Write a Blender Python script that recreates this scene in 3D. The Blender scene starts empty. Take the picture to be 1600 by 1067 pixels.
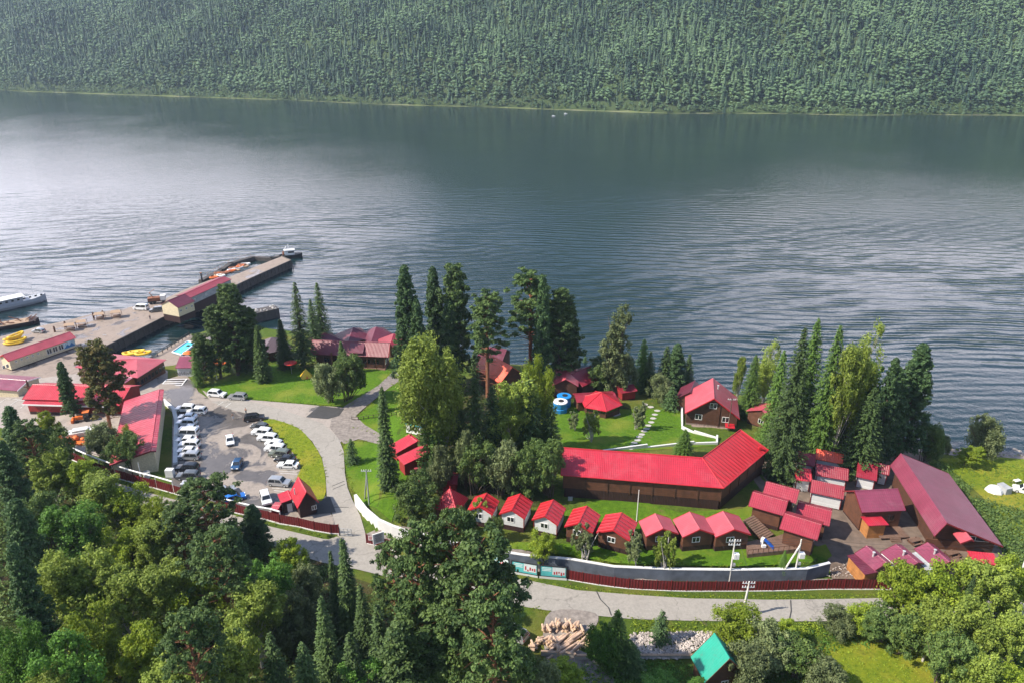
import bpy, bmesh, math, random
import numpy as np
from mathutils import Vector, Matrix
R = math.radians
SC = bpy.context.scene
COL = SC.collection

# ------------------------------------------------------------------ camera
F = 1140.0; PITCH = 22.98; CAMH = 87.0
cam_d = bpy.data.cameras.new('camera'); cam = bpy.data.objects.new('camera', cam_d); COL.objects.link(cam)
cam_d.sensor_width = 36; cam_d.lens = F/1600*36; cam_d.clip_start = 1; cam_d.clip_end = 6000
cam.location = (0, 0, CAMH); cam.rotation_euler = (R(90-PITCH), 0, 0)
SC.camera = cam
SP, CP = math.sin(R(PITCH)), math.cos(R(PITCH))

# ------------------------------------------------------------------ sky, sun, exposure
SUN_EL = 44; SUN_DIR = Vector((-0.965, -0.26, 0)).normalized()
W = bpy.data.worlds.new("World"); SC.world = W; W.use_nodes = True
wn = W.node_tree; wn.nodes.clear()
def N(nt, typ, **kw):
    n = nt.nodes.new(typ)
    for k, v in kw.items():
        if k == 'inp':
            for a, b in v.items(): n.inputs[a].default_value = b
        else: setattr(n, k, v)
    return n
def L(nt, a, ai, b, bi): nt.links.new(a.outputs[ai], b.inputs[bi])
sky = N(wn, 'ShaderNodeTexSky', sky_type='NISHITA', sun_disc=False)
sky.sun_elevation = R(SUN_EL); sky.sun_rotation = math.atan2(SUN_DIR.x, SUN_DIR.y)
sky.altitude = 400; sky.air_density = 1.0; sky.dust_density = 0.6
tc = N(wn, 'ShaderNodeTexCoord')
sep = N(wn, 'ShaderNodeSeparateXYZ'); L(wn, tc, 'Generated', sep, 0)
zc = N(wn, 'ShaderNodeMath', operation='MAXIMUM', inp={1: 0.06}); L(wn, sep, 2, zc, 0)
dx = N(wn, 'ShaderNodeMath', operation='DIVIDE'); L(wn, sep, 0, dx, 0); L(wn, zc, 0, dx, 1)
dy = N(wn, 'ShaderNodeMath', operation='DIVIDE'); L(wn, sep, 1, dy, 0); L(wn, zc, 0, dy, 1)
cmb = N(wn, 'ShaderNodeCombineXYZ'); L(wn, dx, 0, cmb, 0); L(wn, dy, 0, cmb, 1)
nz = N(wn, 'ShaderNodeTexNoise', inp={'Scale': 0.8, 'Detail': 7.0, 'Roughness': 0.6, 'Distortion': 0.3}); L(wn, cmb, 0, nz, 'Vector')
# clouds stand low over the lake and thin out overhead
el = N(wn, 'ShaderNodeMapRange', interpolation_type='SMOOTHSTEP', inp={'From Min': 0.28, 'From Max': 0.46, 'To Min': 0.17, 'To Max': -0.12}); L(wn, sep, 2, el, 0)
lf = N(wn, 'ShaderNodeMapRange', inp={'From Min': -0.5, 'From Max': 0.5, 'To Min': 0.05, 'To Max': -0.02}); L(wn, sep, 0, lf, 0)
a1 = N(wn, 'ShaderNodeMath', operation='ADD'); L(wn, nz, 0, a1, 0); L(wn, el, 0, a1, 1)
a2 = N(wn, 'ShaderNodeMath', operation='ADD'); L(wn, a1, 0, a2, 0); L(wn, lf, 0, a2, 1)
cr = N(wn, 'ShaderNodeMapRange', interpolation_type='SMOOTHSTEP', inp={'From Min': 0.52, 'From Max': 0.72}); 
def blob(src, cx, cy, r, amp):      # a bank of cloud, or a gap, in one part of the sky
    d = N(wn, 'ShaderNodeVectorMath', operation='DISTANCE'); d.inputs[1].default_value = (cx, cy, 0); L(wn, cmb, 0, d, 0)
    m = N(wn, 'ShaderNodeMapRange', interpolation_type='SMOOTHSTEP', inp={'From Min': 0, 'From Max': r, 'To Min': amp, 'To Max': 0}); L(wn, d, 'Value', m, 0)
    a = N(wn, 'ShaderNodeMath', operation='ADD'); L(wn, src, 0, a, 0); L(wn, m, 0, a, 1); return a
a3 = blob(a2, 1.35, 2.9, 1.3, .20); a4 = blob(a3, .1, 3.0, 1.1, -.16); a5 = blob(a4, -1.5, 2.6, 1.4, .12)
L(wn, a5, 0, cr, 0)
sm = N(wn, 'ShaderNodeVectorMath', operation='SCALE', inp={'Scale': 0.14}); L(wn, sky, 0, sm, 0)
mx = N(wn, 'ShaderNodeMix', data_type='RGBA'); L(wn, cr, 0, mx, 0); L(wn, sm, 0, mx, 6)
# clouds stay bright over the lake, dimmed behind the camera to limit fill light
fb = N(wn, 'ShaderNodeMapRange', interpolation_type='SMOOTHSTEP', inp={'From Min': -0.1, 'From Max': 0.6, 'To Min': 0.36, 'To Max': 1.0}); L(wn, sep, 1, fb, 0)
cc = N(wn, 'ShaderNodeVectorMath', operation='SCALE'); cc.inputs[0].default_value = (2.0, 1.9, 2.1); L(wn, fb, 0, cc, 'Scale'); L(wn, cc, 0, mx, 7)
bg = N(wn, 'ShaderNodeBackground', inp={'Strength': 1.0}); L(wn, mx, 2, bg, 0)
wo = N(wn, 'ShaderNodeOutputWorld'); L(wn, bg, 0, wo, 0)

sl = bpy.data.lights.new('sun', 'SUN'); sl.energy = 5.0; sl.angle = R(0.5); sl.color = (1.0, 0.91, 0.77)
so = bpy.data.objects.new('sun', sl); COL.objects.link(so)
so.rotation_euler = (-(SUN_DIR*math.cos(R(SUN_EL)) + Vector((0, 0, math.sin(R(SUN_EL)))))).to_track_quat('-Z', 'Y').to_euler()
SC.view_settings.view_transform = 'Standard'; SC.view_settings.look = 'None'
SC.view_settings.exposure = 0.82; SC.view_settings.gamma = 1.0
SC.cycles.max_bounces = 6; SC.cycles.volume_bounces = 0; SC.cycles.transmission_bounces = 3
SC.cycles.diffuse_bounces = 2; SC.cycles.glossy_bounces = 2; SC.cycles.transparent_max_bounces = 4

# ------------------------------------------------------------------ reading the photograph's geometry
def P(px, py, z=0.0):
    u = (px-800)/F; v = (py-533.5)/F
    t = (CAMH-z)/(SP+v*CP)
    return Vector((u*t, (CP-v*SP)*t, z))
LAKE = -7.0
def ss(t): t = np.clip(t, 0, 1); return t*t*(3-2*t)
shore_px = [(-500, 640), (-200, 600), (0, 585), (150, 562), (240, 558), (300, 524), (350, 508), (420, 514), (480, 520), (620, 536), (700, 560),
            (780, 566), (870, 578), (1000, 600), (1070, 606), (1200, 622), (1300, 655), (1440, 692), (1500, 702), (1600, 709), (1900, 735), (2600, 800)]
_s = [P(a, b, LAKE) for a, b in shore_px]
SHX = np.array([p.x for p in _s]); SHY = np.array([p.y for p in _s])
wall_px = [(553, 773), (570, 795), (590, 812), (612, 822), (632, 829), (688, 842), (740, 855), (780, 862), (820, 868), (890, 874), (960, 886),
           (1050, 890), (1150, 891), (1220, 890), (1262, 889), (1298, 880)]
WALLP = [P(a, b, 2.6) for a, b in wall_px]
WX = np.array([p.x for p in WALLP]); WY = np.array([p.y for p in WALLP])
POOLC = P(274, 547, -4.5)
rng0 = np.random.RandomState(5)
_ph = rng0.rand(8, 4)
def wob(x, y, s, k):
    return (np.sin(x/s+_ph[k, 0]*6.28+1.7*np.sin(y/s*.7+_ph[k, 1]*6.28))*np.cos(y/s*1.1+_ph[k, 2]*6.28+1.3*np.sin(x/s*.8+_ph[k, 3]*6.28)))
def terr(x, y):
    x = np.asarray(x, float); y = np.asarray(y, float)
    d = np.interp(x, SHX, SHY)-y + 0.7*wob(x, y, 6, 0)
    z = np.interp(d, [-60, -8, 0, 2, 10, 20, 40, 60], [-12, -8.4, -7.02, -6.4, -5.0, -3.6, -1.3, 0])
    # terrace behind the retaining wall
    b = y-np.interp(x, WX, WY)
    S = ss((b-.25)/1.2)*ss((x-WX[0]-.5)/5)*ss((WX[-1]-x-.5)/2.5)*(1-ss((b-22)/38))
    z = z+2.6*S
    # slope the wood stands on, rising towards the camera and to the left
    yr = np.interp(x, [-140, -95, -60, -25, 0, 60, 140], [150, 122, 100, 86, 83, 82, 84])
    k = np.interp(x, [-120, -40, 0, 40, 100], [.42, .36, .26, .13, .16])
    z = z+k*np.maximum(yr-y, 0)*ss((yr-y)/10)
    w = ss((19-np.hypot(x-POOLC.x, (y-POOLC.y)*.9))/5)     # level promenade round the pool
    z = z*(1-w)+np.minimum(z, -4.8)*w
    return z
def tz(x, y): return float(terr(x, y))
def G(px, py):
    z = 0.0
    for i in range(14):
        p = P(px, py, z); z = .45*z+.55*tz(p.x, p.y)
    p = P(px, py, z); p.z = tz(p.x, p.y); return p
def ground_for(px, py, h):      # ground height under a point seen at (px,py) that stands h above it
    z = 0.0
    for i in range(14):
        p = P(px, py, z+h); z = .5*z+.5*tz(p.x, p.y)
    return z

# ------------------------------------------------------------------ object helpers
def tag(o, label=None, cat=None, group=None, kind=None):
    if label: o['label'] = label
    if cat: o['category'] = cat
    if group: o['group'] = group
    if kind: o['kind'] = kind
    return o
def thing(name, label, cat, loc=(0, 0, 0), rotz=0, group=None):
    o = bpy.data.objects.new(name, None); COL.objects.link(o)
    o.empty_display_size = .5; o.location = loc; o.rotation_euler = (0, 0, rotz)
    return tag(o, label, cat, group)
def link(name, me, parent=None, loc=None, rotz=0):
    o = bpy.data.objects.new(name, me); COL.objects.link(o)
    if parent: o.parent = parent
    if loc is not None: o.location = loc
    if rotz: o.rotation_euler = (0, 0, rotz)
    return o
def copy_tree(o, parent=None):
    c = o.copy(); COL.objects.link(c); c.parent = parent
    for ch in list(o.children): copy_tree(ch, c)
    return c
def place_copy(root, loc, rotz, label, group=None):
    c = copy_tree(root); c.location = loc; c.rotation_euler = (0, 0, rotz); c['label'] = label
    if group: c['group'] = group
    return c
class MB:
    def __init__(s): s.v = []; s.f = []
    def add(s, vs, fs):
        n = len(s.v); s.v += [tuple(v) for v in vs]; s.f += [tuple(i+n for i in f) for f in fs]; return s
    def box(s, c, d, rz=0, tilt=None):
        x, y, z = d[0]/2, d[1]/2, d[2]/2
        vs = [Vector((a*x, b*y, e*z)) for e in (-1, 1) for a, b in ((-1, -1), (1, -1), (1, 1), (-1, 1))]
        M = Matrix.Rotation(rz, 3, 'Z')
        if tilt is not None: M = M @ tilt
        c = Vector(c)
        return s.add([M @ v+c for v in vs], [(3, 2, 1, 0), (4, 5, 6, 7), (0, 1, 5, 4), (1, 2, 6, 5), (2, 3, 7, 6), (3, 0, 4, 7)])
    def prism(s, poly, z0, z1):      # poly: list of (x,y)
        a = sum(poly[i][0]*poly[(i+1) % len(poly)][1]-poly[(i+1) % len(poly)][0]*poly[i][1] for i in range(len(poly)))
        if a < 0: poly = poly[::-1]
        n = len(poly)
        return s.add([(p[0], p[1], z0) for p in poly]+[(p[0], p[1], z1) for p in poly],
                     [tuple(range(n-1, -1, -1)), tuple(range(n, 2*n))]+[(i, (i+1) % n, n+(i+1) % n, n+i) for i in range(n)])
    def sect(s, poly, x0, x1):       # cross-section (y,z), counter-clockwise seen from +x, extruded along x
        n = len(poly)
        return s.add([(x0, p[0], p[1]) for p in poly]+[(x1, p[0], p[1]) for p in poly],
                     [tuple(range(n-1, -1, -1)), tuple(range(n, 2*n))]+[(i, (i+1) % n, n+(i+1) % n, n+i) for i in range(n)])
    def tube(s, pts, rad, n=8, cap=True):
        pts = [Vector(p) for p in pts]
        if not isinstance(rad, (list, tuple)): rad = [rad]*len(pts)
        base = len(s.v)
        for i, p in enumerate(pts):
            d = (pts[min(i+1, len(pts)-1)]-pts[max(i-1, 0)]).normalized()
            a = d.cross(Vector((0, 0, 1)) if abs(d.z) < .9 else Vector((1, 0, 0))).normalized(); b = d.cross(a)
            for k in range(n):
                t = 2*math.pi*k/n; q = p+(a*math.cos(t)+b*math.sin(t))*rad[i]; s.v.append(tuple(q))
        for i in range(len(pts)-1):
            for k in range(n):
                q = base+i*n; s.f.append((q+k, q+(k+1) % n, q+n+(k+1) % n, q+n+k))
        if cap:
            s.f.append(tuple(base+k for k in range(n))[::-1]); s.f.append(tuple(base+(len(pts)-1)*n+k for k in range(n)))
        return s
    def loft(s, rings, cap=True):    # rings: lists of points, equal length
        b = len(s.v); n = len(rings[0])
        for r in rings: s.v += [tuple(p) for p in r]
        for i in range(len(rings)-1):
            for k in range(n):
                q = b+i*n; s.f.append((q+k, q+(k+1) % n, q+n+(k+1) % n, q+n+k))
        if cap: s.f.append(tuple(b+k for k in range(n))[::-1]); s.f.append(tuple(b+(len(rings)-1)*n+k for k in range(n)))
        return s
    def dome(s, c, r, n=12, m=5, zs=1.0):
        c = Vector(c)
        rings = [[c+Vector((r*math.cos(a)*math.cos(t), r*math.cos(a)*math.sin(t), r*zs*math.sin(a))) for t in [2*math.pi*k/n for k in range(n)]]
                 for a in [math.pi/2*j/m*.97 for j in range(m+1)]]
        return s.loft(rings)
    def mesh(s, name, mats, off=(0, 0, 0), smooth=False, fix=True):
        me = bpy.data.meshes.new(name)
        o = Vector(off)
        me.from_pydata([tuple(Vector(v)-o) for v in s.v], [], s.f)
        if fix:
            bm = bmesh.new(); bm.from_mesh(me); bmesh.ops.recalc_face_normals(bm, faces=bm.faces)
            uvl = bm.loops.layers.uv.new('UVMap')
            for f in bm.faces:
                n = f.normal
                t = Vector((-n.y, n.x, 0))
                t = t.normalized() if t.length > 1e-3 else Vector((1, 0, 0))
                b = n.cross(t)
                for l in f.loops: l[uvl].uv = (l.vert.co.dot(t), l.vert.co.dot(b))
            bm.to_mesh(me); bm.free()
        for m in (mats if isinstance(mats, list) else [mats]): me.materials.append(m)
        if smooth:
            for p in me.polygons: p.use_smooth = True
        return me
    def build(s, name, mat, parent=None, off=(0, 0, 0), loc=None, smooth=False, rotz=0):
        return link(name, s.mesh(name, mat, off, smooth), parent, loc, rotz)

# ------------------------------------------------------------------ materials
def newmat(name):
    m = bpy.data.materials.new(name); m.use_nodes = True; nt = m.node_tree; nt.nodes.clear()
    b = N(nt, 'ShaderNodeBsdfPrincipled'); o = N(nt, 'ShaderNodeOutputMaterial'); L(nt, b, 0, o, 0)
    return m, nt, b
def noise(nt, scale, detail=4, rough=.55, coord='Object', vec=None, dist=0):
    n = N(nt, 'ShaderNodeTexNoise', inp={'Scale': scale, 'Detail': float(detail), 'Roughness': rough, 'Distortion': float(dist)})
    if vec is None:
        t = N(nt, 'ShaderNodeTexCoord'); L(nt, t, coord, n, 'Vector')
    else: nt.links.new(vec, n.inputs['Vector'])
    return n
def world_pos(nt):
    g = N(nt, 'ShaderNodeNewGeometry'); return g.outputs['Position']
def mixc(nt, fac, c1, c2):
    m = N(nt, 'ShaderNodeMix', data_type='RGBA')
    if isinstance(fac, (int, float)): m.inputs[0].default_value = fac
    else: nt.links.new(fac, m.inputs[0])
    for i, c in ((6, c1), (7, c2)):
        if isinstance(c, tuple): m.inputs[i].default_value = (*c[:3], 1)
        else: nt.links.new(c, m.inputs[i])
    return m.outputs[2]
def mrange(nt, src, a, b, c=0.0, d=1.0, smooth=False):
    m = N(nt, 'ShaderNodeMapRange', inp={'From Min': a, 'From Max': b, 'To Min': c, 'To Max': d})
    if smooth: m.interpolation_type = 'SMOOTHSTEP'
    nt.links.new(src, m.inputs[0]); return m.outputs[0]
def math2(nt, op, a, b=None):
    m = N(nt, 'ShaderNodeMath', operation=op)
    for i, v in enumerate((a, b)):
        if v is None: continue
        if isinstance(v, (int, float)): m.inputs[i].default_value = v
        else: nt.links.new(v, m.inputs[i])
    return m.outputs[0]
def bump(nt, bsdf, h, dist=.05, strength=1.0):
    b = N(nt, 'ShaderNodeBump', inp={'Strength': strength, 'Distance': dist}); nt.links.new(h, b.inputs['Height']); L(nt, b, 0, bsdf, 'Normal')
def plain(name, col, rough=.7, var=.25, scale=3.0, metal=0.0, spec=.5, bmp=0.0, dark=None):
    m, nt, b = newmat(name)
    n = noise(nt, scale, 5, .6)
    d = dark or tuple(c*(1-var) for c in col)
    li = tuple(min(1, c*(1+var*.6)) for c in col)
    c = mixc(nt, mrange(nt, n.outputs[0], .3, .7), d, li); nt.links.new(c, b.inputs['Base Color'])
    b.inputs['Roughness'].default_value = rough; b.inputs['Metallic'].default_value = metal
    b.inputs['Specular IOR Level'].default_value = spec
    if bmp: bump(nt, b, n.outputs[0], bmp)
    return m
def roofmat(name, col, seam=.45, amp=.035, rough=.38, cross=None, var=.18, sheetvar=.12):
    """painted profiled sheet steel: ribs run down the slope, sheets differ slightly, some dirt"""
    m, nt, b = newmat(name)
    uv = N(nt, 'ShaderNodeUVMap'); s = N(nt, 'ShaderNodeSeparateXYZ'); L(nt, uv, 0, s, 0)
    ph = math2(nt, 'MULTIPLY', s.outputs[0], 2*math.pi/seam)
    sn = math2(nt, 'SINE', ph); rib = math2(nt, 'POWER', math2(nt, 'ABSOLUTE', math2(nt, 'MULTIPLY', math2(nt, 'ADD', sn, 1.0), .5)), 4.0)
    n = noise(nt, .35, 6, .65)
    sheet = N(nt, 'ShaderNodeTexWhiteNoise', noise_dimensions='1D'); nt.links.new(math2(nt, 'FLOOR', math2(nt, 'DIVIDE', s.outputs[0], 1.1)), sheet.inputs['W'])
    c = mixc(nt, mrange(nt, n.outputs[0], .3, .75), tuple(x*(1-var) for x in col), tuple(min(1, x*(1+var)) for x in col))
    c = mixc(nt, mrange(nt, sheet.outputs[0], 0, 1, 0, sheetvar*2), c, tuple(x*.62 for x in col))
    c = mixc(nt, mrange(nt, rib, .55, 1.0, 0, .30), c, tuple(x*.5 for x in col))
    n2 = noise(nt, 1.7, 6, .7)
    c = mixc(nt, mrange(nt, n2.outputs[0], .56, .78, 0, .45), c, (.13, .07, .06))
    n3 = noise(nt, .16, 7, .7, dist=1.5)
    c = mixc(nt, mrange(nt, n3.outputs[0], .48, .66, 0, .30), c, tuple(min(1, x*.8+.10) for x in col))
    st_ = N(nt, 'ShaderNodeVectorMath', operation='MULTIPLY', inp={1: (5.0, .35, 1)}); L(nt, uv, 0, st_, 0)
    n4 = noise(nt, 1.0, 4, .6, vec=st_.outputs[0]); c = mixc(nt, mrange(nt, n4.outputs[0], .5, .75, 0, .3), c, tuple(x*.5 for x in col))
    h = rib
    if cross:
        st = math2(nt, 'FRACT', math2(nt, 'DIVIDE', s.outputs[1], cross))
        h = math2(nt, 'ADD', math2(nt, 'MULTIPLY', rib, .6), math2(nt, 'MULTIPLY', st, .8))
        c = mixc(nt, mrange(nt, st, .8, 1.0, 0, .4), c, tuple(x*.45 for x in col))
    nt.links.new(c, b.inputs['Base Color']); b.inputs['Roughness'].default_value = rough
    b.inputs['Specular IOR Level'].default_value = .55
    bump(nt, b, h, amp)
    return m
def woodmat(name, col, pitch=.18, vertical=False, var=.35, rough=.7):
    """timber boards or logs: joints every pitch metres, grain, each board its own tone"""
    m, nt, b = newmat(name)
    uv = N(nt, 'ShaderNodeUVMap'); s = N(nt, 'ShaderNodeSeparateXYZ'); L(nt, uv, 0, s, 0)
    a = s.outputs[0 if vertical else 1]
    q = math2(nt, 'DIVIDE', a, pitch); fr = math2(nt, 'FRACT', q)
    gap = math2(nt, 'ABSOLUTE', math2(nt, 'SUBTRACT', fr, .5))
    w = N(nt, 'ShaderNodeTexWhiteNoise', noise_dimensions='1D'); nt.links.new(math2(nt, 'FLOOR', q), w.inputs['W'])
    n = noise(nt, .8, 6, .65)
    c = mixc(nt, mrange(nt, n.outputs[0], .3, .7), tuple(x*(1-var) for x in col), tuple(x*(1+var) for x in col))
    c = mixc(nt, mrange(nt, w.outputs[0], 0, 1, 0, .35), c, tuple(x*.6 for x in col))
    c = mixc(nt, mrange(nt, gap, .38, .5, 0, .75), c, tuple(x*.25 for x in col))
    nt.links.new(c, b.inputs['Base Color']); b.inputs['Roughness'].default_value = rough
    bump(nt, b, math2(nt, 'MULTIPLY', gap, -1.0), .06)
    return m
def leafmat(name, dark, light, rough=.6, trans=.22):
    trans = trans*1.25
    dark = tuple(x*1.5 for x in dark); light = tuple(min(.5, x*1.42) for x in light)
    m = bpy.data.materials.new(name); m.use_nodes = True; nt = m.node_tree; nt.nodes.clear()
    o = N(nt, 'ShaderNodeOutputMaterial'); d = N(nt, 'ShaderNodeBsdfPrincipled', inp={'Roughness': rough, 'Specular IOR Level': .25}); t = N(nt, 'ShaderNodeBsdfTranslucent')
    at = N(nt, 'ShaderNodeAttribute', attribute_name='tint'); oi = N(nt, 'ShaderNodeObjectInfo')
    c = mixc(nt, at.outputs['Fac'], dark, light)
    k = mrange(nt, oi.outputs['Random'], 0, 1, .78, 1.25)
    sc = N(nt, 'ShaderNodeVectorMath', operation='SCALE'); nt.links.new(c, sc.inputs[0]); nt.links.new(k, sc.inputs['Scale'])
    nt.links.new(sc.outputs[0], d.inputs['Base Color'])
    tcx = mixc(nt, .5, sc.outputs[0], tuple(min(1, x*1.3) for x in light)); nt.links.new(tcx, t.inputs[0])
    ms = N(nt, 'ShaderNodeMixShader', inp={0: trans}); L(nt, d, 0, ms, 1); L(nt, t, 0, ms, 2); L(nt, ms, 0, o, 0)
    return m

M = {}
M['red'] = roofmat('red roof', (.47, .018, .036))
M['rose'] = roofmat('rose ribbed roof', (.44, .045, .075), seam=1.0, amp=.1, rough=.42)
M['lodge'] = roofmat('dull maroon roof', (.19, .020, .036), seam=.4, amp=.03, rough=.4)
M['maroon'] = roofmat('maroon tile roof', (.33, .030, .052), seam=.36, cross=.55, amp=.05)
M['red_tile'] = roofmat('red tile roof', (.45, .020, .042), seam=.36, cross=.55, amp=.05)
M['red_rib'] = roofmat('red ribbed roof', (.47, .018, .028), seam=1.0, amp=.11, rough=.42)
M['pink'] = roofmat('faded red roof', (.46, .075, .10), seam=.4, amp=.03, rough=.42)
M['wine'] = roofmat('wine roof', (.27, .018, .036), seam=.36, cross=.5, amp=.04, rough=.4)
M['mauve'] = roofmat('mauve roof', (.235, .048, .088), seam=.4, cross=.6, amp=.03, rough=.35)
M['plum'] = roofmat('plum roof', (.13, .020, .040), seam=.4, amp=.03, rough=.38)
M['orange'] = roofmat('orange roof', (.78, .09, .035), seam=.4, amp=.04)
M['green'] = roofmat('green roof', (.0, .27, .19), seam=.35, amp=.01, rough=.5, sheetvar=.02)
M['darkroof'] = roofmat('dark roof', (.09, .055, .07), seam=.4, rough=.45)
M['brown'] = woodmat('brown boards', (.115, .044, .022), .2)
M['brownlog'] = woodmat('dark logs', (.085, .034, .018), .24)
M['ochre'] = woodmat('ochre boards', (.40, .17, .05), .2)
M['dark'] = woodmat('dark boards', (.035, .013, .012), .3, vertical=True)
M['deck'] = woodmat('deck boards', (.17, .10, .07), .16, vertical=True)
M['white'] = woodmat('white siding', (.68, .69, .70), .2, var=.06)
M['cream'] = plain('cream wall', (.60, .52, .36), .8)
M['grey'] = plain('grey wall', (.34, .35, .36), .8, scale=.8)
M['redwall'] = woodmat('red cladding', (.30, .018, .02), .2, vertical=True, var=.2)
M['trim'] = plain('dark red trim', (.16, .012, .016), .5)
M['trimred'] = plain('red trim', (.45, .015, .025), .5)
M['wtrim'] = plain('white paint', (.75, .75, .74), .5, .08)
M['glass'] = plain('window glass', (.02, .025, .03), .12, .3, spec=.8)
M['stone'] = plain('stone base', (.25, .19, .16), .9, .5, 2.5, bmp=.05)
M['conc'] = plain('concrete', (.42, .40, .38), .85, .25, .8, bmp=.02)
M['concw'] = plain('painted concrete', (.60, .60, .60), .8, .1, .6)
M['bark'] = plain('bark', (.10, .07, .05), .9, .4, 2, bmp=.05)
M['barkred'] = plain('pine bark', (.22, .09, .045), .9, .4, 2, bmp=.05)
M['barkbirch'] = plain('birch bark', (.45, .42, .38), .85, .5, 3)
M['steel'] = plain('galvanised steel', (.55, .56, .57), .4, .15, metal=.3)
M['poleconc'] = plain('pole concrete', (.62, .60, .56), .8, .12)
M['black'] = plain('black', (.02, .02, .022), .6)
M['rubber'] = plain('rubber', (.02, .02, .02), .85)
M['blue'] = plain('blue plastic', (.02, .22, .55), .35, .1)
M['yellow'] = plain('yellow', (.75, .48, .03), .5, .15)
M['orangep'] = plain('orange', (.72, .16, .025), .6, .3)
M['redp'] = plain('red', (.5, .03, .02), .5, .25)
M['rust'] = plain('rusty metal', (.24, .09, .045), .8, .5, 2)
M['tan'] = plain('tan boards', (.36, .25, .17), .8, .3)
M['shipgrey'] = plain('ship grey', (.36, .38, .42), .5, .15)
M['timber'] = woodmat('wet timber piles', (.075, .065, .06), .5, vertical=True)
M['bluetarp'] = plain('blue tarp', (.01, .10, .45), .5, .2)
M['skin'] = plain('skin', (.5, .3, .22), .6, .05)
M['log'] = plain('log bark', (.52, .36, .26), .9, .4, 3)
M['logend'] = plain('cut wood', (.62, .44, .28), .8, .2)
M['bronze'] = plain('dark wood carving', (.10, .045, .03), .7)

# ------------------------------------------------------------------ setting: ground, lake, far hillside
def grass_mat(name, base, light, dry, soil, soilamt=.62, sc=1.0):
    m, nt, b = newmat(name); p = world_pos(nt)
    n1 = noise(nt, .09*sc, 6, .6, vec=p); n2 = noise(nt, 1.3*sc, 8, .75, vec=p); n3 = noise(nt, .33*sc, 5, .6, vec=p)
    c = mixc(nt, mrange(nt, n2.outputs[0], .32, .68), base, light)
    c = mixc(nt, mrange(nt, n1.outputs[0], .48, .66), c, dry)
    c = mixc(nt, mrange(nt, n3.outputs[0], soilamt, soilamt+.1, 0, .85), c, soil)
    nt.links.new(c, b.inputs['Base Color']); b.inputs['Roughness'].default_value = .9; b.inputs['Specular IOR Level'].default_value = .15
    nb = noise(nt, 5.0, 6, .8, vec=p); bump(nt, b, math2(nt, 'ADD', nb.outputs[0], n2.outputs[0]), .35)
    return m
M['ground'] = grass_mat('rough grass', (.045, .085, .012), (.12, .18, .02), (.17, .17, .035), (.13, .10, .06))
M['lawn'] = grass_mat('lawn grass', (.055, .13, .008), (.13, .25, .014), (.20, .25, .03), (.17, .15, .05), .64)
M['meadow'] = grass_mat('meadow grass', (.12, .19, .012), (.26, .30, .02), (.33, .30, .035), (.10, .12, .02), .60)
M['forestfloor'] = grass_mat('forest floor', (.03, .05, .01), (.07, .10, .018), (.09, .08, .03), (.08, .055, .03), .5)
def asphalt_mat(name, col, wet=.0, crack=True, patch=.5):
    m, nt, b = newmat(name); p = world_pos(nt)
    n1 = noise(nt, .12, 6, .6, vec=p, dist=.6); n2 = noise(nt, 2.2, 6, .7, vec=p); n3 = noise(nt, .45, 5, .6, vec=p, dist=1.0)
    c = mixc(nt, mrange(nt, n2.outputs[0], .3, .7), tuple(x*.82 for x in col), tuple(x*1.12 for x in col))
    c = mixc(nt, mrange(nt, n3.outputs[0], .5, .62, 0, patch), c, tuple(x*.6 for x in col))
    rough = None
    if crack:
        v = N(nt, 'ShaderNodeTexVoronoi', feature='DISTANCE_TO_EDGE', inp={'Scale': .07, 'Randomness': 1.0})
        d = N(nt, 'ShaderNodeVectorMath', operation='ADD'); nt.links.new(p, d.inputs[0])
        nn = noise(nt, .5, 4, .6, vec=p); s2 = N(nt, 'ShaderNodeVectorMath', operation='SCALE', inp={'Scale': 3.0}); nt.links.new(nn.outputs['Color'], s2.inputs[0]); L(nt, s2, 0, d, 1)
        L(nt, d, 0, v, 'Vector')
        c = mixc(nt, mrange(nt, v.outputs['Distance'], .003, .008, .35, 0), c, tuple(x*.25 for x in col))
    if wet:
        w = mrange(nt, n1.outputs[0], .62-wet*.16, .66-wet*.14, 0, 1, True)
        c = mixc(nt, math2(nt, 'MULTIPLY', w, .68), c, (.045, .045, .05))
        nt.links.new(mrange(nt, w, 0, 1, .85, .22), b.inputs['Roughness'])
    else: b.inputs['Roughness'].default_value = .85
    nt.links.new(c, b.inputs['Base Color'])
    bump(nt, b, n2.outputs[0], .015)
    return m
M['asphalt'] = asphalt_mat('road asphalt', (.29, .268, .24), 0, True, .2)
M['lot'] = asphalt_mat('parking asphalt', (.275, .235, .205), 1.0, False, .5)
M['yard'] = asphalt_mat('yard paving', (.32, .28, .25), .2, False, .4)
M['quay'] = asphalt_mat('quay concrete', (.27, .215, .18), .35, False, .5)
M['dirt'] = plain('bare earth', (.15, .11, .085), .95, .4, .5, bmp=.1)
M['gravel'] = plain('gravel', (.23, .20, .18), .95, .4, 1.2, bmp=.1)
M['patch'] = plain('fresh asphalt', (.045, .045, .047), .85, .2, .7)
M['paint'] = plain('road paint', (.62, .61, .58), .7, .25, 2)
M['beach'] = plain('pebble beach', (.30, .24, .20), .9, .35, .8, bmp=.1)

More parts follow.
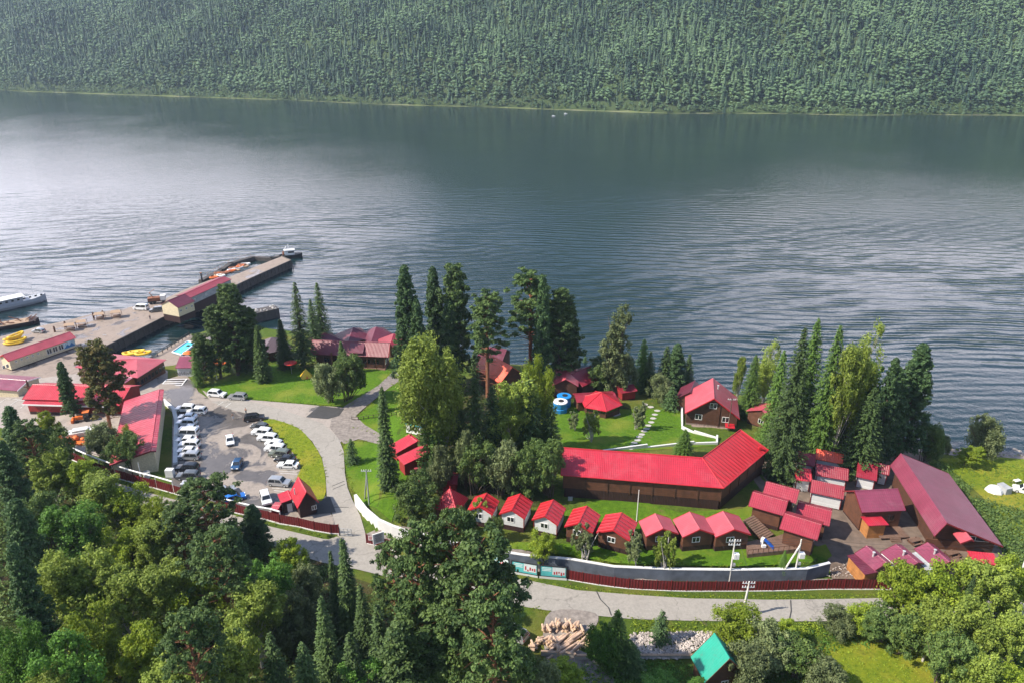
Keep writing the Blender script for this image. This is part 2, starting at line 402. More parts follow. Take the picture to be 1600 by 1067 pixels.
def grid_mesh(name, xs, ys, zf, mat):
    X, Y = np.meshgrid(xs, ys); Z = zf(X, Y)
    v = np.stack([X.ravel(), Y.ravel(), Z.ravel()], 1)
    nx, ny = len(xs), len(ys); i = np.arange(nx-1)[None, :]+nx*np.arange(ny-1)[:, None]
    f = np.stack([i, i+1, i+nx+1, i+nx], -1).reshape(-1, 4)
    return np_mesh(name, v, f, mat, smooth=True)
def np_mesh(name, v, f, mat, tint=None, smooth=False):
    me = bpy.data.meshes.new(name); k = f.shape[1]
    me.vertices.add(len(v)); me.vertices.foreach_set('co', np.ascontiguousarray(v, dtype=np.float32).ravel())
    me.loops.add(f.size); me.loops.foreach_set('vertex_index', np.ascontiguousarray(f, dtype=np.int32).ravel())
    me.polygons.add(len(f)); me.polygons.foreach_set('loop_start', np.arange(0, f.size, k, dtype=np.int32))
    me.polygons.foreach_set('loop_total', np.full(len(f), k, dtype=np.int32))
    if tint is not None:
        a = me.attributes.new('tint', 'FLOAT', 'POINT'); a.data.foreach_set('value', np.ascontiguousarray(tint, dtype=np.float32))
    me.update(calc_edges=True)
    me.polygons.foreach_set('use_smooth', np.full(len(f), smooth))
    for m in (mat if isinstance(mat, list) else [mat]): me.materials.append(m)
    return me
xs = np.concatenate([np.arange(-420, -190, 6.0), np.arange(-190, 191, 1.0), np.arange(196, 425, 6.0)])
ys = np.concatenate([np.arange(-60, 20, 3.0), np.arange(20, 262, 1.0)])
tag(link('ground', grid_mesh('ground', xs, ys, lambda X, Y: terr(X, Y)+.05*wob(X, Y, 2.3, 2), M['ground'])), kind='structure')

def catmull(pts, n=5):
    out = []; k = len(pts)
    for i in range(k):
        a, b, c, d = (pts[(i+j-1) % k] for j in range(4))
        for t in [j/n for j in range(n)]:
            out.append(.5*((2*b)+(c-a)*t+(2*a-5*b+4*c-d)*t*t+(3*b-a-3*c+d)*t**3))
    return out
def sheet(name, px, mat, off, step=1.5, smooth=True, z=None, kind='structure', world=False):
    if world: pts = [Vector((p[0], p[1])) for p in px]
    else: pts = [(G(a, b) if z is None else P(a, b, z)).to_2d() for a, b in px]
    if smooth: pts = catmull(pts, 4)
    bm = bmesh.new(); f = bm.faces.new([bm.verts.new((p.x, p.y, 0)) for p in pts])
    bmesh.ops.triangulate(bm, faces=bm.faces[:], ngon_method='EAR_CLIP')
    for ax in (0, 1):
        lo = min(p[ax] for p in pts); hi = max(p[ax] for p in pts)
        q = math.floor(lo/step)*step+step+.5*ax*0
        while q < hi:
            co = [0, 0, 0]; co[ax] = q; no = [0, 0, 0]; no[ax] = 1
            bmesh.ops.bisect_plane(bm, geom=bm.verts[:]+bm.edges[:]+bm.faces[:], plane_co=co, plane_no=no); q += step
    for v in bm.verts: v.co.z = (tz(v.co.x, v.co.y) if z is None else z)+off
    bmesh.ops.recalc_face_normals(bm, faces=bm.faces[:])
    for f in bm.faces:
        if f.normal.z < 0: f.normal_flip()
    me = bpy.data.meshes.new(name); bm.to_mesh(me); bm.free(); me.materials.append(mat)
    for p in me.polygons: p.use_smooth = True
    return tag(link(name, me), kind=kind)
def strip(name, cpx, w, mat, off, smooth=True, z=None):     # a band along a pixel polyline, w metres wide
    pts = [(G(a, b) if z is None else P(a, b, z)).to_2d() for a, b in cpx]
    Lf, Rt = [], []
    for i, p in enumerate(pts):
        d = (pts[min(i+1, len(pts)-1)]-pts[max(0, i-1)]).normalized(); n = Vector((-d.y, d.x))
        Lf.append(p+n*w/2); Rt.append(p-n*w/2)
    return sheet(name, [tuple(q) for q in Lf+Rt[::-1]], mat, off, smooth=smooth, world=True, z=z, step=1.0)

# lawns and planted ground (they lie under the paved sheets)
sheet('forest_floor', [(-60, 690), (60, 700), (150, 742), (225, 775), (300, 790), (380, 818), (440, 838), (490, 868), (560, 905), (700, 950), (800, 965), (850, 1090), (400, 1200), (-300, 1150)], M['forestfloor'], .09, smooth=False, step=2)
sheet('lawn', [(318, 611), (345, 594), (395, 578), (440, 570), (500, 576), (560, 580), (612, 580), (592, 602), (545, 634), (520, 634), (430, 627), (370, 622)], M['lawn'], .09)
sheet('lawn', [(555, 655), (592, 620), (630, 590), (650, 592), (650, 700), (640, 735), (612, 815), (570, 790), (548, 762), (541, 735), (536, 700), (542, 688), (600, 690), (596, 679), (553, 668)], M['lawn'], .09, smooth=False)
sheet('lawn', [(842, 640), (880, 628), (985, 640), (1040, 638), (1062, 642), (1066, 672), (1122, 686), (1118, 696), (1000, 704), (900, 704), (850, 700)], M['lawn'], .09, smooth=False)
sheet('lawn', [(655, 830), (720, 838), (800, 846), (900, 850), (1000, 858), (1100, 858), (1200, 858), (1290, 850), (1300, 868), (1262, 884), (1150, 886), (1050, 885), (960, 881), (890, 867), (780, 856), (690, 838)], M['lawn'], .09, smooth=False)
sheet('lawn', [(880, 800), (930, 782), (1000, 782), (1060, 800), (1160, 795), (1180, 780), (1200, 760), (1240, 740), (1240, 790), (1180, 830), (1000, 830), (880, 830)], M['lawn'], .09, smooth=False)
sheet('meadow', [(1462, 716), (1520, 714), (1640, 712), (1700, 760), (1700, 860), (1610, 870), (1560, 800), (1500, 745)], M['meadow'], .09, smooth=False)
sheet('meadow', [(1290, 1010), (1400, 985), (1480, 1000), (1500, 1080), (1280, 1090)], M['meadow'], .09)
sheet('beach', [(1430, 694), (1500, 700), (1600, 706), (1750, 722), (1750, 732), (1600, 717), (1545, 713), (1500, 712), (1435, 706)], M['beach'], .10, smooth=False)
sheet('earth', [(1160, 690), (1420, 690), (1480, 760), (1580, 880), (1420, 910), (1300, 905), (1290, 860), (1210, 800), (1170, 740)], M['dirt'], .07, smooth=False)
sheet('earth', [(590, 826), (632, 834), (700, 850), (890, 886), (1050, 902), (1290, 904), (1400, 905), (1400, 920), (1290, 917), (1050, 918), (880, 900), (700, 866), (600, 846), (572, 834)], M['gravel'], .07, smooth=False)
sheet('earth', [(620, 610), (700, 590), (880, 600), (990, 640), (880, 690), (860, 790), (700, 800), (650, 720)], M['forestfloor'], .05, smooth=False)

# paved ground
sheet('yard', [(316, 610), (345, 621), (430, 628), (500, 634), (530, 636), (548, 640), (560, 656), (545, 672), (530, 694), (504, 668), (440, 645), (375, 630), (330, 628)], M['yard'], .11, smooth=False)
sheet('road', [(-120, 655), (0, 690), (60, 708), (130, 735), (190, 757), (240, 772), (300, 788), (360, 803), (420, 822), (505, 842), (545, 846), (600, 862), (660, 876), (760, 896), (822, 906), (900, 922), (1000, 930), (1080, 935), (1200, 937), (1300, 936), (1400, 934), (1520, 930), (1760, 920),
               (1760, 965), (1600, 962), (1500, 966), (1390, 970), (1200, 971), (1080, 970), (985, 967), (870, 956), (800, 945), (720, 930), (640, 910), (560, 890), (500, 878), (440, 858), (380, 832), (300, 806), (200, 783), (100, 750), (0, 716), (-120, 685)], M['asphalt'], .12, smooth=False)
sheet('driveway', [(375, 624), (440, 640), (504, 662), (520, 676), (530, 687), (537, 705), (539, 740), (543, 762), (550, 780), (563, 806), (570, 830), (574, 848), (600, 860), (560, 868), (505, 846), (528, 838), (522, 812), (511, 780), (509, 745), (503, 715), (488, 690), (465, 668), (425, 655), (400, 650), (360, 640), (330, 628)], M['asphalt'], .16, smooth=False)
sheet('parking_lot', [(244, 588), (262, 592), (290, 585), (302, 598), (310, 612), (330, 626), (375, 632), (420, 648), (437, 652), (470, 700), (500, 740), (515, 800), (524, 812), (526, 832), (430, 812), (390, 800), (350, 790), (280, 765), (268, 760), (270, 640), (252, 618)], M['lot'], .13, smooth=False)
sheet('grass_island', [(411, 657), (428, 656), (465, 669), (487, 691), (502, 716), (508, 745), (509, 770), (500, 784), (483, 765), (464, 750), (470, 730), (458, 708), (436, 690), (424, 672)], M['meadow'], .22)
sheet('yard', [(-60, 590), (60, 576), (132, 545), (165, 548), (262, 580), (262, 600), (250, 640), (180, 720), (100, 700), (0, 668), (-80, 655)], M['yard'], .10, smooth=False)
sheet('path', [(520, 648), (530, 640), (592, 602), (615, 580), (640, 580), (634, 590), (600, 612), (556, 650), (570, 664), (605, 680), (602, 692), (560, 686), (538, 694), (528, 684), (515, 668)], M['gravel'], .13, smooth=False)
sheet('asphalt_patch', [(478, 652), (500, 634), (538, 639), (530, 650), (512, 655)], M['patch'], .150, smooth=False)
sheet('path', [(860, 956), (930, 958), (925, 985), (880, 1000), (930, 1030), (960, 1070), (880, 1080), (850, 1010)], M['gravel'], .14)
sheet('asphalt_pad', [(488, 777), (516, 777), (525, 801), (487, 805)], M['patch'], .20, smooth=False)
def lines(name, segs, w=.14, mat=None, off=.26):
    mb = MB()
    for a, b, c, d in segs:
        p, q = G(a, b), G(c, d); dr = (q-p).to_2d().normalized(); n = Vector((-dr.y, dr.x))*w/2
        k = max(1, int((q-p).length/1.0)); vs = []
        for i in range(k+1):
            m = p.lerp(q, i/k)
            for s in (1, -1): vs.append((m.x+s*n.x, m.y+s*n.y, tz(m.x, m.y)+off))
        mb.add(vs, [(2*i, 2*i+1, 2*i+3, 2*i+2) for i in range(k)])
    return tag(mb.build(name, mat or M['paint']), kind='structure')
lines('parking_markings', [(10+19*i, 623+2*i, -6+19*i, 634+2*i) for i in range(6)]+[(124, 636, 108, 652), (110, 640, 122, 652), (10, 623, 130, 636)], off=.17)
lines('parking_markings', [(435+1.5*i, 733+3.4*i, 462+1.5*i, 734.5+3.4*i) for i in range(3)]+[(425, 763, 452, 765), (428, 767, 450, 769), (340, 634, 349, 628), (352, 637, 361, 630)], off=.19)
lines('road_cracks', [(819, 915, 815, 938), (932, 924, 938, 937), (938, 937, 951, 950), (951, 950, 955, 962), (1235, 938, 1236, 955), (1236, 955, 1233, 969), (530, 712, 537, 709), (519, 760, 538, 752), (520, 765, 539, 757), (522, 793, 545, 793)], .16, M['patch'], .185)

# ---- lake
def water_mat():
    m, nt, b = newmat('lake water'); p = world_pos(nt)
    s = N(nt, 'ShaderNodeSeparateXYZ'); nt.links.new(p, s.inputs[0])
    big = noise(nt, .006, 4, .5, vec=p); mid = noise(nt, .02, 4, .55, vec=p)
    b.inputs['Base Color'].default_value = (.007, .021, .024, 1)
    b.inputs['IOR'].default_value = 1.5; b.inputs['Specular IOR Level'].default_value = .5
    rg = noise(nt, .012, 5, .6, vec=p, dist=1.0)
    nt.links.new(mrange(nt, rg.outputs[0], .35, .65, .06, .14), b.inputs['Roughness'])
    fine = noise(nt, .085, 4, .6, vec=p)
    def train(k, ang, distort, nsc):
        ca, sa = math.cos(R(ang)), math.sin(R(ang))
        nn = noise(nt, nsc, 3, .5, vec=p)
        q = math2(nt, 'ADD', math2(nt, 'MULTIPLY', s.outputs[0], sa), math2(nt, 'MULTIPLY', s.outputs[1], ca))
        q = math2(nt, 'ADD', q, math2(nt, 'MULTIPLY', nn.outputs[0], distort))
        q = math2(nt, 'ADD', q, math2(nt, 'MULTIPLY', fine.outputs[0], 3.2))
        return math2(nt, 'SINE', math2(nt, 'MULTIPLY', q, k))
    t1 = train(2*math.pi/4.4, 3, 13, .016); t2 = train(2*math.pi/3.1, -6, 11, .020); t3 = train(2*math.pi/6.1, 9, 16, .012)
    m1 = mrange(nt, mid.outputs[0], .40, .60, .1, 1.1, True)
    m2 = mrange(nt, big.outputs[0], .42, .6, .15, 1, True)
    # wakes run through the near half of the lake, the far half lies calm
    zone = math2(nt, 'MULTIPLY', mrange(nt, math2(nt, 'ADD', s.outputs[1], math2(nt, 'MULTIPLY', big.outputs[0], 260)), 400, 680, 1, .03, True), mrange(nt, s.outputs[1], 165, 235, .35, 1, True))
    h = math2(nt, 'ADD', math2(nt, 'MULTIPLY', t1, m1), math2(nt, 'MULTIPLY', t2, m2))
    h = math2(nt, 'ADD', h, math2(nt, 'MULTIPLY', t3, .6))
    h = math2(nt, 'MULTIPLY', math2(nt, 'MULTIPLY', h, zone), .078)
    chop = noise(nt, .55, 6, .6, vec=p)
    sv = N(nt, 'ShaderNodeVectorMath', operation='MULTIPLY', inp={1: (.5, 1.0, 1)}); nt.links.new(p, sv.inputs[0])
    chop2 = noise(nt, .30, 5, .65, vec=sv.outputs[0])
    h = math2(nt, 'ADD', h, math2(nt, 'MULTIPLY', chop.outputs[0], mrange(nt, big.outputs[0], .4, .6, .04, .13)))
    h = math2(nt, 'ADD', h, math2(nt, 'MULTIPLY', chop2.outputs[0], .16))
    bump(nt, b, h, 1.0)
    return m
M['water'] = water_mat()
def lakemesh():
    mb = MB(); mb.add([(-3000, -40, LAKE), (3000, -40, LAKE), (3000, 3000, LAKE), (-3000, 3000, LAKE)], [(0, 1, 2, 3)])
    return mb.mesh('lake', M['water'], fix=False)
tag(link('lake', lakemesh()), kind='structure')

# ---- far hillside
far_px = [(-900, 128), (-400, 131), (0, 142), (200, 149), (450, 157), (600, 164), (760, 168), (900, 173), (1050, 178), (1200, 178), (1350, 181), (1450, 180), (1600, 181), (1900, 190), (2600, 214)]
_f = [P(a, b, LAKE) for a, b in far_px]; FX = np.array([p.x for p in _f]); FY = np.array([p.y for p in _f])
def hill(x, y):
    d = y-np.interp(x, FX, FY)-3*wob(x, y*0, 22, 3)-1.5*wob(x, y*0, 9, 4)
    top = np.interp(x, [-1500, -700, -150, 200, 550, 900], [250, 320, 600, 900, 560, 420])
    e = np.maximum(d-6, 0)
    z = LAKE+np.clip(d*.12, -3, .8)+top*(1-np.exp(-e*.74/top))*1.0
    z = z+ss(e/60)*(17*wob(x, y, 75, 5)+7*wob(x, y, 33, 6))
    return z
xs = np.arange(-1700, 1501, 12.0)
yo = np.concatenate([np.arange(-12, 24, 3.0), np.arange(24, 900, 12.0)])
X, Yo = np.meshgrid(xs, yo); Y = Yo+np.interp(X, FX, FY)
v = np.stack([X.ravel(), Y.ravel(), hill(X, Y).ravel()], 1)
nx, ny = len(xs), len(yo); i = np.arange(nx-1)[None, :]+nx*np.arange(ny-1)[:, None]
fq = np.stack([i, i+1, i+nx+1, i+nx], -1).reshape(-1, 4)
M['hill'] = grass_mat('hill ground', (.035, .06, .02), (.06, .09, .03), (.05, .07, .03), (.05, .06, .03), sc=.1)
M['shore'] = grass_mat('far shore', (.10, .14, .04), (.17, .19, .08), (.20, .20, .12), (.20, .19, .14), sc=.3)
hm = np_mesh('hills', v, fq, [M['hill'], M['shore']], smooth=True)
rowi = np.repeat(np.arange(ny-1), nx-1); hm.polygons.foreach_set('material_index', (rowi < 5).astype(np.int32))
tag(link('hills', hm), kind='structure')

def rough_cone(rs, n, r, z0, z1, jag):
    a = np.arange(n)*2*np.pi/n+rs.rand()*6; rr = r*(1+jag*(rs.rand(n)-.5))
    v = np.stack([rr*np.cos(a), rr*np.sin(a), z0+jag*(rs.rand(n)-.5)*1.5], 1)
    v = np.vstack([v, [[0, 0, z1]]]); f = [(i, (i+1) % n, n) for i in range(n)]
    return v, np.array(f)
def far_fir(rs):
    V, Fc, nn = [], [], 0
    for k in range(6):
        z0 = 1.5+k*2.7; v, f = rough_cone(rs, 7, 2.3*(1-k/7.2)+.25, z0, min(z0+5.2, 19.5+rs.rand()), .55)
        V.append(v); Fc.append(f+nn); nn += len(v)
    return np.vstack(V), np.vstack(Fc)
def far_round(rs):
    V, Fc, nn = [], [], 0
    for k in range(9):
        a = rs.rand()*6.28; rr = 2.1*rs.rand()**.5; c = np.array([rr*np.cos(a), rr*np.sin(a), 3.5+8.5*rs.rand()]); r = 1.2+1.1*rs.rand()
        v = rs.randn(7, 3); v /= np.linalg.norm(v, axis=1)[:, None]
        v = np.array([[0, 0, 1.], [.9, 0, .2], [.3, .85, .1], [-.75, .5, .2], [-.7, -.55, .1], [.3, -.85, .2], [0, 0, -.8]])*(r*(1+.4*(rs.rand(7, 1)-.5)))
        f = [(0, i, i % 5+1) for i in range(1, 6)]+[(6, i % 5+1, i) for i in range(1, 6)]
        V.append(v+c); Fc.append(np.array(f)+nn); nn += 7
    return np.vstack(V), np.vstack(Fc)
def far_forest():
    rs = np.random.RandomState(11)
    kinds = [far_fir(rs) for _ in range(4)]+[far_round(rs) for _ in range(4)]
    pos = []
    for (d0, d1, st) in ((4, 300, 5.3), (300, 620, 10.5)):
        dd = np.arange(d0, d1, st); xx = np.arange(-1250, 1050, st)
        A, B = np.meshgrid(xx, dd); A = A+(rs.rand(*A.shape)-.5)*st*1.1; B = B+(rs.rand(*B.shape)-.5)*st*1.1
        A, B = A.ravel(), B.ravel()
        keep = (np.abs(A/(B+np.interp(A, FX, FY))) < .86) & (rs.rand(len(A)) < .93)
        pos.append(np.stack([A[keep], B[keep]], 1))
    pos = np.vstack(pos)
    x, d = pos[:, 0], pos[:, 1]; y = d+np.interp(x, FX, FY); z = hill(x, y)
    prob = ss((70-d)/70)*.45+.36+.30*(wob(x, y, 48, 6) > .15)+.15*(wob(x, y, 21, 7) > .2)
    isr = rs.rand(len(x)) < prob
    out_v, out_f, out_t, nn = [], [], [], 0
    kid = np.where(isr, 4+rs.randint(0, 4, len(x)), rs.randint(0, 4, len(x)))
    for k in range(8):
        idx = np.where(kid == k)[0]; v, f = kinds[k]; n = len(idx)
        sc = (.42+.66*rs.rand(n)**.9)*np.where(d[idx] < 14, .6, 1); w = sc*(.85+.5*rs.rand(n)); a = rs.rand(n)*6.28
        if k < 4: w *= 1.3; sc = sc*.86
        else: w *= 1.25; sc = sc*1.1
        ca, sa = np.cos(a), np.sin(a)
        vx = (v[None, :, 0]*ca[:, None]-v[None, :, 1]*sa[:, None])*w[:, None]+x[idx, None]
        vy = (v[None, :, 0]*sa[:, None]+v[None, :, 1]*ca[:, None])*w[:, None]+y[idx, None]
        vz = v[None, :, 2]*sc[:, None]*(1.15 if k < 4 else 1.1)+z[idx, None]-.5
        out_v.append(np.stack([vx.ravel(), vy.ravel(), vz.ravel()], 1))
        out_f.append((f[None]+(np.arange(n)*len(v))[:, None, None]).reshape(-1, 3)+nn); nn += n*len(v)
        t = np.clip((.38 if k >= 4 else .0)+.62*rs.rand(n)+.22*wob(x[idx], y[idx], 75, 1)+.16*wob(x[idx], y[idx], 24, 2), 0, 1)
        out_t.append(np.repeat(t, len(v)))
    me = np_mesh('forest', np.vstack(out_v), np.vstack(out_f), M['farleaf'], tint=np.concatenate(out_t))
    tag(link('forest', me), kind='stuff'); bpy.data.objects['forest']['label'] = 'mixed forest covering the far hillside'
M['farleaf'] = leafmat('far forest leaves', (.010, .027, .016), (.068, .112, .050), trans=.08)
far_forest()

# ------------------------------------------------------------------ houses
def window(parent, wall, a, z, w, h, pos, mat_f, mull=True, pane=True, name='window'):
    """wall: 'f','b','l','r'; a: position along the wall; pos: (Lx, hw) half sizes of the walls"""
    Lx, hw = pos
    fr, pn = MB(), MB(); t = .09
    def put(mb, u0, u1, z0, z1, d0, d1):
        cu, cz, cd = (u0+u1)/2, (z0+z1)/2, (d0+d1)/2; su, sz, sd = u1-u0, z1-z0, d1-d0
        if wall == 'f': mb.box((Lx+cd, cu, cz), (sd, su, sz))
        if wall == 'b': mb.box((-Lx-cd, cu, cz), (sd, su, sz))
        if wall == 'l': mb.box((cu, -hw-cd, cz), (su, sd, sz))
        if wall == 'r': mb.box((cu, hw+cd, cz), (su, sd, sz))
    put(fr, a-w/2-t, a+w/2+t, z-h/2-t, z-h/2, -.02, .08); put(fr, a-w/2-t, a+w/2+t, z+h/2, z+h/2+t, -.02, .08)
    put(fr, a-w/2-t, a-w/2, z-h/2, z+h/2, -.02, .08); put(fr, a+w/2, a+w/2+t, z-h/2, z+h/2, -.02, .08)
    if mull: put(fr, a-.05, a+.05, z-h/2, z+h/2, -.02, .07)
    put(pn, a-w/2, a+w/2, z-h/2, z+h/2, -.02, .03)
    f = fr.build(name, mat_f, parent); g = pn.build('pane', M['glass'], f)
    return f
def gable(name, label, Rf, Rb, E, hr, he, wallmat, roofmat_, side=-1, plinth=.5, plinthmat=None, sink=2.2, oh=.4, ohx=.45, trim=None,
          wins=(), door=None, chim=(), group=None, cat='house', zg=None, hwo=None, hw=None, roof=True, corner=None, walls=True, lenx=None, dropo=None):
    if zg is None: zg = ground_for((Rf[0]+Rb[0])/2, (Rf[1]+Rb[1])/2, hr)
    A, B = P(*Rf, zg+hr), P(*Rb, zg+hr)
    ex = (A-B).normalized(); Lr = (A-B).length
    if lenx: B = A-ex*lenx; Lr = lenx
    ey = Vector((-ex.y, ex.x, 0)); c = (A+B)/2; c.z = zg
    if hw is None: hw = abs((P(*E, zg+he)-A).dot(ey))
    hl = hr-he; o = hwo if hwo else hw
    wl, wr = (hw, o) if side < 0 else (o, hw)       # left (-y) and right (+y) half widths, roof incl. overhang
    so = dropo/o if dropo else hl/hw; sL, sR = (hl/hw, so) if side < 0 else (so, hl/hw)
    zl, zr = hr-sL*wl, hr-sR*wr
    root = thing(name, label, cat, c, math.atan2(ex.y, ex.x), group)
    x0, x1 = -Lr/2, Lr/2; th = .14
    sec = [(-wl, zl), (-wl, zl-th), (0, hr-th), (wr, zr-th), (wr, zr), (0, hr)]
    rf = MB().sect(sec, x0, x1)
    rf.sect([(-.16, hr-.02), (.16, hr-.02), (.05, hr+.07), (-.05, hr+.07)], x0, x1)
    if roof: rf.build('roof', roofmat_, root)
    if trim:
        for a, b in ((x1+.01, x1+.07), (x0-.07, x0-.01)):
            MB().sect([(-wl, zl+.04), (-wl, zl-.26), (0, hr-.26), (wr, zr-.26), (wr, zr+.04), (0, hr+.04)], a, b).build('trim', trim, root)
    sl = hl/hw; wx = Lr/2-ohx; yl, yr = -(wl-oh), wr-oh
    if walls:
        e = th+.02
        MB().sect([(yl, plinth), (yr, plinth), (yr, hr-sR*yr-e), (0, hr-e), (yl, hr+sL*yl-e)], -wx, wx).build('wall', wallmat, root)
        if plinth > 0: MB().sect([(yl+.03, -sink), (yr-.03, -sink), (yr-.03, plinth), (yl+.03, plinth)], -wx+.03, wx-.03).build('plinth', plinthmat or M['dark'], root)
        if corner:
            for sx in (-1, 1):
                for yy in (yl, yr): MB().box((sx*wx, yy, (plinth+(hr-sl*abs(yy)-e))/2), (.16, .16, hr-sl*abs(yy)-e-plinth-.02)).build('corner_board', corner, root)
    for wv in wins:
        s_, a_, z_, w_, h_ = wv[:5]; mf = wv[5] if len(wv) > 5 else M['wtrim']
        # hw differs left/right
        if s_ == 'l': window(root, 'l', a_, z_, w_, h_, (wx, -yl), mf)
        elif s_ == 'r': window(root, 'r', a_, z_, w_, h_, (wx, yr), mf)
        else: window(root, s_, a_, z_, w_, h_, (wx, 0), mf)
    if door:
        s_, a_, h_ = door[:3]; dm = door[3] if len(door) > 3 else M['dark']
        d = MB(); z_ = plinth+h_/2
        if s_ == 'f': d.box((wx+.03, a_, z_), (.1, .95, h_))
        if s_ == 'l': d.box((a_, yl-.03, z_), (.95, .1, h_))
        if s_ == 'r': d.box((a_, yr+.03, z_), (.95, .1, h_))
        dd = d.build('door', dm, root)
        hmb = MB(); hz = plinth+1.05
        if s_ == 'f': hmb.box((wx+.1, a_+.35, hz), (.06, .14, .05))
        if s_ == 'l': hmb.box((a_+.35, yl-.1, hz), (.14, .06, .05))
        if s_ == 'r': hmb.box((a_+.35, yr+.1, hz), (.14, .06, .05))
        hmb.build('handle', M['steel'], dd)
    for (cx, cy, ht) in chim:
        zb = hr-sl*abs(cy)
        ch = MB().tube([(cx, cy, zb-.3), (cx, cy, zb+ht)], .16, 8).build('chimney', M['steel'], root)
        MB().tube([(cx, cy, zb+ht), (cx, cy, zb+ht+.1)], .26, 8).build('cap', M['steel'], ch)
    root['_wx'] = wx; root['_yl'] = yl; root['_yr'] = yr; root['_zg'] = zg
    return root
def bx(name, mat, root, c, d, rz=0): return MB().box(c, d, rz).build(name, mat, root)
def steps(root, c, n, w, run=.3, rise=.17, dirn=(1, 0), mat=None):
    mb = MB()
    for i in range(n): mb.box((c[0]+dirn[0]*run*i, c[1]+dirn[1]*run*i, c[2]-rise*(i+.5)), (run if dirn[0] else w, w if dirn[0] else run, rise))
    return mb.build('steps', mat or M['deck'], root)

# row of cabins on the terrace: (label, ridge front, ridge back, eave pixel, side, wall kind)
CAB = [
 ('white gabled cabin half behind a pale birch, next to the pyramid-roofed hut', (749.5, 790), (760.5, 769.6), (770, 803), 1, 'w'),
 ('white gabled cabin with dark plinth, middle of the three white ones', (799.8, 795.7), (812.9, 770.8), (822, 806), 1, 'w'),
 ('white gabled cabin beside the first brown cabin, bush at its front corner', (851.6, 805.2), (864.6, 780), (874, 815.7), 1, 'w'),
 ('brown gabled cabin standing right of the last white cabin', (904.3, 816.4), (917, 789.8), (928.8, 826), 1, 'b'),
 ('brown gabled cabin between two leafy saplings, second brown one from the white cabins', (958.4, 827), (971.5, 800), (987, 837.8), 1, 'b'),
 ('brown gabled cabin half hidden by two saplings standing in front of its wall', (1036, 825), (1023.7, 801.7), (1062, 835.7), 1, 'b'),
 ('brown gabled cabin second from the wooden deck end of the row', (1093.7, 826), (1077.5, 799), (1117.5, 833), 1, 'b'),
 ('brown gabled cabin at the deck end of the row, concrete pole in front', (1147.5, 826), (1129.5, 798), (1173, 833), 1, 'b'),
]
for i, (lb, a, b, e, s, k) in enumerate(CAB):
    w = k == 'w'
    h = gable('cabin', lb, a, b, e, 4.9, 3.5, M['white'] if w else M['brown'], M['red_rib'] if i < 5 else M['pink'], side=s, plinth=1.1, sink=2.0, oh=.3, ohx=.35,
              trim=M['trimred'], wins=[('f', -.35 if i != 2 else -.2, 2.45, 1.25, .95)], group='gabled cabins in the curved row', cat='cabin', corner=M['trim'] if w else None)
# pyramid hut
zg = ground_for(703, 762, 6.0); c = P(703, 762, zg+6.0); cor = [P(a, b, zg+2.7) for a, b in ((675, 791), (714, 799), (725, 788))]
root = thing('pyramid_hut', 'small hut with steep red pyramid roof at the left end of the cabin row', 'hut', (c.x, c.y, zg), R(-20))
r_ = 2.6
MB().add([(-r_, -r_, 2.7), (r_, -r_, 2.7), (r_, r_, 2.7), (-r_, r_, 2.7), (0, 0, 6.0), (-r_, -r_, 2.58), (r_, -r_, 2.58), (r_, r_, 2.58), (-r_, r_, 2.58)], [(0, 1, 4), (1, 2, 4), (2, 3, 4), (3, 0, 4), (0, 5, 6, 1), (1, 6, 7, 2), (2, 7, 8, 3), (3, 8, 5, 0), (8, 7, 6, 5)]).build('roof', M['red'], root)
bx('wall', M['brown'], root, (0, 0, .8), (4.2, 4.2, 3.5)); bx('finial', M['trimred'], root, (0, 0, 6.1), (.15, .15, .5))
window(root, 'l', 0, 1.5, 1.2, .9, (2.1, 2.1), M['wtrim'])

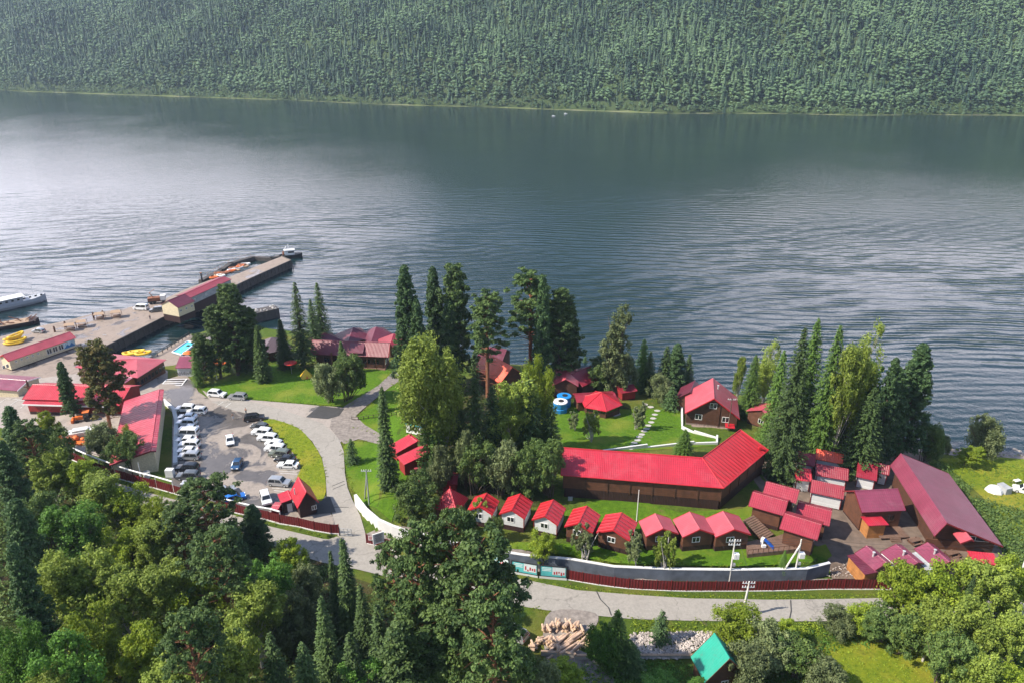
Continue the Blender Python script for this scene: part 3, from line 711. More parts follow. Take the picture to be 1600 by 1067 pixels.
# long bent building with tiled red roof
def bent(name, label, ridge, eave, hr, he, roofs, wallmat, zg, wall_split=None):
    Rg = [P(*p, zg+hr) for p in ridge]; E = [P(*p, zg+he) for p in eave]
    bk = []
    for r, e in zip(Rg, E): b = r+(r-e)*.10; bk.append(Vector((b.x, b.y, zg+he)))
    c = Rg[1].copy(); c.z = zg
    root = thing(name, label, 'building', c)
    for i in range(2):
        mb = MB()
        for (p, q, u, w) in ((E[i], E[i+1], Rg[i+1], Rg[i]), (Rg[i], Rg[i+1], bk[i+1], bk[i])):
            n = (q-p).cross(w-p).normalized()*.14; n = n if n.z > 0 else -n
            mb.add([p, q, u, w, p-n, q-n, u-n, w-n], [(0, 1, 2, 3), (7, 6, 5, 4), (0, 4, 5, 1), (1, 5, 6, 2), (2, 6, 7, 3), (3, 7, 4, 0)])
        mb.build('roof', roofs[i], root, off=c)
    # ridge, hip and eave flashing
    fl = MB()
    for a, b in ((Rg[0], Rg[1]), (Rg[1], Rg[2]), (Rg[1], E[1]), (E[0], E[1]), (E[1], E[2]), (Rg[0], E[0]), (Rg[2], E[2])): fl.tube([a+Vector((0, 0, .03)), b+Vector((0, 0, .03))], .12, 6)
    fl.build('flashing', M['trimred'], root, off=c)
    up, lo, posts = MB(), MB(), MB()
    def inset(i, t):     # t in [-1,1]: from front eave to back eave
        d = (Rg[i]-E[i]); s = .9*t
        p = Rg[i]+d*s if t > 0 else Rg[i]-(-d)*s
        return p
    for i in range(2):
        fr = [Rg[j]+(E[j]-Rg[j])*.93 for j in (i, i+1)]; ba = [Rg[j]-(E[j]-Rg[j])*.04 for j in (i, i+1)]
        u = (fr[1]-fr[0]).normalized(); g = .5
        a0 = fr[0]+u*g if i == 0 else fr[0]; a1 = fr[1]-u*g if i == 1 else fr[1]
        b0 = ba[0]+u*g if i == 0 else ba[0]; b1 = ba[1]-u*g if i == 1 else ba[1]
        poly = [(a0.x, a0.y), (a1.x, a1.y), (b1.x, b1.y), (b0.x, b0.y)]
        up.prism(poly, zg+he*.5, zg+he-.25)
        cx = sum(p[0] for p in poly)/4; cy = sum(p[1] for p in poly)/4
        lo.prism([(cx+(p[0]-cx)*.985, cy+(p[1]-cy)*.985) for p in poly], zg-2.2, zg+he*.5)
        # gable infill
        n = 7 if i == 0 else 5
        for k in range(n+1):
            q = a0.lerp(a1, k/n); posts.box((q.x, q.y, zg+he*.72), (.22, .22, he*.5), rz=math.atan2(u.y, u.x))
    up.build('upper_wall', wallmat, root, off=c); lo.build('lower_wall', M['dark'], root, off=c); posts.build('post', M['brownlog'], root, off=c)
    for j, sg in ((0, 1), (2, -1)):
        u = (Rg[1]-Rg[0]).normalized() if j == 0 else (Rg[1]-Rg[2]).normalized()
        a = E[j]+(Rg[j]-E[j])*.08+u*.5; b = bk[j]+(Rg[j]-bk[j])*.08+u*.5; t = Rg[j]+u*.5-Vector((0, 0, .2)); a.z = b.z = zg+he-.25
        w = u*.15
        MB().add([a, b, t, a+w, b+w, t+w], [(0, 1, 2), (5, 4, 3), (0, 3, 4, 1), (1, 4, 5, 2), (2, 5, 3, 0)]).build('gable_wall', wallmat, root, off=c)
    return root, E, Rg
zgL = ground_for(1000, 760, 6.0)
bb, E_, R_ = bent('long_lodge', 'long bent two-storey lodge with bright red tiled roof and dark brown walls', [(880, 699), (1097.5, 715), (1157, 671)], [(876.6, 742), (1130.8, 762.5), (1200.8, 703)], 8.6, 6.2, [M['red_tile'], M['red_rib']], M['brown'], 1.6)
o = MB(); p = P(891, 778, 3.0); o.box((p.x, p.y-.1, 3.0), (.9, .25, .8)); o.build('vent_box', M['grey'], bb, off=bb.location)
o = MB(); p = P(1195, 700, 1.6+7.0); o.box((p.x-.9, p.y, 8.75), (.7, .5, .5)); o.build('skylight', M['trimred'], bb, off=bb.location)

# two-storey house
th = gable('two_storey_house', 'tall brown two-storey house with steep pinkish red roof on a stone base', (1116, 622), (1114, 590.4), (1070, 645), 8.8, 4.0, M['brownlog'], M['pink'], side=-1, plinth=1.0, plinthmat=M['stone'], oh=.5, ohx=.9,
      trim=M['trimred'], wins=[('f', -3.1, 2.9, 1.5, 1.3), ('f', .1, 6.3, 1.5, 1.3), ('f', 3.3, 2.9, 1.5, 1.3)], chim=[(-1.5, 1.2, .9)])
wx = th['_wx']
bx('porch', M['trimred'], th, (wx+1.1, 4.4, 1.9), (2.2, 2.2, .14)); bx('downpipe', M['brown'], th, (wx+.1, 1.7, 3.6), (.14, .14, 6.2))
bx('base_wall', M['stone'], th, (wx+1.3, 0.2, .1), (2.6, 9.5, 1.0))
gable('lake_house', 'small house with plum roof just behind the tall two-storey house', (1078, 612), (1086, 594), (1068, 622), 6.5, 3.8, M['brown'], M['plum'], side=-1, hw=3.5, wins=[('f', 0, 2, 1.2, 1)])
gable('lake_house', 'house with red roof hidden behind firs, right of the tall two-storey house', (1190, 640), (1210, 628), (1180, 650), 5.4, 3.6, M['brown'], M['pink'], side=-1, hw=4, wins=[('f', 0, 2, 1.2, 1)])
gable('lake_house', 'house with red roof showing between tall firs and the green fir behind the white-walled cabins', (1318, 655), (1322, 632), (1300, 662), 6.5, 3.4, M['brown'], M['mauve'], side=-1, hw=4.5)

# hexagonal pavilion
zg = ground_for(939, 612, 5.4); c = P(939.5, 613, zg+5.4)
root = thing('pavilion', 'six-sided timber pavilion with red faceted roof on the lawn', 'pavilion', (c.x, c.y, zg), R(8))
rr, n = 5.6, 6
ring = [(rr*math.cos(2*math.pi*(k+.5)/n), rr*math.sin(2*math.pi*(k+.5)/n)) for k in range(n)]
MB().add([(x, y, 3.0) for x, y in ring]+[(0, 0, 5.5)]+[(x, y, 2.86) for x, y in ring], [(k, (k+1) % n, n) for k in range(n)]+[(k, n+1+k, n+1+(k+1) % n, (k+1) % n) for k in range(n)]+[tuple(range(2*n, n, -1))]).build('roof', M['red'], root)
rb = MB()
for x, y in ring: rb.tube([(x, y, 3.03), (0, 0, 5.53)], .1, 5)
rb.build('roof_rib', M['trimred'], root)
MB().prism([(x*.86, y*.86) for x, y in ring], .3, 1.7).build('wall', M['brownlog'], root)
MB().prism([(x*.84, y*.84) for x, y in ring], 1.7, 2.9).build('glazing', M['glass'], root)
pb = MB()
for x, y in ring: pb.tube([(x*.87, y*.87, .3), (x*.87, y*.87, 2.95)], .12, 6)
pb.build('post', M['brown'], root); MB().prism([(x*.95, y*.95) for x, y in ring], -1.2, .3).build('plinth', M['conc'], root)
gable('pavilion_annex', 'low red-roofed annex joined behind the six-sided pavilion', (961, 613.5), (898, 617.5), (940, 621), 3.9, 3.2, M['brown'], M['wine'], side=-1, hw=2.6)
gable('lake_house', 'brown house with two-tone red roof behind the blue tanks', (893, 584), (922, 572), (905, 594), 6.2, 4.0, M['brownlog'], M['wine'], side=1, hw=4.2, trim=M['pink'], wins=[('f', 0, 2.4, 1.3, 1)])
gable('lake_house', 'house with plum and red roof half lost in the trees left of the blue tanks', (884, 592), (886, 566), (876, 588), 6.4, 4.4, M['brownlog'], M['pink'], side=-1, hw=3.4)
gable('boat_shed', 'small red-walled shed glimpsed behind the poplar beyond the pavilion', (965, 604), (990, 600), (978, 612), 3.6, 2.8, M['redwall'], M['wine'], side=-1, hw=2.5, wins=[('l', 0, 1.6, 1.4, .9)])

# lakeside restaurant complex
rest = gable('restaurant', 'long brown timber restaurant by the lake with wide wine-red roof', (609.6, 535.5), (488, 531), (545, 555.5), 7.4, 4.2, M['brownlog'], M['lodge'], side=-1, plinth=.4, oh=1.0, ohx=1.2, trim=M['trimred'],
             wins=[('l', x, 2.2, 1.5, 1.2, M['brown']) for x in (-7, -4, -1, 2.2, 5, 7.6)]+[('f', -1.5, 2.2, 1.2, 1.2), ('f', 1.5, 2.2, 1.2, 1.2)], door=('l', 3.7, 2.1))
wx, yl = rest['_wx'], rest['_yl']
dm = MB().sect([(yl-1.2, 5.2), (yl-1.2, 5.05), (0, 7.1), (0, 7.25)], -.2, 4.2); dm.build('dormer_roof', M['plum'], rest)
bx('dormer', M['brown'], rest, (2.2, yl+.6, 4.75), (2.6, 1.8, .9)); window(rest, 'l', 2.2, 4.75, .7, .5, (1, -yl+.3), M['wtrim'], mull=False)
for x in np.linspace(-wx, wx, 9): MB().tube([(x, yl-.75, -.5), (x, yl-.75, 3.7)], .1, 6).build('post', M['brown'], rest)
bx('veranda', M['deck'], rest, (0, yl-.7, .1), (2*wx, 1.8, .3))
mb = MB(); mb.tube([(-5.2, yl-.9, .2), (-5.2, yl-.9, 5.0)], .22, 8); mb.build('stove_pipe', M['barkred'], rest)
def pyr(name, label, apex, h, r, rz, mt, group=None, wall=True):
    zg = ground_for(apex[0], apex[1], h); c = P(apex[0], apex[1], zg+h); e = h-r*.62
    root = thing(name, label, 'building', (c.x, c.y, zg), rz, group)
    MB().add([(-r, -r, e), (r, -r, e), (r, r, e), (-r, r, e), (0, 0, h), (-r, -r, e-.15), (r, -r, e-.15), (r, r, e-.15), (-r, r, e-.15)], [(0, 1, 4), (1, 2, 4), (2, 3, 4), (3, 0, 4), (0, 5, 6, 1), (1, 6, 7, 2), (2, 7, 8, 3), (3, 8, 5, 0), (8, 7, 6, 5)]).build('roof', mt, root)
    bx('wall', M['brownlog'], root, (0, 0, e/2-1.2), (2*r-1.4, 2*r-1.4, e+2.1))
    window(root, 'l', 0, e-1.4, 1.6, 1.1, (r-.7, r-.7), M['brown'])
    return root
g_ = 'pyramid-roofed lakeside blocks'
pyr('lakeside_block', 'pyramid-roofed plum block behind the restaurant, next to the fir trees', (552, 511.5), 7.0, 4.6, R(38), M['plum'], g_)
pyr('lakeside_block', 'pyramid-roofed plum block behind the middle of the restaurant roof', (587.7, 510.5), 7.2, 4.8, R(38), M['plum'], g_)
pyr('lakeside_block', 'redder pyramid-roofed block behind the right end of the restaurant', (615, 521), 6.6, 4.0, R(38), M['wine'], g_)
pyr('lakeside_block', 'pyramid-roofed block mostly hidden by firs at the left end of the restaurant', (507, 519), 6.2, 4.0, R(38), M['plum'], g_)
pyr('lakeside_hut', 'dark-roofed hut alone at the water between two firs', (424, 527), 6.2, 4.6, R(30), M['darkroof'])

# big house hidden in the middle trees, house with banner, store sheds
gable('hidden_house', 'house with sunlit orange-red roof showing between the central trees', (801, 573), (757, 549), (779, 597), 8.2, 4.6, M['brown'], M['orange'], side=-1, wins=[('f', 0, 2.5, 1.4, 1.1)])
gable('hidden_house', 'house with plum roof just above the orange-red roof in the central trees', (792, 546), (752, 540), (770, 556), 7.0, 4.6, M['brownlog'], M['plum'], side=-1, hw=4)
bh = gable('banner_house', 'brick-red timber house behind the big birch with a blue and white banner', (700, 604), (660, 604), (668, 622), 8.4, 5.6, M['redwall'], M['wine'], side=-1, hw=4.4, oh=.8, wins=[('l', -3.4, 3.9, 1.5, 1.6), ('l', -.2, 3.9, 1.5, 1.6)])
zg = ground_for(647, 668, 0); a, b = G(635, 676), G(659, 682)
t = thing('banner', 'white banner with blue top edge hung on the fence of the banner house', 'banner', ((a.x+b.x)/2, (a.y+b.y)/2, a.z), math.atan2(b.y-a.y, b.x-a.x))
ln = (b-a).length
bx('cloth', M['wtrim'], t, (0, 0, 1.5), (ln, .06, 2.6)); bx('blue_band', plain('sky blue', (.03, .45, .55), .6), t, (0, -.045, 2.55), (ln, .03, .5))
mb = MB()
for k in range(7): mb.box((-ln/2+.5+k*ln/7.5, -.045, 1.2+.25*math.sin(k*2)), (.28, .03, .5))
mb.build('lettering', M['grey'], t); mb = MB()
for s in (-1, 1): mb.tube([(s*ln/2, .1, -.5), (s*ln/2, .1, 3.0)], .06, 6)
mb.build('post', M['steel'], t)
gable('store_shed', 'low open-sided shed with red ribbed roof behind the slim spruce', (652, 689), (638.4, 678.4), (622.5, 703.7), 3.4, 2.4, M['redwall'], M['red'], side=-1, hw=5.2, hwo=.6, oh=.3, plinth=.1)
gable('store_shed', 'red-clad shed with red ribbed roof next to the dark shrubs', (672, 706), (660, 694.3), (633.7, 719.6), 4.0, 3.0, M['redwall'], M['red'], side=-1, hw=6.0, hwo=1.0, oh=.3, plinth=.1)
gable('store_shed', 'small shed with faded red roof low between the round shrubs', (662, 735), (650, 737), (655, 748), 2.8, 2.2, M['redwall'], M['pink'], side=-1, hw=2.6, plinth=.1)
gable('kiosk', 'small red kiosk under the central firs with dark roof', (736, 706), (714, 704), (724, 712), 3.2, 2.6, M['redwall'], M['red'], side=-1, hw=1.6, plinth=.1)
gable('kiosk', 'tiny red-roofed kiosk in the shrubs above the pyramid-roofed hut', (716, 743), (690, 742), (703, 754), 3.4, 2.8, M['redwall'], M['wine'], side=-1, hw=2.0, plinth=.1)

# white-walled dark red roofed cabins
WC = [((1274, 709), (1247, 705), (1270.6, 727.8), M['wine'], 'white-walled cabin with dark red roof against the tall firs, top left of the white block'),
      ((1267, 732.5), (1241.5, 730.6), (1264, 751), M['red'], 'white-walled cabin with half sunlit red roof, left column of the white block, lower one'),
      ((1318.5, 709), (1276, 701), (1319, 725), M['orange'], 'white-walled cabin with sunlit orange-red roof at the back of the white block'),
      ((1326, 732.5), (1276, 724), (1323, 750), M['wine'], 'white-walled cabin with dark red roof in the middle of the white block'),
      ((1320, 759.6), (1268.7, 749), (1316.5, 779), M['wine'], 'white-walled cabin with dark red roof and widest white front, nearest of the white block'),
      ((1372, 724), (1341, 717.5), (1371, 751), M['wine'], 'white-walled cabin with wine roof under the big cedar'),
      ((1391, 727), (1374, 723.4), (1390.4, 742), M['wine'], 'narrow white-walled cabin with wine roof beside the long mauve-roofed hall')]
for a, b, e, mt, lb in WC:
    gable('cabin', lb, a, b, e, 4.6, 3.1, M['white'], mt, side=-1, plinth=.3, oh=.45, ohx=.3, corner=M['trim'], trim=M['trim'], cat='cabin', group='white-walled cabins', door=('f', 0, 2.0))
# brown cluster
KC = [((1231, 783), (1176, 768), (1217.6, 803), 'brown cabin with red tiled roof above the wooden stairs'),
      ((1248.7, 765.7), (1197.5, 752), (1236, 783.5), 'brown cabin with red tiled roof just behind the one above the stairs'),
      ((1283.8, 819), (1225.6, 801.4), (1265.4, 839.7), 'brown cabin with red tiled roof beside the wooden deck'),
      ((1299.7, 798), (1247, 784.7), (1287.7, 819), 'brown cabin with red tiled roof behind the deck-side cabin')]
for a, b, e, lb in KC:
    h = gable('cabin', lb, a, b, e, 5.4, 4.1, M['brown'], M['maroon'], side=-1, plinth=.9, sink=2.6, oh=.6, ohx=.7, trim=M['trim'], cat='cabin', group='brown cabins with tiled roofs', wins=[('f', 0, 2.7, 1.4, 1.1)])
h8 = gable('log_house', 'brown timber house with mauve roof and porch wing beside the long hall', (1403, 763), (1335.5, 766), (1364, 799), 7.0, 4.6, M['brown'], M['mauve'], side=-1, plinth=.4, oh=.5, ohx=.4, trim=M['trim'], wins=[('l', 2.0, 2.6, 1.3, 1.3, M['brown'])])
w_ = h8['_wx']; y_ = h8['_yl']
bx('porch_wing', M['ochre'], h8, (-w_+1.9, y_-1.2, 1.4), (3.2, 2.4, 3.4)); bx('porch_roof', M['red_tile'], h8, (-w_+1.9, y_-1.35, 3.2), (3.9, 2.9, .14)); bx('terrace', M['deck'], h8, (1.5, y_-1.6, .5), (5.5, 3.2, .2))
steps(h8, (1.5, y_-3.3, .5), 4, 2.0, dirn=(0, -1))
# long hall on the right
hall = gable('long_hall', 'very long hall with mauve roof running down to the roadside willows', (1480, 816.5), (1407.5, 708), (1571.8, 858.8), 7.0, 3.0, M['brownlog'], M['mauve'], side=1, plinth=.2, oh=.6, ohx=1.5, hwo=1.5, dropo=3.0, trim=M['trim'])
w_ = hall['_wx']
bx('front_wall', M['brown'], hall, (w_+.12, 2.2, 1.0), (.2, 8.5, 2.6))
# pink cross gable over the door
zg = hall['_zg']
gable('entrance_canopy', 'small faded pink gabled canopy over the entrance of the long hall', (1518, 842), (1505.8, 827), (1492.4, 837), 5.4, 4.5, M['brown'], M['pink'], side=-1, hwo=.5, walls=False, zg=zg, cat='canopy', trim=M['trim'])
window(hall, 'f', 6.2, 3.1, 4.6, .8, (w_, 0), M['wtrim'])
gable('lean_to', 'ochre boarded lean-to with bright red flat roof at the end of the long hall', (1553, 865), (1512, 861), (1519, 872), 3.0, 2.7, M['ochre'], M['red'], side=-1, hw=2.6, hwo=.3, oh=.15, ohx=.2, plinth=.1, cat='shed')
# three pink roofed sheds by the fence
SH = [((1386, 878.4), (1354, 852), (1370, 893), 'wine-sided roadside shed with pink roof and steel chimney, nearest the dark flat roof'),
      ((1434.7, 878.4), (1400, 849.6), (1409, 890), 'roadside shed with pink roof and chimney between two white flat roofs'),
      ((1483.6, 877), (1449, 846.8), (1465, 890), 'roadside shed with pink roof and chimney beside the willows')]
for a, b, e, lb in SH:
    gable('roadside_shed', lb, a, b, e, 4.2, 3.2, M['brown'], M['mauve'], side=-1, plinth=.3, oh=.3, ohx=.3, hwo=1.4, trim=M['trim'], chim=[(0, -.7, .8)], cat='shed', group='pink-roofed roadside sheds')
gable('flat_shed', 'ochre boarded shed with dark flat roof at the corner by the red fence', (1370, 893.5), (1342, 863.5), (1351, 896.5), 3.1, 2.95, M['ochre'], M['plum'], side=-1, hwo=.3, oh=.2, ohx=.2, plinth=.1, cat='shed')
for (a, b, e, mt, lb) in (((1409, 892.8), (1381.5, 864), (1400, 894), 'wtrim', 'white flat roof panel between the first two pink-roofed sheds'), ((1462, 889), (1430, 862), (1449, 890), 'grey', 'grey flat roof panel between the last two pink-roofed sheds')):
    gable('flat_canopy', lb, a, b, e, 3.0, 2.95, M['concw'], M[mt], side=-1, hwo=.4, oh=.1, ohx=.1, plinth=.05, cat='canopy', group='flat roofs between the sheds')

# gatehouse
gh = gable('gatehouse', 'dark red gatehouse with tall peaked roof beside the driveway', (478.7, 767.7), (466, 744.5), (460, 785), 6.0, 2.9, M['dark'], M['red'], side=-1, plinth=.1, oh=.5, ohx=.6, trim=M['trimred'], chim=[], wins=[('f', 1.2, 1.6, .8, .8)])
w_ = gh['_wx']; y_ = gh['_yl']
MB().tube([(0, -1.6, 4.2), (0, -1.6, 5.6)], .12, 8).build('chimney', M['steel'], gh)
gable('gatehouse_annex', 'low annex with flat bright red roof and white door joined to the gatehouse', (455.5, 779.5), (449.5, 765.5), (432, 768), 3.0, 2.8, M['dark'], M['red'], side=-1, hwo=.3, oh=.2, ohx=.2, plinth=.05, door=('f', -.5, 2.0, M['wtrim']), cat='annex')
gable('bin_shelter', 'small bright red box shelter against the fence by the gatehouse', (438, 789), (426, 788), (430, 792), 1.9, 1.75, M['redwall'], M['pink'], side=-1, hw=1.2, oh=.1, ohx=.1, plinth=.05, cat='shelter')

# left yard: the L-shaped hall
lw = gable('market_hall', 'long red ribbed roof running along the sunken green strip by the white wall', (235.5, 704), (249, 608), (200, 640), 5.6, 3.9, M['cream'], M['rose'], side=-1, hw=8.2, hwo=1.0, oh=.5, plinth=.1, trim=M['trim'], zg=-.2, cat='building')
lm = gable('market_hall', 'red-roofed hall wing running left behind the carved post', (204, 604), (51, 600), (140, 622.5), 5.6, 3.8, M['redwall'], M['red'], side=-1, oh=.6, plinth=.1, trim=M['trim'], cat='building', hw=4.6)
MB().sect([(-5.6, 3.0), (-5.6, 2.85), (-3.4, 3.6), (-3.4, 3.75)], -lm['_wx'], lm['_wx']).build('lower_roof', M['red_tile'], lm)
bx('eave_board', M['wtrim'], lm, (0, -5.7, 2.85), (2*lm['_wx'], .12, .35))
gable('low_hall', 'low hall with pale lilac roof at the left edge by the parking bays', (44, 594), (-40, 588), (5, 611), 4.0, 3.0, M['cream'], M['mauve'], side=-1, oh=.4, plinth=.1, trim=M['wtrim'], cat='building', hw=4.2)
def hip(name, label, px4, ridge2, he, hr, mt, wallmat, zg, cat='building', inset=.8):
    E = [P(*p, zg+he) for p in px4]; Rr = [P(*p, zg+hr) for p in ridge2]; c = sum(E, Vector())/4; c.z = zg
    root = thing(name, label, cat, c)
    mb = MB(); d = Vector((0, 0, .15)); n = len(E)
    mb.add(E+Rr+[e-d for e in E], [(0, 1, 5, 4), (1, 2, 5), (2, 3, 4, 5), (3, 0, 4), (0, 6, 7, 1), (1, 7, 8, 2), (2, 8, 9, 3), (3, 9, 6, 0), (9, 8, 7, 6)])
    mb.build('roof', mt, root, off=c)
    cc = Vector((c.x, c.y)); pl = []
    for e in E:
        q = e.to_2d()-cc; pl.append(tuple(cc+q*(1-inset/q.length)))
    MB().prism(pl, zg-2.5, zg+he-.16).build('wall', wallmat, root, off=c)
    return root, E
hp, HE = hip('boat_house', 'broad pink hipped-roof building between the quay and the yard', [(117, 573), (215, 590), (260, 561.5), (160, 551)], [(150, 562), (213.7, 560.5)], 4.0, 5.6, M['pink'], M['brownlog'], ground_for(190, 575, 4))
a, b = HE[1], HE[2]; mid = (a+b)/2; ang = math.atan2(b.y-a.y, b.x-a.x)
mb = MB()
for k in range(8):
    q = a.lerp(b, (k+.5)/8); mb.box((q.x+math.sin(ang)*-.9+.2, q.y, q.z-2.1), (.9, .08, 1.2), rz=ang)
mb.build('window', M['glass'], hp, off=hp.location)
gable('side_shed', 'mauve roofed low lean-to in front of the pink hipped building', (207, 590), (190, 585), (195, 594), 3.4, 2.9, M['ochre'], M['mauve'], side=-1, hw=2.4, plinth=.1, cat='shed')
qb = gable('quay_building', 'long narrow cream building with pink-red roof on the quay', (109, 518.5), (3.5, 554), (46, 553), 4.6, 3.1, M['cream'], M['pink'], side=-1, plinth=.1, oh=.4, ohx=.3, zg=-3.7, trim=M['trimred'],
      wins=[('l', x, 1.75, .5, .9) for x in (-11.5, -10.5)]+[('l', x, 2.2, .45, .45) for x in (-8, -6.4, -4.8, -3.2, -1.6)]+[('l', x, 1.7, 1.3, 1.5) for x in (1.6, 3.4, 5.2, 7.0)], cat='building')
w_ = qb['_wx']; y_ = qb['_yl']
mur = MB().box((w_-2.0, y_-.04, 1.7), (3.6, .06, 2.0)).build('mural', plain('blue mural', (.35, .50, .62), .6, .5, .6), qb)
MB().add([(w_-3.7, y_-.09, .8), (w_-2.6, y_-.09, 1.9), (w_-1.9, y_-.09, 1.3), (w_-1.2, y_-.09, 2.1), (w_-.3, y_-.09, .9), (w_-.3, y_-.09, .75), (w_-3.7, y_-.09, .75)], [(0, 6, 5, 4, 3, 2, 1)]).build('painted_mountains', plain('mountain blue', (.02, .14, .35), .6), mur)
sh = gable('bath_house', 'small white-walled building with mauve roof and dark scrawled lettering by the pines', (312, 556), (281, 556.5), (290, 574.5), 4.6, 3.0, M['white'], M['mauve'], side=-1, plinth=.1, oh=.3, ohx=.3, cat='building')
mb = MB(); rnd = random.Random(3)
for k in range(16): mb.box((-3.1+k*.42, sh['_yl']-.03, 1.3+rnd.uniform(-.2, .2)), (.1, .05, rnd.uniform(.5, 1.1)), tilt=Matrix.Rotation(rnd.uniform(-.7, .7), 3, 'Y'))
mb.build('lettering', M['black'], sh)

# ------------------------------------------------------------------ quay, pier and boats
ZQ = -3.9
quay = thing('quay', 'broad grey-brown concrete quay and long pier running out into the lake', 'pier', P(150, 520, ZQ))
qp = [P(a, b, ZQ) for a, b in [(-160, 560), (5, 525), (60, 510), (100, 502), (147, 490), (210, 479), (252, 470), (290, 452), (330, 437), (356, 434), (440, 401), (455, 407.5), (400, 432), (349, 456), (300, 478), (252, 498), (167, 541), (156, 551), (200, 590), (100, 600), (-160, 640)]]
MB().prism([(p.x, p.y) for p in qp], -9, ZQ-.05).build('pier_wall', M['timber'], quay, off=quay.location)
sq = sheet('deck', [(p.x, p.y) for p in qp], M['quay'], .0, smooth=False, z=ZQ, world=True, step=4)
sq.parent = quay; sq.location = -quay.location; del sq['kind']
def railpath(px, z): return [P(a, b, z) for a, b in px]
kb = MB()
for a, b in zip(qp[10:18], qp[11:19]): kb.tube([a+Vector((0, 0, .15)), b+Vector((0, 0, .15))], .2, 5)
kb.build('kerb_beam', M['timber'], quay, off=quay.location)
pl = MB()
near = qp[11:18]
for a, b in zip(near, near[1:]):
    n = max(1, int((b-a).length/2.2)); o_ = (b-a).normalized(); s_ = Vector((-o_.y, o_.x, 0)); s_ = s_ if s_.y < 0 else -s_
    for k in range(n):
        q = a.lerp(b, k/n)+s_*.25; pl.tube([q+Vector((0, 0, -.1)), q+s_*.5+Vector((0, 0, -4.5))], .16, 6)
pl.build('fender_pile', M['timber'], quay, off=quay.location)
# long pier shed and its taller head house
gable('pier_shed', 'long pier shed with plum-red roof over a grey upper wall', (350, 432), (286, 460.5), (350, 436.6), 6.4, 5.6, M['grey'], M['wine'], side=-1, hw=3.2, plinth=2.9, plinthmat=M['dark'], oh=.3, ohx=.2, zg=ZQ, cat='building', sink=.3, wins=[('l', x, 4.2, .5, .5) for x in (-9, -3, 3, 9)])
gable('pier_house', 'darker plum-roofed gabled building at the landward end of the pier shed', (289, 459.5), (262, 470), (289.4, 465), 7.4, 5.4, M['cream'], M['plum'], side=-1, hw=4.2, plinth=2.0, plinthmat=M['dark'], oh=.5, ohx=.3, zg=ZQ, cat='building', sink=.3, wins=[('l', 0, 3.9, .6, .6), ('l', 2.4, 3.9, .6, .6), ('l', -2.4, 3.9, .6, .6)])
# floating boom around the inner basin
def pontoon(name, label, px, w, h, z, mat, group=None, rail=True):
    pts = [P(a, b, z) for a, b in px]; c = pts[0].copy()
    root = thing(name, label, 'pontoon', c, 0, group)
    mb = MB(); rb = MB()
    for a, b in zip(pts, pts[1:]):
        d = (b-a); mb.box((a+b)/2+Vector((0, 0, -h/2)), (d.length+w*.6, w, h), rz=math.atan2(d.y, d.x))
        if rail:
            n = max(1, int(d.length/2.5)); s_ = Vector((-d.y, d.x, 0)).normalized()*w*.45
            for k in range(n+1):
                q = a.lerp(b, k/n)+s_; rb.tube([q, q+Vector((0, 0, 1.1))], .05, 4)
            rb.tube([a+s_+Vector((0, 0, 1.1)), b+s_+Vector((0, 0, 1.1))], .05, 4)
    mb.build('float', mat, root, off=c)
    if rail: rb.build('railing', M['rust'], root, off=c)
    return root
pontoon('pontoon', 'dark floating boom with rail running along the outer side of the pier', [(315, 437), (345, 421), (360, 411), (394, 401)], 2.2, 1.8, -5.2, M['timber'])
pontoon('pontoon', 'dark floating boom closing the far end of the pier basin', [(394, 401), (424, 402.5), (446, 398)], 2.0, 1.6, -5.4, M['timber'], rail=False)
t = thing('mooring_post', 'tall black post at the back corner of the pier shed', 'post', P(315.5, 437, -4.5)); MB().tube([(0, 0, -2), (0, 0, 2.6)], .3, 8).build('post', M['black'], t); MB().tube([(0, 0, 2.6), (0, 0, 2.9)], .4, 8).build('cap', M['rust'], t)
# heap of rafts / cargo
rs = random.Random(8)
for k in range(16):
    f = k/15; px = 336+50*f+rs.uniform(-3, 3); py = 432-14*f+rs.uniform(-4, 4)
    p = P(px, py, -5.3+rs.uniform(0, .8)); a = rs.uniform(-.5, 1.0)
    mb = MB(); Lh, Wh = rs.uniform(1.6, 2.4), rs.uniform(.7, 1.0)
    ring = [(Lh*math.cos(t_)*(1.0 if math.cos(t_) > 0 else .9), Wh*math.sin(t_), .45+.15*abs(math.cos(t_))) for t_ in [2*math.pi*j/14 for j in range(15)]]
    t = thing('cargo_raft', 'orange and pale rubber raft in the heap on the pier basin', 'raft', p, a, 'rafts heaped beside the pier shed')
    mb.tube(ring, .36, 6).build('tube', [M['orangep'], M['rust'], M['tan'], M['concw']][k % 4], t)
    MB().box((0, 0, .3), (Lh*1.7, Wh*1.5, .12)).build('floor', M['tan'], t)
def hull(mb, Lh, Wd, ht, z0=0, fine=.35):
    rings = []
    for i in range(13):
        u = i/12; x = -Lh/2+Lh*u
        w = Wd/2*(1 if u < 1-fine else math.sqrt(max(0.0, 1-((u-(1-fine))/fine)**2))*.98+.02)*(1 if u > .06 else .8)
        sh = .25*ht*max(0, (u-.6)/.4)**2
        rings.append([(x, -w*.75, z0), (x, -w, z0+ht*.6), (x, -w, z0+ht+sh), (x, w, z0+ht+sh), (x, w, z0+ht*.6), (x, w*.75, z0)])
    return mb.loft(rings)
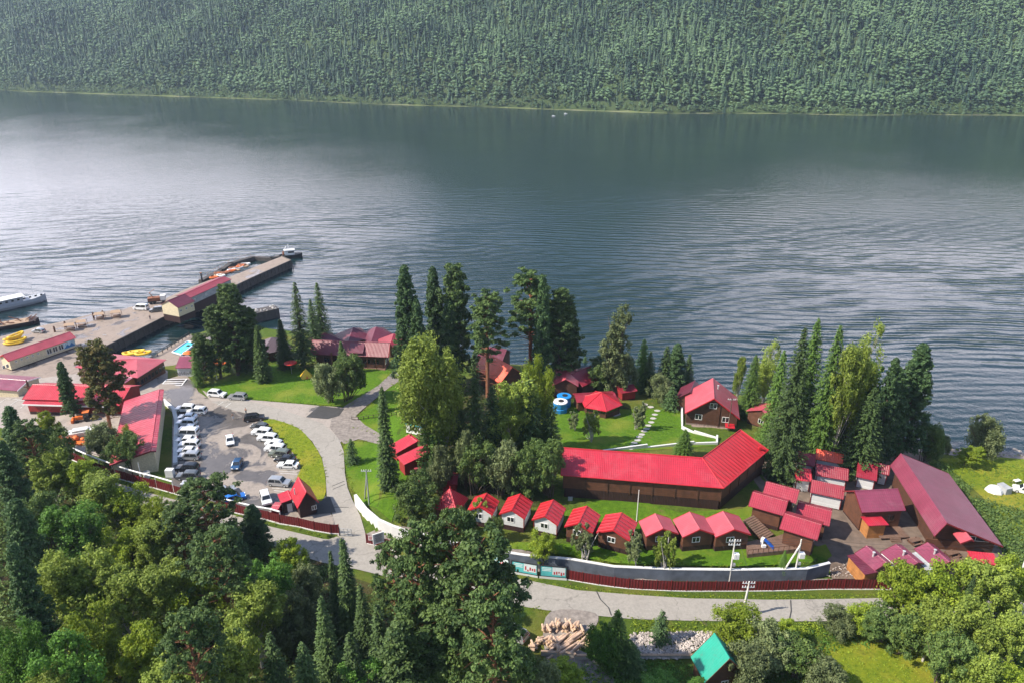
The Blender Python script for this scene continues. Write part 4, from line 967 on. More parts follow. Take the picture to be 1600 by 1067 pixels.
# grey ship at the left edge
a, b = P(73, 468, LAKE), P(-60, 498, LAKE); d = a-b; c = (a+b)/2
ship = thing('passenger_ship', 'long grey passenger ship with white upper deck moored at the left edge', 'ship', c, math.atan2(d.y, d.x))
Ls = d.length
hull(MB(), Ls, 5.4, 2.4, -.5, .25).build('hull', M['shipgrey'], ship)
MB().box((-2.5, 0, 2.7), (Ls-11, 4.4, 1.9)).build('cabin', M['shipgrey'], ship)
MB().box((-2.5, 0, 3.75), (Ls-9.5, 4.8, .18)).build('roof', M['wtrim'], ship)
MB().box((-5, 0, 4.7), (4, 3.2, 1.7)).build('wheelhouse', M['wtrim'], ship)
mb = MB()
for k in range(11): mb.box((-Ls/2+6.5+k*1.9, -2.22, 2.9), (.8, .06, .6))
mb.build('window', M['glass'], ship)
mb = MB(); mb.tube([(Ls/2-4, 0, 2), (Ls/2-4, 0, 6.4)], .09, 6); mb.tube([(Ls/2-5.2, 0, 6.2), (Ls/2-3, 0, 6.4)], .06, 5); mb.build('mast', M['wtrim'], ship)
mb = MB()
for sy in (-1, 1): mb.tube([(Ls/2-5, sy*1.9, 3.0), (Ls/2-1.6, sy*1.1, 3.3), (Ls/2-.4, 0, 3.4)], .05, 4)
mb.build('railing', M['wtrim'], ship)
a, b = P(62, 503, LAKE), P(-40, 520, LAKE); d = a-b; c = (a+b)/2
bg_ = thing('work_barge', 'rusty low work barge loaded with scrap beside the grey ship', 'barge', c, math.atan2(d.y, d.x)); Lb = d.length
hull(MB(), Lb, 5.5, 1.7, -.4, .12).build('hull', M['dark'], bg_); MB().box((0, 0, 1.4), (Lb-2, 4.9, .12)).build('deck', M['tan'], bg_)
mb = MB(); rs = random.Random(4)
for k in range(26):
    x = rs.uniform(-Lb/2+1, Lb/2-2); y = rs.uniform(-2, 2); mb.tube([(x, y, 1.6), (x+rs.uniform(-2.4, 2.4), y+rs.uniform(-1.3, 1.3), 1.7+rs.uniform(0, 1.6))], rs.uniform(.06, .18), 5)
mb.build('load', M['rust'], bg_); MB().box((-4, .3, 2.3), (3, 2.6, 1.8)).build('cabin', M['concw'], bg_)
# tug at the pier head
tp = P(455, 403, LAKE); tug = thing('tugboat', 'small tug with black hull and white wheelhouse at the pier head', 'boat', tp, R(18))
hull(MB(), 10, 3.6, 2.0, -.4).build('hull', M['black'], tug); MB().box((-.5, 0, 2.6), (4.2, 2.5, 2.0)).build('wheelhouse', M['wtrim'], tug)
MB().box((-.5, 0, 3.75), (4.8, 3.0, .2)).build('roof', M['concw'], tug); MB().box((.2, -1.28, 2.9), (2.6, .06, .7)).build('window', M['glass'], tug)
MB().tube([(-.8, 0, 3.8), (-.8, 0, 6.4)], .08, 6).build('mast', M['wtrim'], tug); MB().tube([(-3.2, 0, 1.6), (-3.2, 0, 3.2)], .35, 8).build('funnel', M['rust'], tug)
MB().tube([(-2.8, 0, 3.6), (-1.6, 0, 5.6)], .07, 5).build('derrick', M['wtrim'], tug)
for (px, py, lb) in ((865, 182, 'tiny white boat by the far shore, left one of two'), (884, 178.5, 'tiny white boat by the far shore, right one of two')):
    t = thing('small_boat', lb, 'boat', P(px, py, LAKE), .2); hull(MB(), 4.2, 1.5, .7, -.2).build('hull', M['wtrim'], t); MB().box((-.4, 0, .8), (1.4, 1.0, .6)).build('cabin', M['wtrim'], t)
# inner timber crib
c = P(404, 500, LAKE); t = thing('timber_crib', 'dark timber crib dock loaded with pale stones behind the tall pines', 'dock', c, R(38))
MB().box((0, 0, 1.2), (14, 4.5, 4.4)).build('crib', M['timber'], t); mb = MB(); rs = random.Random(2)
for k in range(40):
    x, y = rs.uniform(-6.5, 6.5), rs.uniform(-2, 2); mb.dome((x, y, 3.35), rs.uniform(.25, .5), 6, 3)
mb.build('stone', M['conc'], t)
# shore fence of the basin
def post_fence(name, label, px, h, mat, z=None, gap=2.0, rails=(.5, .95), group=None, r=.06, cat='fence', base=.0):
    pts = [(G(a, b) if z is None else P(a, b, z)) for a, b in px]; c = pts[0].copy(); root = thing(name, label, cat, c, 0, group)
    pb, rb = MB(), MB()
    for a, b in zip(pts, pts[1:]):
        n = max(1, round((b-a).length/gap)); prev = None
        for k in range(n+1):
            q = a.lerp(b, k/n)
            if z is None: q.z = tz(q.x, q.y)
            pb.tube([q+Vector((0, 0, -.3)), q+Vector((0, 0, h+.05))], r*1.3, 5)
            if prev is not None:
                for f in rails: rb.tube([prev+Vector((0, 0, h*f)), q+Vector((0, 0, h*f))], r, 4)
            prev = q
    pb.build('post', mat, root, off=c); rb.build('rail', mat, root, off=c); return root
post_fence('railing', 'dark timber railing on the edge of the narrow basin above the pool', [(238, 559), (262, 546), (296, 525)], 1.3, M['timber'], z=-4.4, r=.1)
t = sheet('promenade', [(232, 566), (238, 557), (298, 522), (330, 520), (330, 548), (300, 566), (262, 576)], M['quay'], 0, smooth=False, z=-4.5)
# swimming pool
pc = [P(a, b, -4.1) for a, b in ((269, 550), (293, 533), (306, 536), (284, 554.5))]; c = sum(pc, Vector())/4
pool = thing('swimming_pool', 'turquoise swimming pool beside the basin railing', 'pool', c)
mb = MB()
for a, b in zip(pc, pc[1:]+pc[:1]): mb.tube([a, b], .25, 6)
mb.build('rim', M['concw'], pool, off=c)
pw, nt, b_ = newmat('pool water'); b_.inputs['Base Color'].default_value = (.02, .48, .66, 1); b_.inputs['Roughness'].default_value = .15
n_ = noise(nt, 1.5, 3); bump(nt, b_, n_.outputs[0], .05)
MB().prism([(p.x, p.y) for p in pc], -5.2, -4.15).build('water', pw, pool, off=c)
# rafts and kayaks
def raft(name, label, p, rz, mat, Lh=2.4, Wh=1.0, group=None):
    t = thing(name, label, 'raft', p, rz, group)
    ring = [(Lh*math.cos(a), Wh*math.sin(a), .35+.25*math.cos(a)**4) for a in [2*math.pi*j/16 for j in range(17)]]
    MB().tube(ring, .36, 8).build('tube', mat, t, smooth=True); MB().box((0, 0, .2), (Lh*1.6, Wh*1.5, .1)).build('floor', mat, t); MB().box((.3, 0, .45), (.3, Wh*1.6, .12)).build('thwart', M['tan'], t)
    return t
for k, (px, py, lb) in enumerate(((205, 553, 'yellow inflatable raft behind the pink hipped roof, left one'), (214, 551, 'yellow inflatable raft behind the pink hipped roof, middle one'), (224, 553, 'yellow inflatable raft behind the pink hipped roof, right one'))):
    raft('inflatable_raft', lb, P(px, py, -3.4), .3, M['yellow'], 2.2, 1.1, 'yellow rafts behind the pink roof')
for k in range(4):
    raft('inflatable_raft', ['yellow raft lowest in the stack by the left end of the quay building', 'yellow raft second in the stack on the quay', 'yellow raft third in the stack on the quay', 'yellow raft on top of the stack at the left end of the quay'][k], P(22+(k % 2)*5, 537-k*1.3, ZQ+.1)+Vector((0, 0, k*.55)), .4+.3*k, M['yellow'], 2.6, 1.0, 'yellow rafts stacked on the quay')

# ------------------------------------------------------------------ vehicles
def car(kind, label, loc, rz, paint, group=None, glassy=True):
    Lc, Wc, Hc = {'sedan': (4.6, 1.8, 1.45), 'suv': (4.75, 1.92, 1.78), 'van': (5.2, 2.0, 2.15), 'hatch': (4.1, 1.75, 1.5)}[kind]
    root = thing('parked_car', label, {'van': 'van'}.get(kind, 'car'), loc, rz, group)
    h = Lc/2; w = Wc/2; b0 = .28; belt = Hc*.56
    if kind == 'sedan': prof = [(h, .5), (h-.05, .72), (h-1.15, belt), (h-1.95, Hc-.04), (-.55, Hc), (-1.25, Hc-.07), (-h+.75, belt+.1), (-h+.05, belt+.02), (-h, .5)]; fw, bw = 2, 6
    elif kind == 'hatch': prof = [(h, .5), (h-.05, .74), (h-.95, belt), (h-1.7, Hc-.04), (-.3, Hc), (-h+.75, Hc-.1), (-h+.3, Hc-.35), (-h+.05, belt), (-h, .5)]; fw, bw = 2, 6
    elif kind == 'suv': prof = [(h, .55), (h-.05, .9), (h-1.15, belt+.02), (h-1.85, Hc-.05), (-.3, Hc), (-h+.7, Hc-.05), (-h+.35, Hc-.22), (-h+.06, belt), (-h, .55)]; fw, bw = 2, 6
    else: prof = [(h, .55), (h-.05, .95), (h-.7, belt), (h-1.4, Hc-.1), (-.2, Hc), (-h+.4, Hc-.02), (-h+.1, Hc-.3), (-h+.03, belt), (-h, .55)]; fw, bw = 2, 6
    def wid(z): return w*(1.0 if z <= belt else 1-.22*(z-belt)/(Hc-belt))
    rings = []
    for side in (-1, 1): pass
    top = [(x, z) for x, z in prof]
    full = top+[(-h+.1, b0), (h-.1, b0)]
    rings = [[(x, s*wid(z)*k, z if k > .99 else z) for x, z in full] for s, k in ((-1, 1.0), (1, 1.0))]
    rings = [[(x, -wid(z)*1.0, z) for x, z in full], [(x, -wid(z)*.86, z+(.035 if z > .8 else 0)) for x, z in full], [(x, 0, z+(.05 if z > .8 else 0)) for x, z in full], [(x, wid(z)*.86, z+(.035 if z > .8 else 0)) for x, z in full], [(x, wid(z), z) for x, z in full]]
    MB().loft(rings).build('body', paint, root)
    # glazing
    A, B_ = prof[2], prof[3]; C, D = prof[5], prof[bw]; E_ = prof[bw+1] if kind != 'sedan' else prof[6]
    def panel(p, q, k0=.12, k1=.9, off=.07):
        (x0, z0), (x1, z1) = p, q; dx, dz = x1-x0, z1-z0; n = Vector((dz, 0, -dx)).normalized(); n = n if n.z > 0 else -n
        a = Vector((x0+dx*k0, 0, z0+dz*k0)); b = Vector((x0+dx*k1, 0, z0+dz*k1)); o1 = n*off; o0 = -n*.05
        wa, wb = wid(a.z)*.84, wid(b.z)*.84
        return MB().add([a+o0+Vector((0, -wa, 0)), b+o0+Vector((0, -wb, 0)), b+o0+Vector((0, wb, 0)), a+o0+Vector((0, wa, 0)), a+o1+Vector((0, -wa, 0)), b+o1+Vector((0, -wb, 0)), b+o1+Vector((0, wb, 0)), a+o1+Vector((0, wa, 0))],
                        [(3, 2, 1, 0), (4, 5, 6, 7), (0, 1, 5, 4), (1, 2, 6, 5), (2, 3, 7, 6), (3, 0, 4, 7)])
    panel(A, B_).build('windscreen', M['glass'], root)
    rear = (prof[5], prof[6]) if kind == 'sedan' else (prof[6], prof[7])
    panel(rear[0], rear[1], .05, .8).build('rear_window', M['glass'], root)
    xf, xr = A[0]-.35, (prof[6][0]+.25 if kind == 'sedan' else prof[7][0]+.3)
    zt = Hc-.16; xtf, xtr = B_[0]-.05, (prof[5][0]+.05 if kind == 'sedan' else prof[5][0]-.05)
    for s in (-1, 1):
        m = MB()
        for (u0, u1) in ((0, .46), (.5, 1.0)):
            x0b, x1b = xf+(xr-xf)*u0, xf+(xr-xf)*u1; x0t, x1t = xtf+(xtr-xtf)*u0, xtf+(xtr-xtf)*u1
            zb = belt+.05; yb, yt = wid(zb)+.015, wid(zt)+.015
            m.add([(x0b, s*yb, zb), (x1b, s*yb, zb), (x1t, s*yt, zt), (x0t, s*yt, zt), (x0b, s*(yb-.1), zb), (x1b, s*(yb-.1), zb), (x1t, s*(yt-.1), zt), (x0t, s*(yt-.1), zt)],
                  [(0, 1, 2, 3), (7, 6, 5, 4), (0, 4, 5, 1), (1, 5, 6, 2), (2, 6, 7, 3), (3, 7, 4, 0)])
        m.build('side_window', M['glass'], root)
    for sx in (h-.88, -h+.85):
        for s in (-1, 1):
            t = MB().tube([(sx, s*(w-.2), .33), (sx, s*(w+.02), .33)], .34, 12).build('wheel', M['rubber'], root)
            MB().tube([(sx, s*(w+.0), .33), (sx, s*(w+.035), .33)], .2, 10).build('rim', M['steel'], t)
    for s in (-1, 1):
        MB().box((h-.07, s*(w-.35), .68), (.14, .42, .16)).build('headlight', M['wtrim'], root)
        MB().box((-h+.04, s*(w-.2), .85), (.12, .22, .22)).build('tail_light', M['trimred'], root)
    MB().box((h-.0, 0, .42), (.06, Wc*.7, .2)).build('bumper', M['rubber'], root)
    return root
def cpaint(name, col, metal=.1): 
    m, nt, b = newmat(name); b.inputs['Base Color'].default_value = (*col, 1); b.inputs['Roughness'].default_value = .28; b.inputs['Metallic'].default_value = metal
    b.inputs['Coat Weight'].default_value = .6; b.inputs['Coat Roughness'].default_value = .08; return m
CPN = {'white': cpaint('white car paint', (.74, .75, .76)), 'silver': cpaint('silver car paint', (.42, .43, .45), .5), 'grey': cpaint('grey car paint', (.13, .14, .15), .4),
      'black': cpaint('black car paint', (.015, .016, .02)), 'blue': cpaint('blue car paint', (.03, .09, .2), .3), 'green': cpaint('grey-green car paint', (.16, .18, .15), .3), 'bright': cpaint('bright blue paint', (.01, .14, .5))}
cache = {}
def park(kind, colr, px, py, rot, label, group=None, z=None):
    p = G(px, py) if z is None else P(px, py, z); p.z += .14 if z is None else .02
    key = (kind, colr)
    if key not in cache: cache[key] = car(kind, label, p, R(rot), CPN[colr], group); return cache[key]
    return place_copy(cache[key], p, R(rot), label, group)
GL = 'cars in the left parking row'
rowL = [('suv', 'white', 291, 642, 'white car at the very top of the left parking row'), ('suv', 'white', 309, 646, 'white off-roader jutting out at the top of the left parking row'),
        ('sedan', 'white', 294, 654.5, 'white car third from the top of the left parking row'), ('suv', 'white', 293, 664, 'white car fourth from the top of the left parking row'),
        ('sedan', 'white', 296, 672.5, 'white car fifth from the top of the left parking row'), ('van', 'white', 294, 681.5, 'tall white minivan in the middle of the left parking row'),
        ('sedan', 'white', 292, 690.5, 'white car just below the tall minivan in the left row'), ('suv', 'white', 297, 698.5, 'white car second below the tall minivan in the left row'),
        ('sedan', 'white', 294, 707.5, 'white car third below the tall minivan in the left row'), ('suv', 'silver', 297, 716.5, 'silver car, last light one before the dark cars in the left row'),
        ('suv', 'black', 294, 735, 'black off-roader in the left row beside the end of the white wall'), ('suv', 'grey', 295, 747.5, 'dark grey car below the black off-roader in the left row'),
        ('hatch', 'silver', 300, 758.5, 'silver hatchback at the bottom of the left row, partly behind the pine')]
for k, c, x, y, lb in rowL: park(k, c, x, y, 180 if (x+y*3) % 2 > 1 else 178+((x*7) % 7), lb, GL)
GR = 'cars in the right parking row'
for k, c, x, y, r, lb in [('suv', 'black', 398, 656.5, 14, 'black off-roader at the top corner of the right parking row'), ('hatch', 'grey', 406, 669.5, 172, 'dark grey hatchback, uppermost in the slanted right row'),
        ('suv', 'white', 410, 679, 170, 'white crossover second in the slanted right row'), ('suv', 'white', 419, 688, 170, 'white off-roader third in the slanted right row'),
        ('hatch', 'white', 429, 696, 168, 'white hatchback fourth in the slanted right row'), ('suv', 'white', 431, 704.5, 170, 'white crossover fifth in the slanted right row'),
        ('suv', 'green', 438, 713, 170, 'grey-green car sixth in the slanted right row'), ('sedan', 'black', 446, 721, 172, 'dark sedan second from the bottom of the slanted right row'),
        ('sedan', 'white', 451, 730, 176, 'white sedan at the bottom of the slanted right row by the grass'), ('suv', 'silver', 437, 757.5, -8, 'silver off-roader parked alone beside the gatehouse')]:
    park(k, c, x, y, r, lb, GR)
for k, c, x, y, r, lb in [('sedan', 'white', 360, 691, -68, 'white sedan standing in the middle of the parking lot'), ('hatch', 'blue', 371, 729, -86, 'dark blue hatchback standing in the middle of the parking lot'),
        ('suv', 'white', 416, 783, -64, 'white off-roader by the fence left of the gatehouse'), ('suv', 'silver', 351, 773, 42, 'silver car next to the bright blue one by the fence'),
        ('hatch', 'bright', 368, 781, 28, 'bright blue covered car by the red fence'), ('suv', 'white', 340, 619, -12, 'white crossover by the lawn edge above the parking, left one'), ('suv', 'silver', 372, 623.5, 172, 'silver off-roader by the lawn edge above the parking, right one'),
        ('suv', 'white', 633, 588, 0, 'white car half hidden by the tall cedar at the end of the lakeside path'), ('suv', 'silver', 803, 994, 146, 'silver-blue car in the grass beside the firewood heap'),
        ('suv', 'white', 1601, 770, 150, 'white car at the right edge beside the camping tent')]:
    park(k, c, x, y, r, lb)
park('hatch', 'silver', 61, 519.5, 170, 'silver hatchback on the quay behind the long cream building', z=ZQ)
park('van', 'white', 221, 484, 172, 'white minibus on the quay before the pier buildings', z=ZQ)
park('suv', 'grey', 245, 487, 200, 'dark pickup on the quay beside the plum-roofed building', z=ZQ)
# excavator-like loader and lorry on the pier
t = thing('lorry', 'white lorry with rusty load next to the plum-roofed pier building', 'lorry', P(246, 474, ZQ), R(20))
MB().box((0, 0, 1.1), (6.0, 2.2, .4)).build('chassis', M['black'], t); MB().box((2.2, 0, 2.0), (1.8, 2.2, 1.8)).build('cab', M['wtrim'], t); MB().box((3.12, 0, 2.4), (.06, 1.8, .7)).build('windscreen', M['glass'], t)
MB().box((-.9, 0, 1.8), (4.0, 2.3, 1.1)).build('bed', M['rust'], t)
for x in (-2, -.8, 2.1):
    for s in (-1, 1): MB().tube([(x, s*.8, .5), (x, s*1.12, .5)], .5, 10).build('wheel', M['rubber'], t)
mb = MB(); mb.tube([(-1, 0, 2.3), (-2, 0, 4.2), (-.2, 0, 5.3)], .16, 6); mb.build('crane_arm', M['rust'], t)
# picnic shelters on the quay: swing seats with fabric awnings
for i, (px, py) in enumerate(((111, 516), (129, 511), (157, 499), (183, 496))):
    t = thing('awning_table', ['tan awning over a bench table, nearest the cream quay building', 'tan awning over a bench table, second from the cream quay building', 'tan awning over a bench table behind the puddle', 'tan awning over a bench table farthest along the quay'][i], 'awning', P(px, py, ZQ), .3, 'bench tables with awnings on the quay')
    MB().add([(-1.7, -1.5, 2.1), (1.7, -1.5, 2.1), (1.4, 0, 2.6), (-1.4, 0, 2.6), (1.7, 1.5, 2.1), (-1.7, 1.5, 2.1)]+[(-1.7, -1.5, 2.02), (1.7, -1.5, 2.02), (1.4, 0, 2.52), (-1.4, 0, 2.52), (1.7, 1.5, 2.02), (-1.7, 1.5, 2.02)], [(0, 1, 2, 3), (3, 2, 4, 5), (9, 8, 7, 6), (11, 10, 8, 9), (0, 6, 7, 1), (5, 4, 10, 11)]).build('canopy', M['tan'], t)
    mb = MB()
    for sx in (-1.4, 1.4):
        for sy in (-1.2, 1.2): mb.tube([(sx, sy, 0), (sx*.95, sy, 2.1)], .07, 5)
    mb.build('frame', M['rust'], t); MB().box((0, 0, .75), (2.2, .8, .08)).build('table_top', M['deck'], t)
    for s in (-1, 1): MB().box((0, s*.9, .45), (2.2, .35, .45)).build('bench', M['deck'], t)
for i, (px, py) in enumerate(((86, 519), (102.5, 511), (146.5, 497), (161.5, 494))):
    t = thing('carved_post', ['short dark carved post beside the silver car on the quay', 'dark carved post left of the bench tables', 'dark carved post between two pairs of bench tables', 'tallest dark carved post behind the puddle on the quay'][i], 'post', P(px, py, ZQ), 0, 'carved posts on the quay')
    MB().tube([(0, 0, 0), (0, 0, 1.1), (0, 0, 1.3), (0, 0, 1.9)], [.32, .26, .34, .2], 8).build('shaft', M['bronze'], t); MB().dome((0, 0, 1.85), .27, 8, 4).build('head', M['bronze'], t)
# tall carved totem in the left yard
b0 = G(52, 632); t = thing('totem_pole', 'tall dark carved totem pole with a figure on top by the parking bays', 'pole', b0)
MB().tube([(0, 0, -.3), (0, 0, 2.2), (0, 0, 2.4), (0, 0, 4.8), (0, 0, 5.0)], [.55, .45, .55, .38, .45], 10).build('shaft', M['bronze'], t); MB().box((0, 0, 5.2), (1.9, .4, .3)).build('crossbar', M['bronze'], t)
MB().tube([(0, 0, 5.3), (0, 0, 5.9), (0, 0, 6.4), (0, 0, 6.9)], [.22, .32, .22, .1], 8).build('figure', M['bronze'], t); MB().dome((0, 0, 6.85), .2, 8, 4).build('head', M['bronze'], t)
# orange heaps, machines in the left yard
def heap(name, label, px, py, w, d, h, mat, cat, seed, n=16, rz=0):
    p = G(px, py); t = thing(name, label, cat, p, rz); rs = random.Random(seed); mb = MB()
    for k in range(n):
        x, y = rs.uniform(-w/2, w/2), rs.uniform(-d/2, d/2); r = rs.uniform(.35, .8)
        mb.dome((x, y, rs.uniform(-.2, h*.5)), r, 7, 3, rs.uniform(.5, 1.0))
    mb.build('folds', mat, t); MB().box((0, 0, .1), (w*.9, d*.8, .5)).build('base', mat, t); return t
heap('tarpaulin_heap', 'orange tarpaulin heap behind the birch by the pipe', 106, 690, 9, 2.0, 1.6, M['orangep'], 'tarpaulin', 3, 26, -.25)
heap('tarpaulin_heap', 'red-orange tarpaulin heap at the left edge of the yard', 46, 676, 5, 3, 2, M['orangep'], 'tarpaulin', 5, 14)
heap('tarpaulin_heap', 'small red-orange tarpaulin heap next to the pale birch', 66, 680, 2.5, 2, 1.4, M['redp'], 'tarpaulin', 6, 8)
t = thing('tractor', 'orange-red tractor parked under the tall reddish pine', 'tractor', G(132, 657), R(200))
MB().box((.8, 0, 1.1), (2.0, 1.0, .8)).build('bonnet', M['orangep'], t); MB().box((-.7, 0, 1.6), (1.3, 1.5, 1.6)).build('cab', M['glass'], t); MB().box((-.7, 0, 2.45), (1.5, 1.7, .12)).build('roof', M['orangep'], t)
for x, r_ in ((1.3, .45), (-.9, .75)):
    for s in (-1, 1): MB().tube([(x, s*.7, r_), (x, s*1.0, r_)], r_, 12).build('wheel', M['rubber'], t)
MB().box((2.4, 0, .6), (.5, 2.0, .7)).build('bucket', M['orangep'], t)
t = thing('flower_cart', 'small red cart beside the totem pole', 'cart', G(65, 627), 0); MB().box((0, 0, .7), (1.8, .9, .5)).build('bed', M['redp'], t)
for s in (-1, 1): MB().tube([(.2, s*.5, .4), (.2, s*.6, .4)], .4, 10).build('wheel', M['black'], t)
MB().tube([(-.9, 0, .8), (-1.9, 0, .4)], .05, 5).build('handle', M['black'], t)
t = thing('motor_boat', 'white covered motor boat on the ground behind the grey willow', 'boat', G(128, 682), R(24)); hull(MB(), 7, 2.3, 1.2, .5).build('hull', M['wtrim'], t); MB().box((0, 0, 1.9), (3.2, 1.7, .5)).build('cover', M['concw'], t)
# white frames on the yard
t = thing('planter_frame', 'white painted rectangular frame divided into bays on the yard', 'frame', G(272, 598), R(4)); ang = 0
mb = MB()
for k in range(4): mb.box((0, -2+k*1.3, .12), (5.2, .25, .24))
for s in (-1, 1): mb.box((s*2.7, -.05, .12), (.25, 4.2, .24))
mb.build('frame', M['wtrim'], t); MB().box((0, -.05, .04), (5, 4, .06)).build('soil', M['dark'], t)
# parasols and canopies
def parasol(label, px, py, h, r, mat, z=None, name='parasol'):
    t = thing(name, label, 'parasol', G(px, py), 0)
    MB().tube([(0, 0, 0), (0, 0, h)], .06, 6).build('pole', M['steel'], t)
    rg = [(r*math.cos(a), r*math.sin(a), h-.55) for a in [2*math.pi*k/10 for k in range(10)]]
    MB().add(rg+[(0, 0, h)]+[(x, y, z_-.06) for x, y, z_ in rg]+[(0, 0, h-.1)], [(k, (k+1) % 10, 10) for k in range(10)]+[(11+(k+1) % 10, 11+k, 21) for k in range(10)]+[(k, 11+k, 11+(k+1) % 10, (k+1) % 10) for k in range(10)]).build('canopy', mat, t); return t
parasol('red parasol on a tall pole at the lake end of the lawn', 456, 584, 4.0, 1.8, M['redp'])
parasol('orange parasol behind the trunks of the tall pines', 348, 579, 3.4, 2.4, M['orangep']); parasol('orange parasol beside the pool', 296, 562, 3.0, 1.6, M['orangep'])
t = thing('play_tent', 'yellow peaked play tent at the corner of the restaurant', 'tent', G(479, 589), .4)
MB().add([(-1.6, -1.6, 0), (1.6, -1.6, 0), (1.6, 1.6, 0), (-1.6, 1.6, 0), (0, 0, 2.6)], [(0, 1, 4), (1, 2, 4), (2, 3, 4), (3, 0, 4), (3, 2, 1, 0)]).build('canopy', M['yellow'], t); MB().add([(-.5, -1.62, 0), (.5, -1.62, 0), (0, -1.15, 1.0)], [(0, 1, 2)]).build('flap', M['orangep'], t)
# blue tanks
for (px, py, lb) in ((881, 634, 'blue plastic water tank with open top, farther of the pair'), (875, 643, 'blue plastic water tank with white lid ring, nearer of the pair')):
    t = thing('water_tank', lb, 'tank', G(px, py), 0, 'pair of blue water tanks')
    MB().tube([(0, 0, 0), (0, 0, 1.3), (0, 0, 1.4), (0, 0, 3.0)], [1.75, 1.85, 1.72, 1.85], 18).build('shell', M['blue'], t)
    MB().tube([(0, 0, 3.0), (0, 0, 3.08)], [1.9, 1.75], 18).build('rim', M['concw'] if py > 640 else M['blue'], t); MB().tube([(.2, 0, 3.05), (.2, 0, 3.2)], .7, 12).build('lid', M['black'], t)
# dome tent and camping things on the right
t = thing('dome_tent', 'white and dark blue dome tent pitched on the meadow', 'tent', G(1553, 768), R(15)); MB().dome((0, 0, 0), 1.8, 8, 5, .85).build('canopy', M['concw'], t)
MB().box((1.9, -.5, .8), (1.6, 2.4, 1.5)).build('porch', M['grey'], t)
for i, (px, py, cl) in enumerate(((1571, 764, 'first'), (1579, 766, 'second'), (1586, 763, 'third'))):
    t = thing('camping_chair', 'white camping chair beside the dome tent, %s from the tent' % cl, 'chair', G(px, py), i*.8, 'white camping chairs')
    MB().box((0, 0, .42), (.55, .5, .06)).build('seat', M['wtrim'], t); MB().box((-.27, 0, .75), (.06, .5, .6)).build('backrest', M['wtrim'], t)
    for a in (-.22, .22):
        for b in (-.2, .2): MB().tube([(a, b, 0), (a, b, .42)], .025, 4).build('leg', M['steel'], t)
t = thing('folding_table', 'white folding table in the grass beside the white car', 'table', G(1588, 754), .3); MB().box((0, 0, .72), (1.6, .8, .05)).build('table_top', M['wtrim'], t)
for a in (-.7, .7):
    for b in (-.35, .35): MB().tube([(a, b, 0), (a, b, .7)], .03, 4).build('leg', M['steel'], t)
rs = random.Random(9)
def boulder(label, px, py, r, group):
    t = MB(); n = 9
    rings = [[(r*math.sin(a)*math.cos(b)*rs.uniform(.8, 1.15), r*math.sin(a)*math.sin(b)*rs.uniform(.8, 1.15), r*.62*math.cos(a)) for b in [2*math.pi*k/n for k in range(n)]] for a in (.15, .7, 1.3, 1.9, 2.6)]
    o = t.loft(rings).build('boulder', M['stone2'], None, loc=G(px, py)); return tag(o, label, 'boulder', group)
M['stone2'] = plain('boulder stone', (.30, .26, .23), .9, .4, 2, bmp=.05)
for px, py, r_, lb in ((1585, 704, 1.0, 'largest dark boulder at the water edge near the right border'), (1593, 706, .8, 'boulder at the water edge right of the largest one'), (1596, 709, .6, 'small boulder at the right border of the beach'), (1556, 706, .6, 'pale boulder behind the beach willow'), (1550, 710, .5, 'small pale boulder in the grass edge of the beach'), (1470, 704, .35, 'small boulder alone at the left end of the beach'), (1478, 706, .3, 'smallest boulder at the left end of the beach')):
    boulder(lb, px, py, r_, 'boulders on the beach')

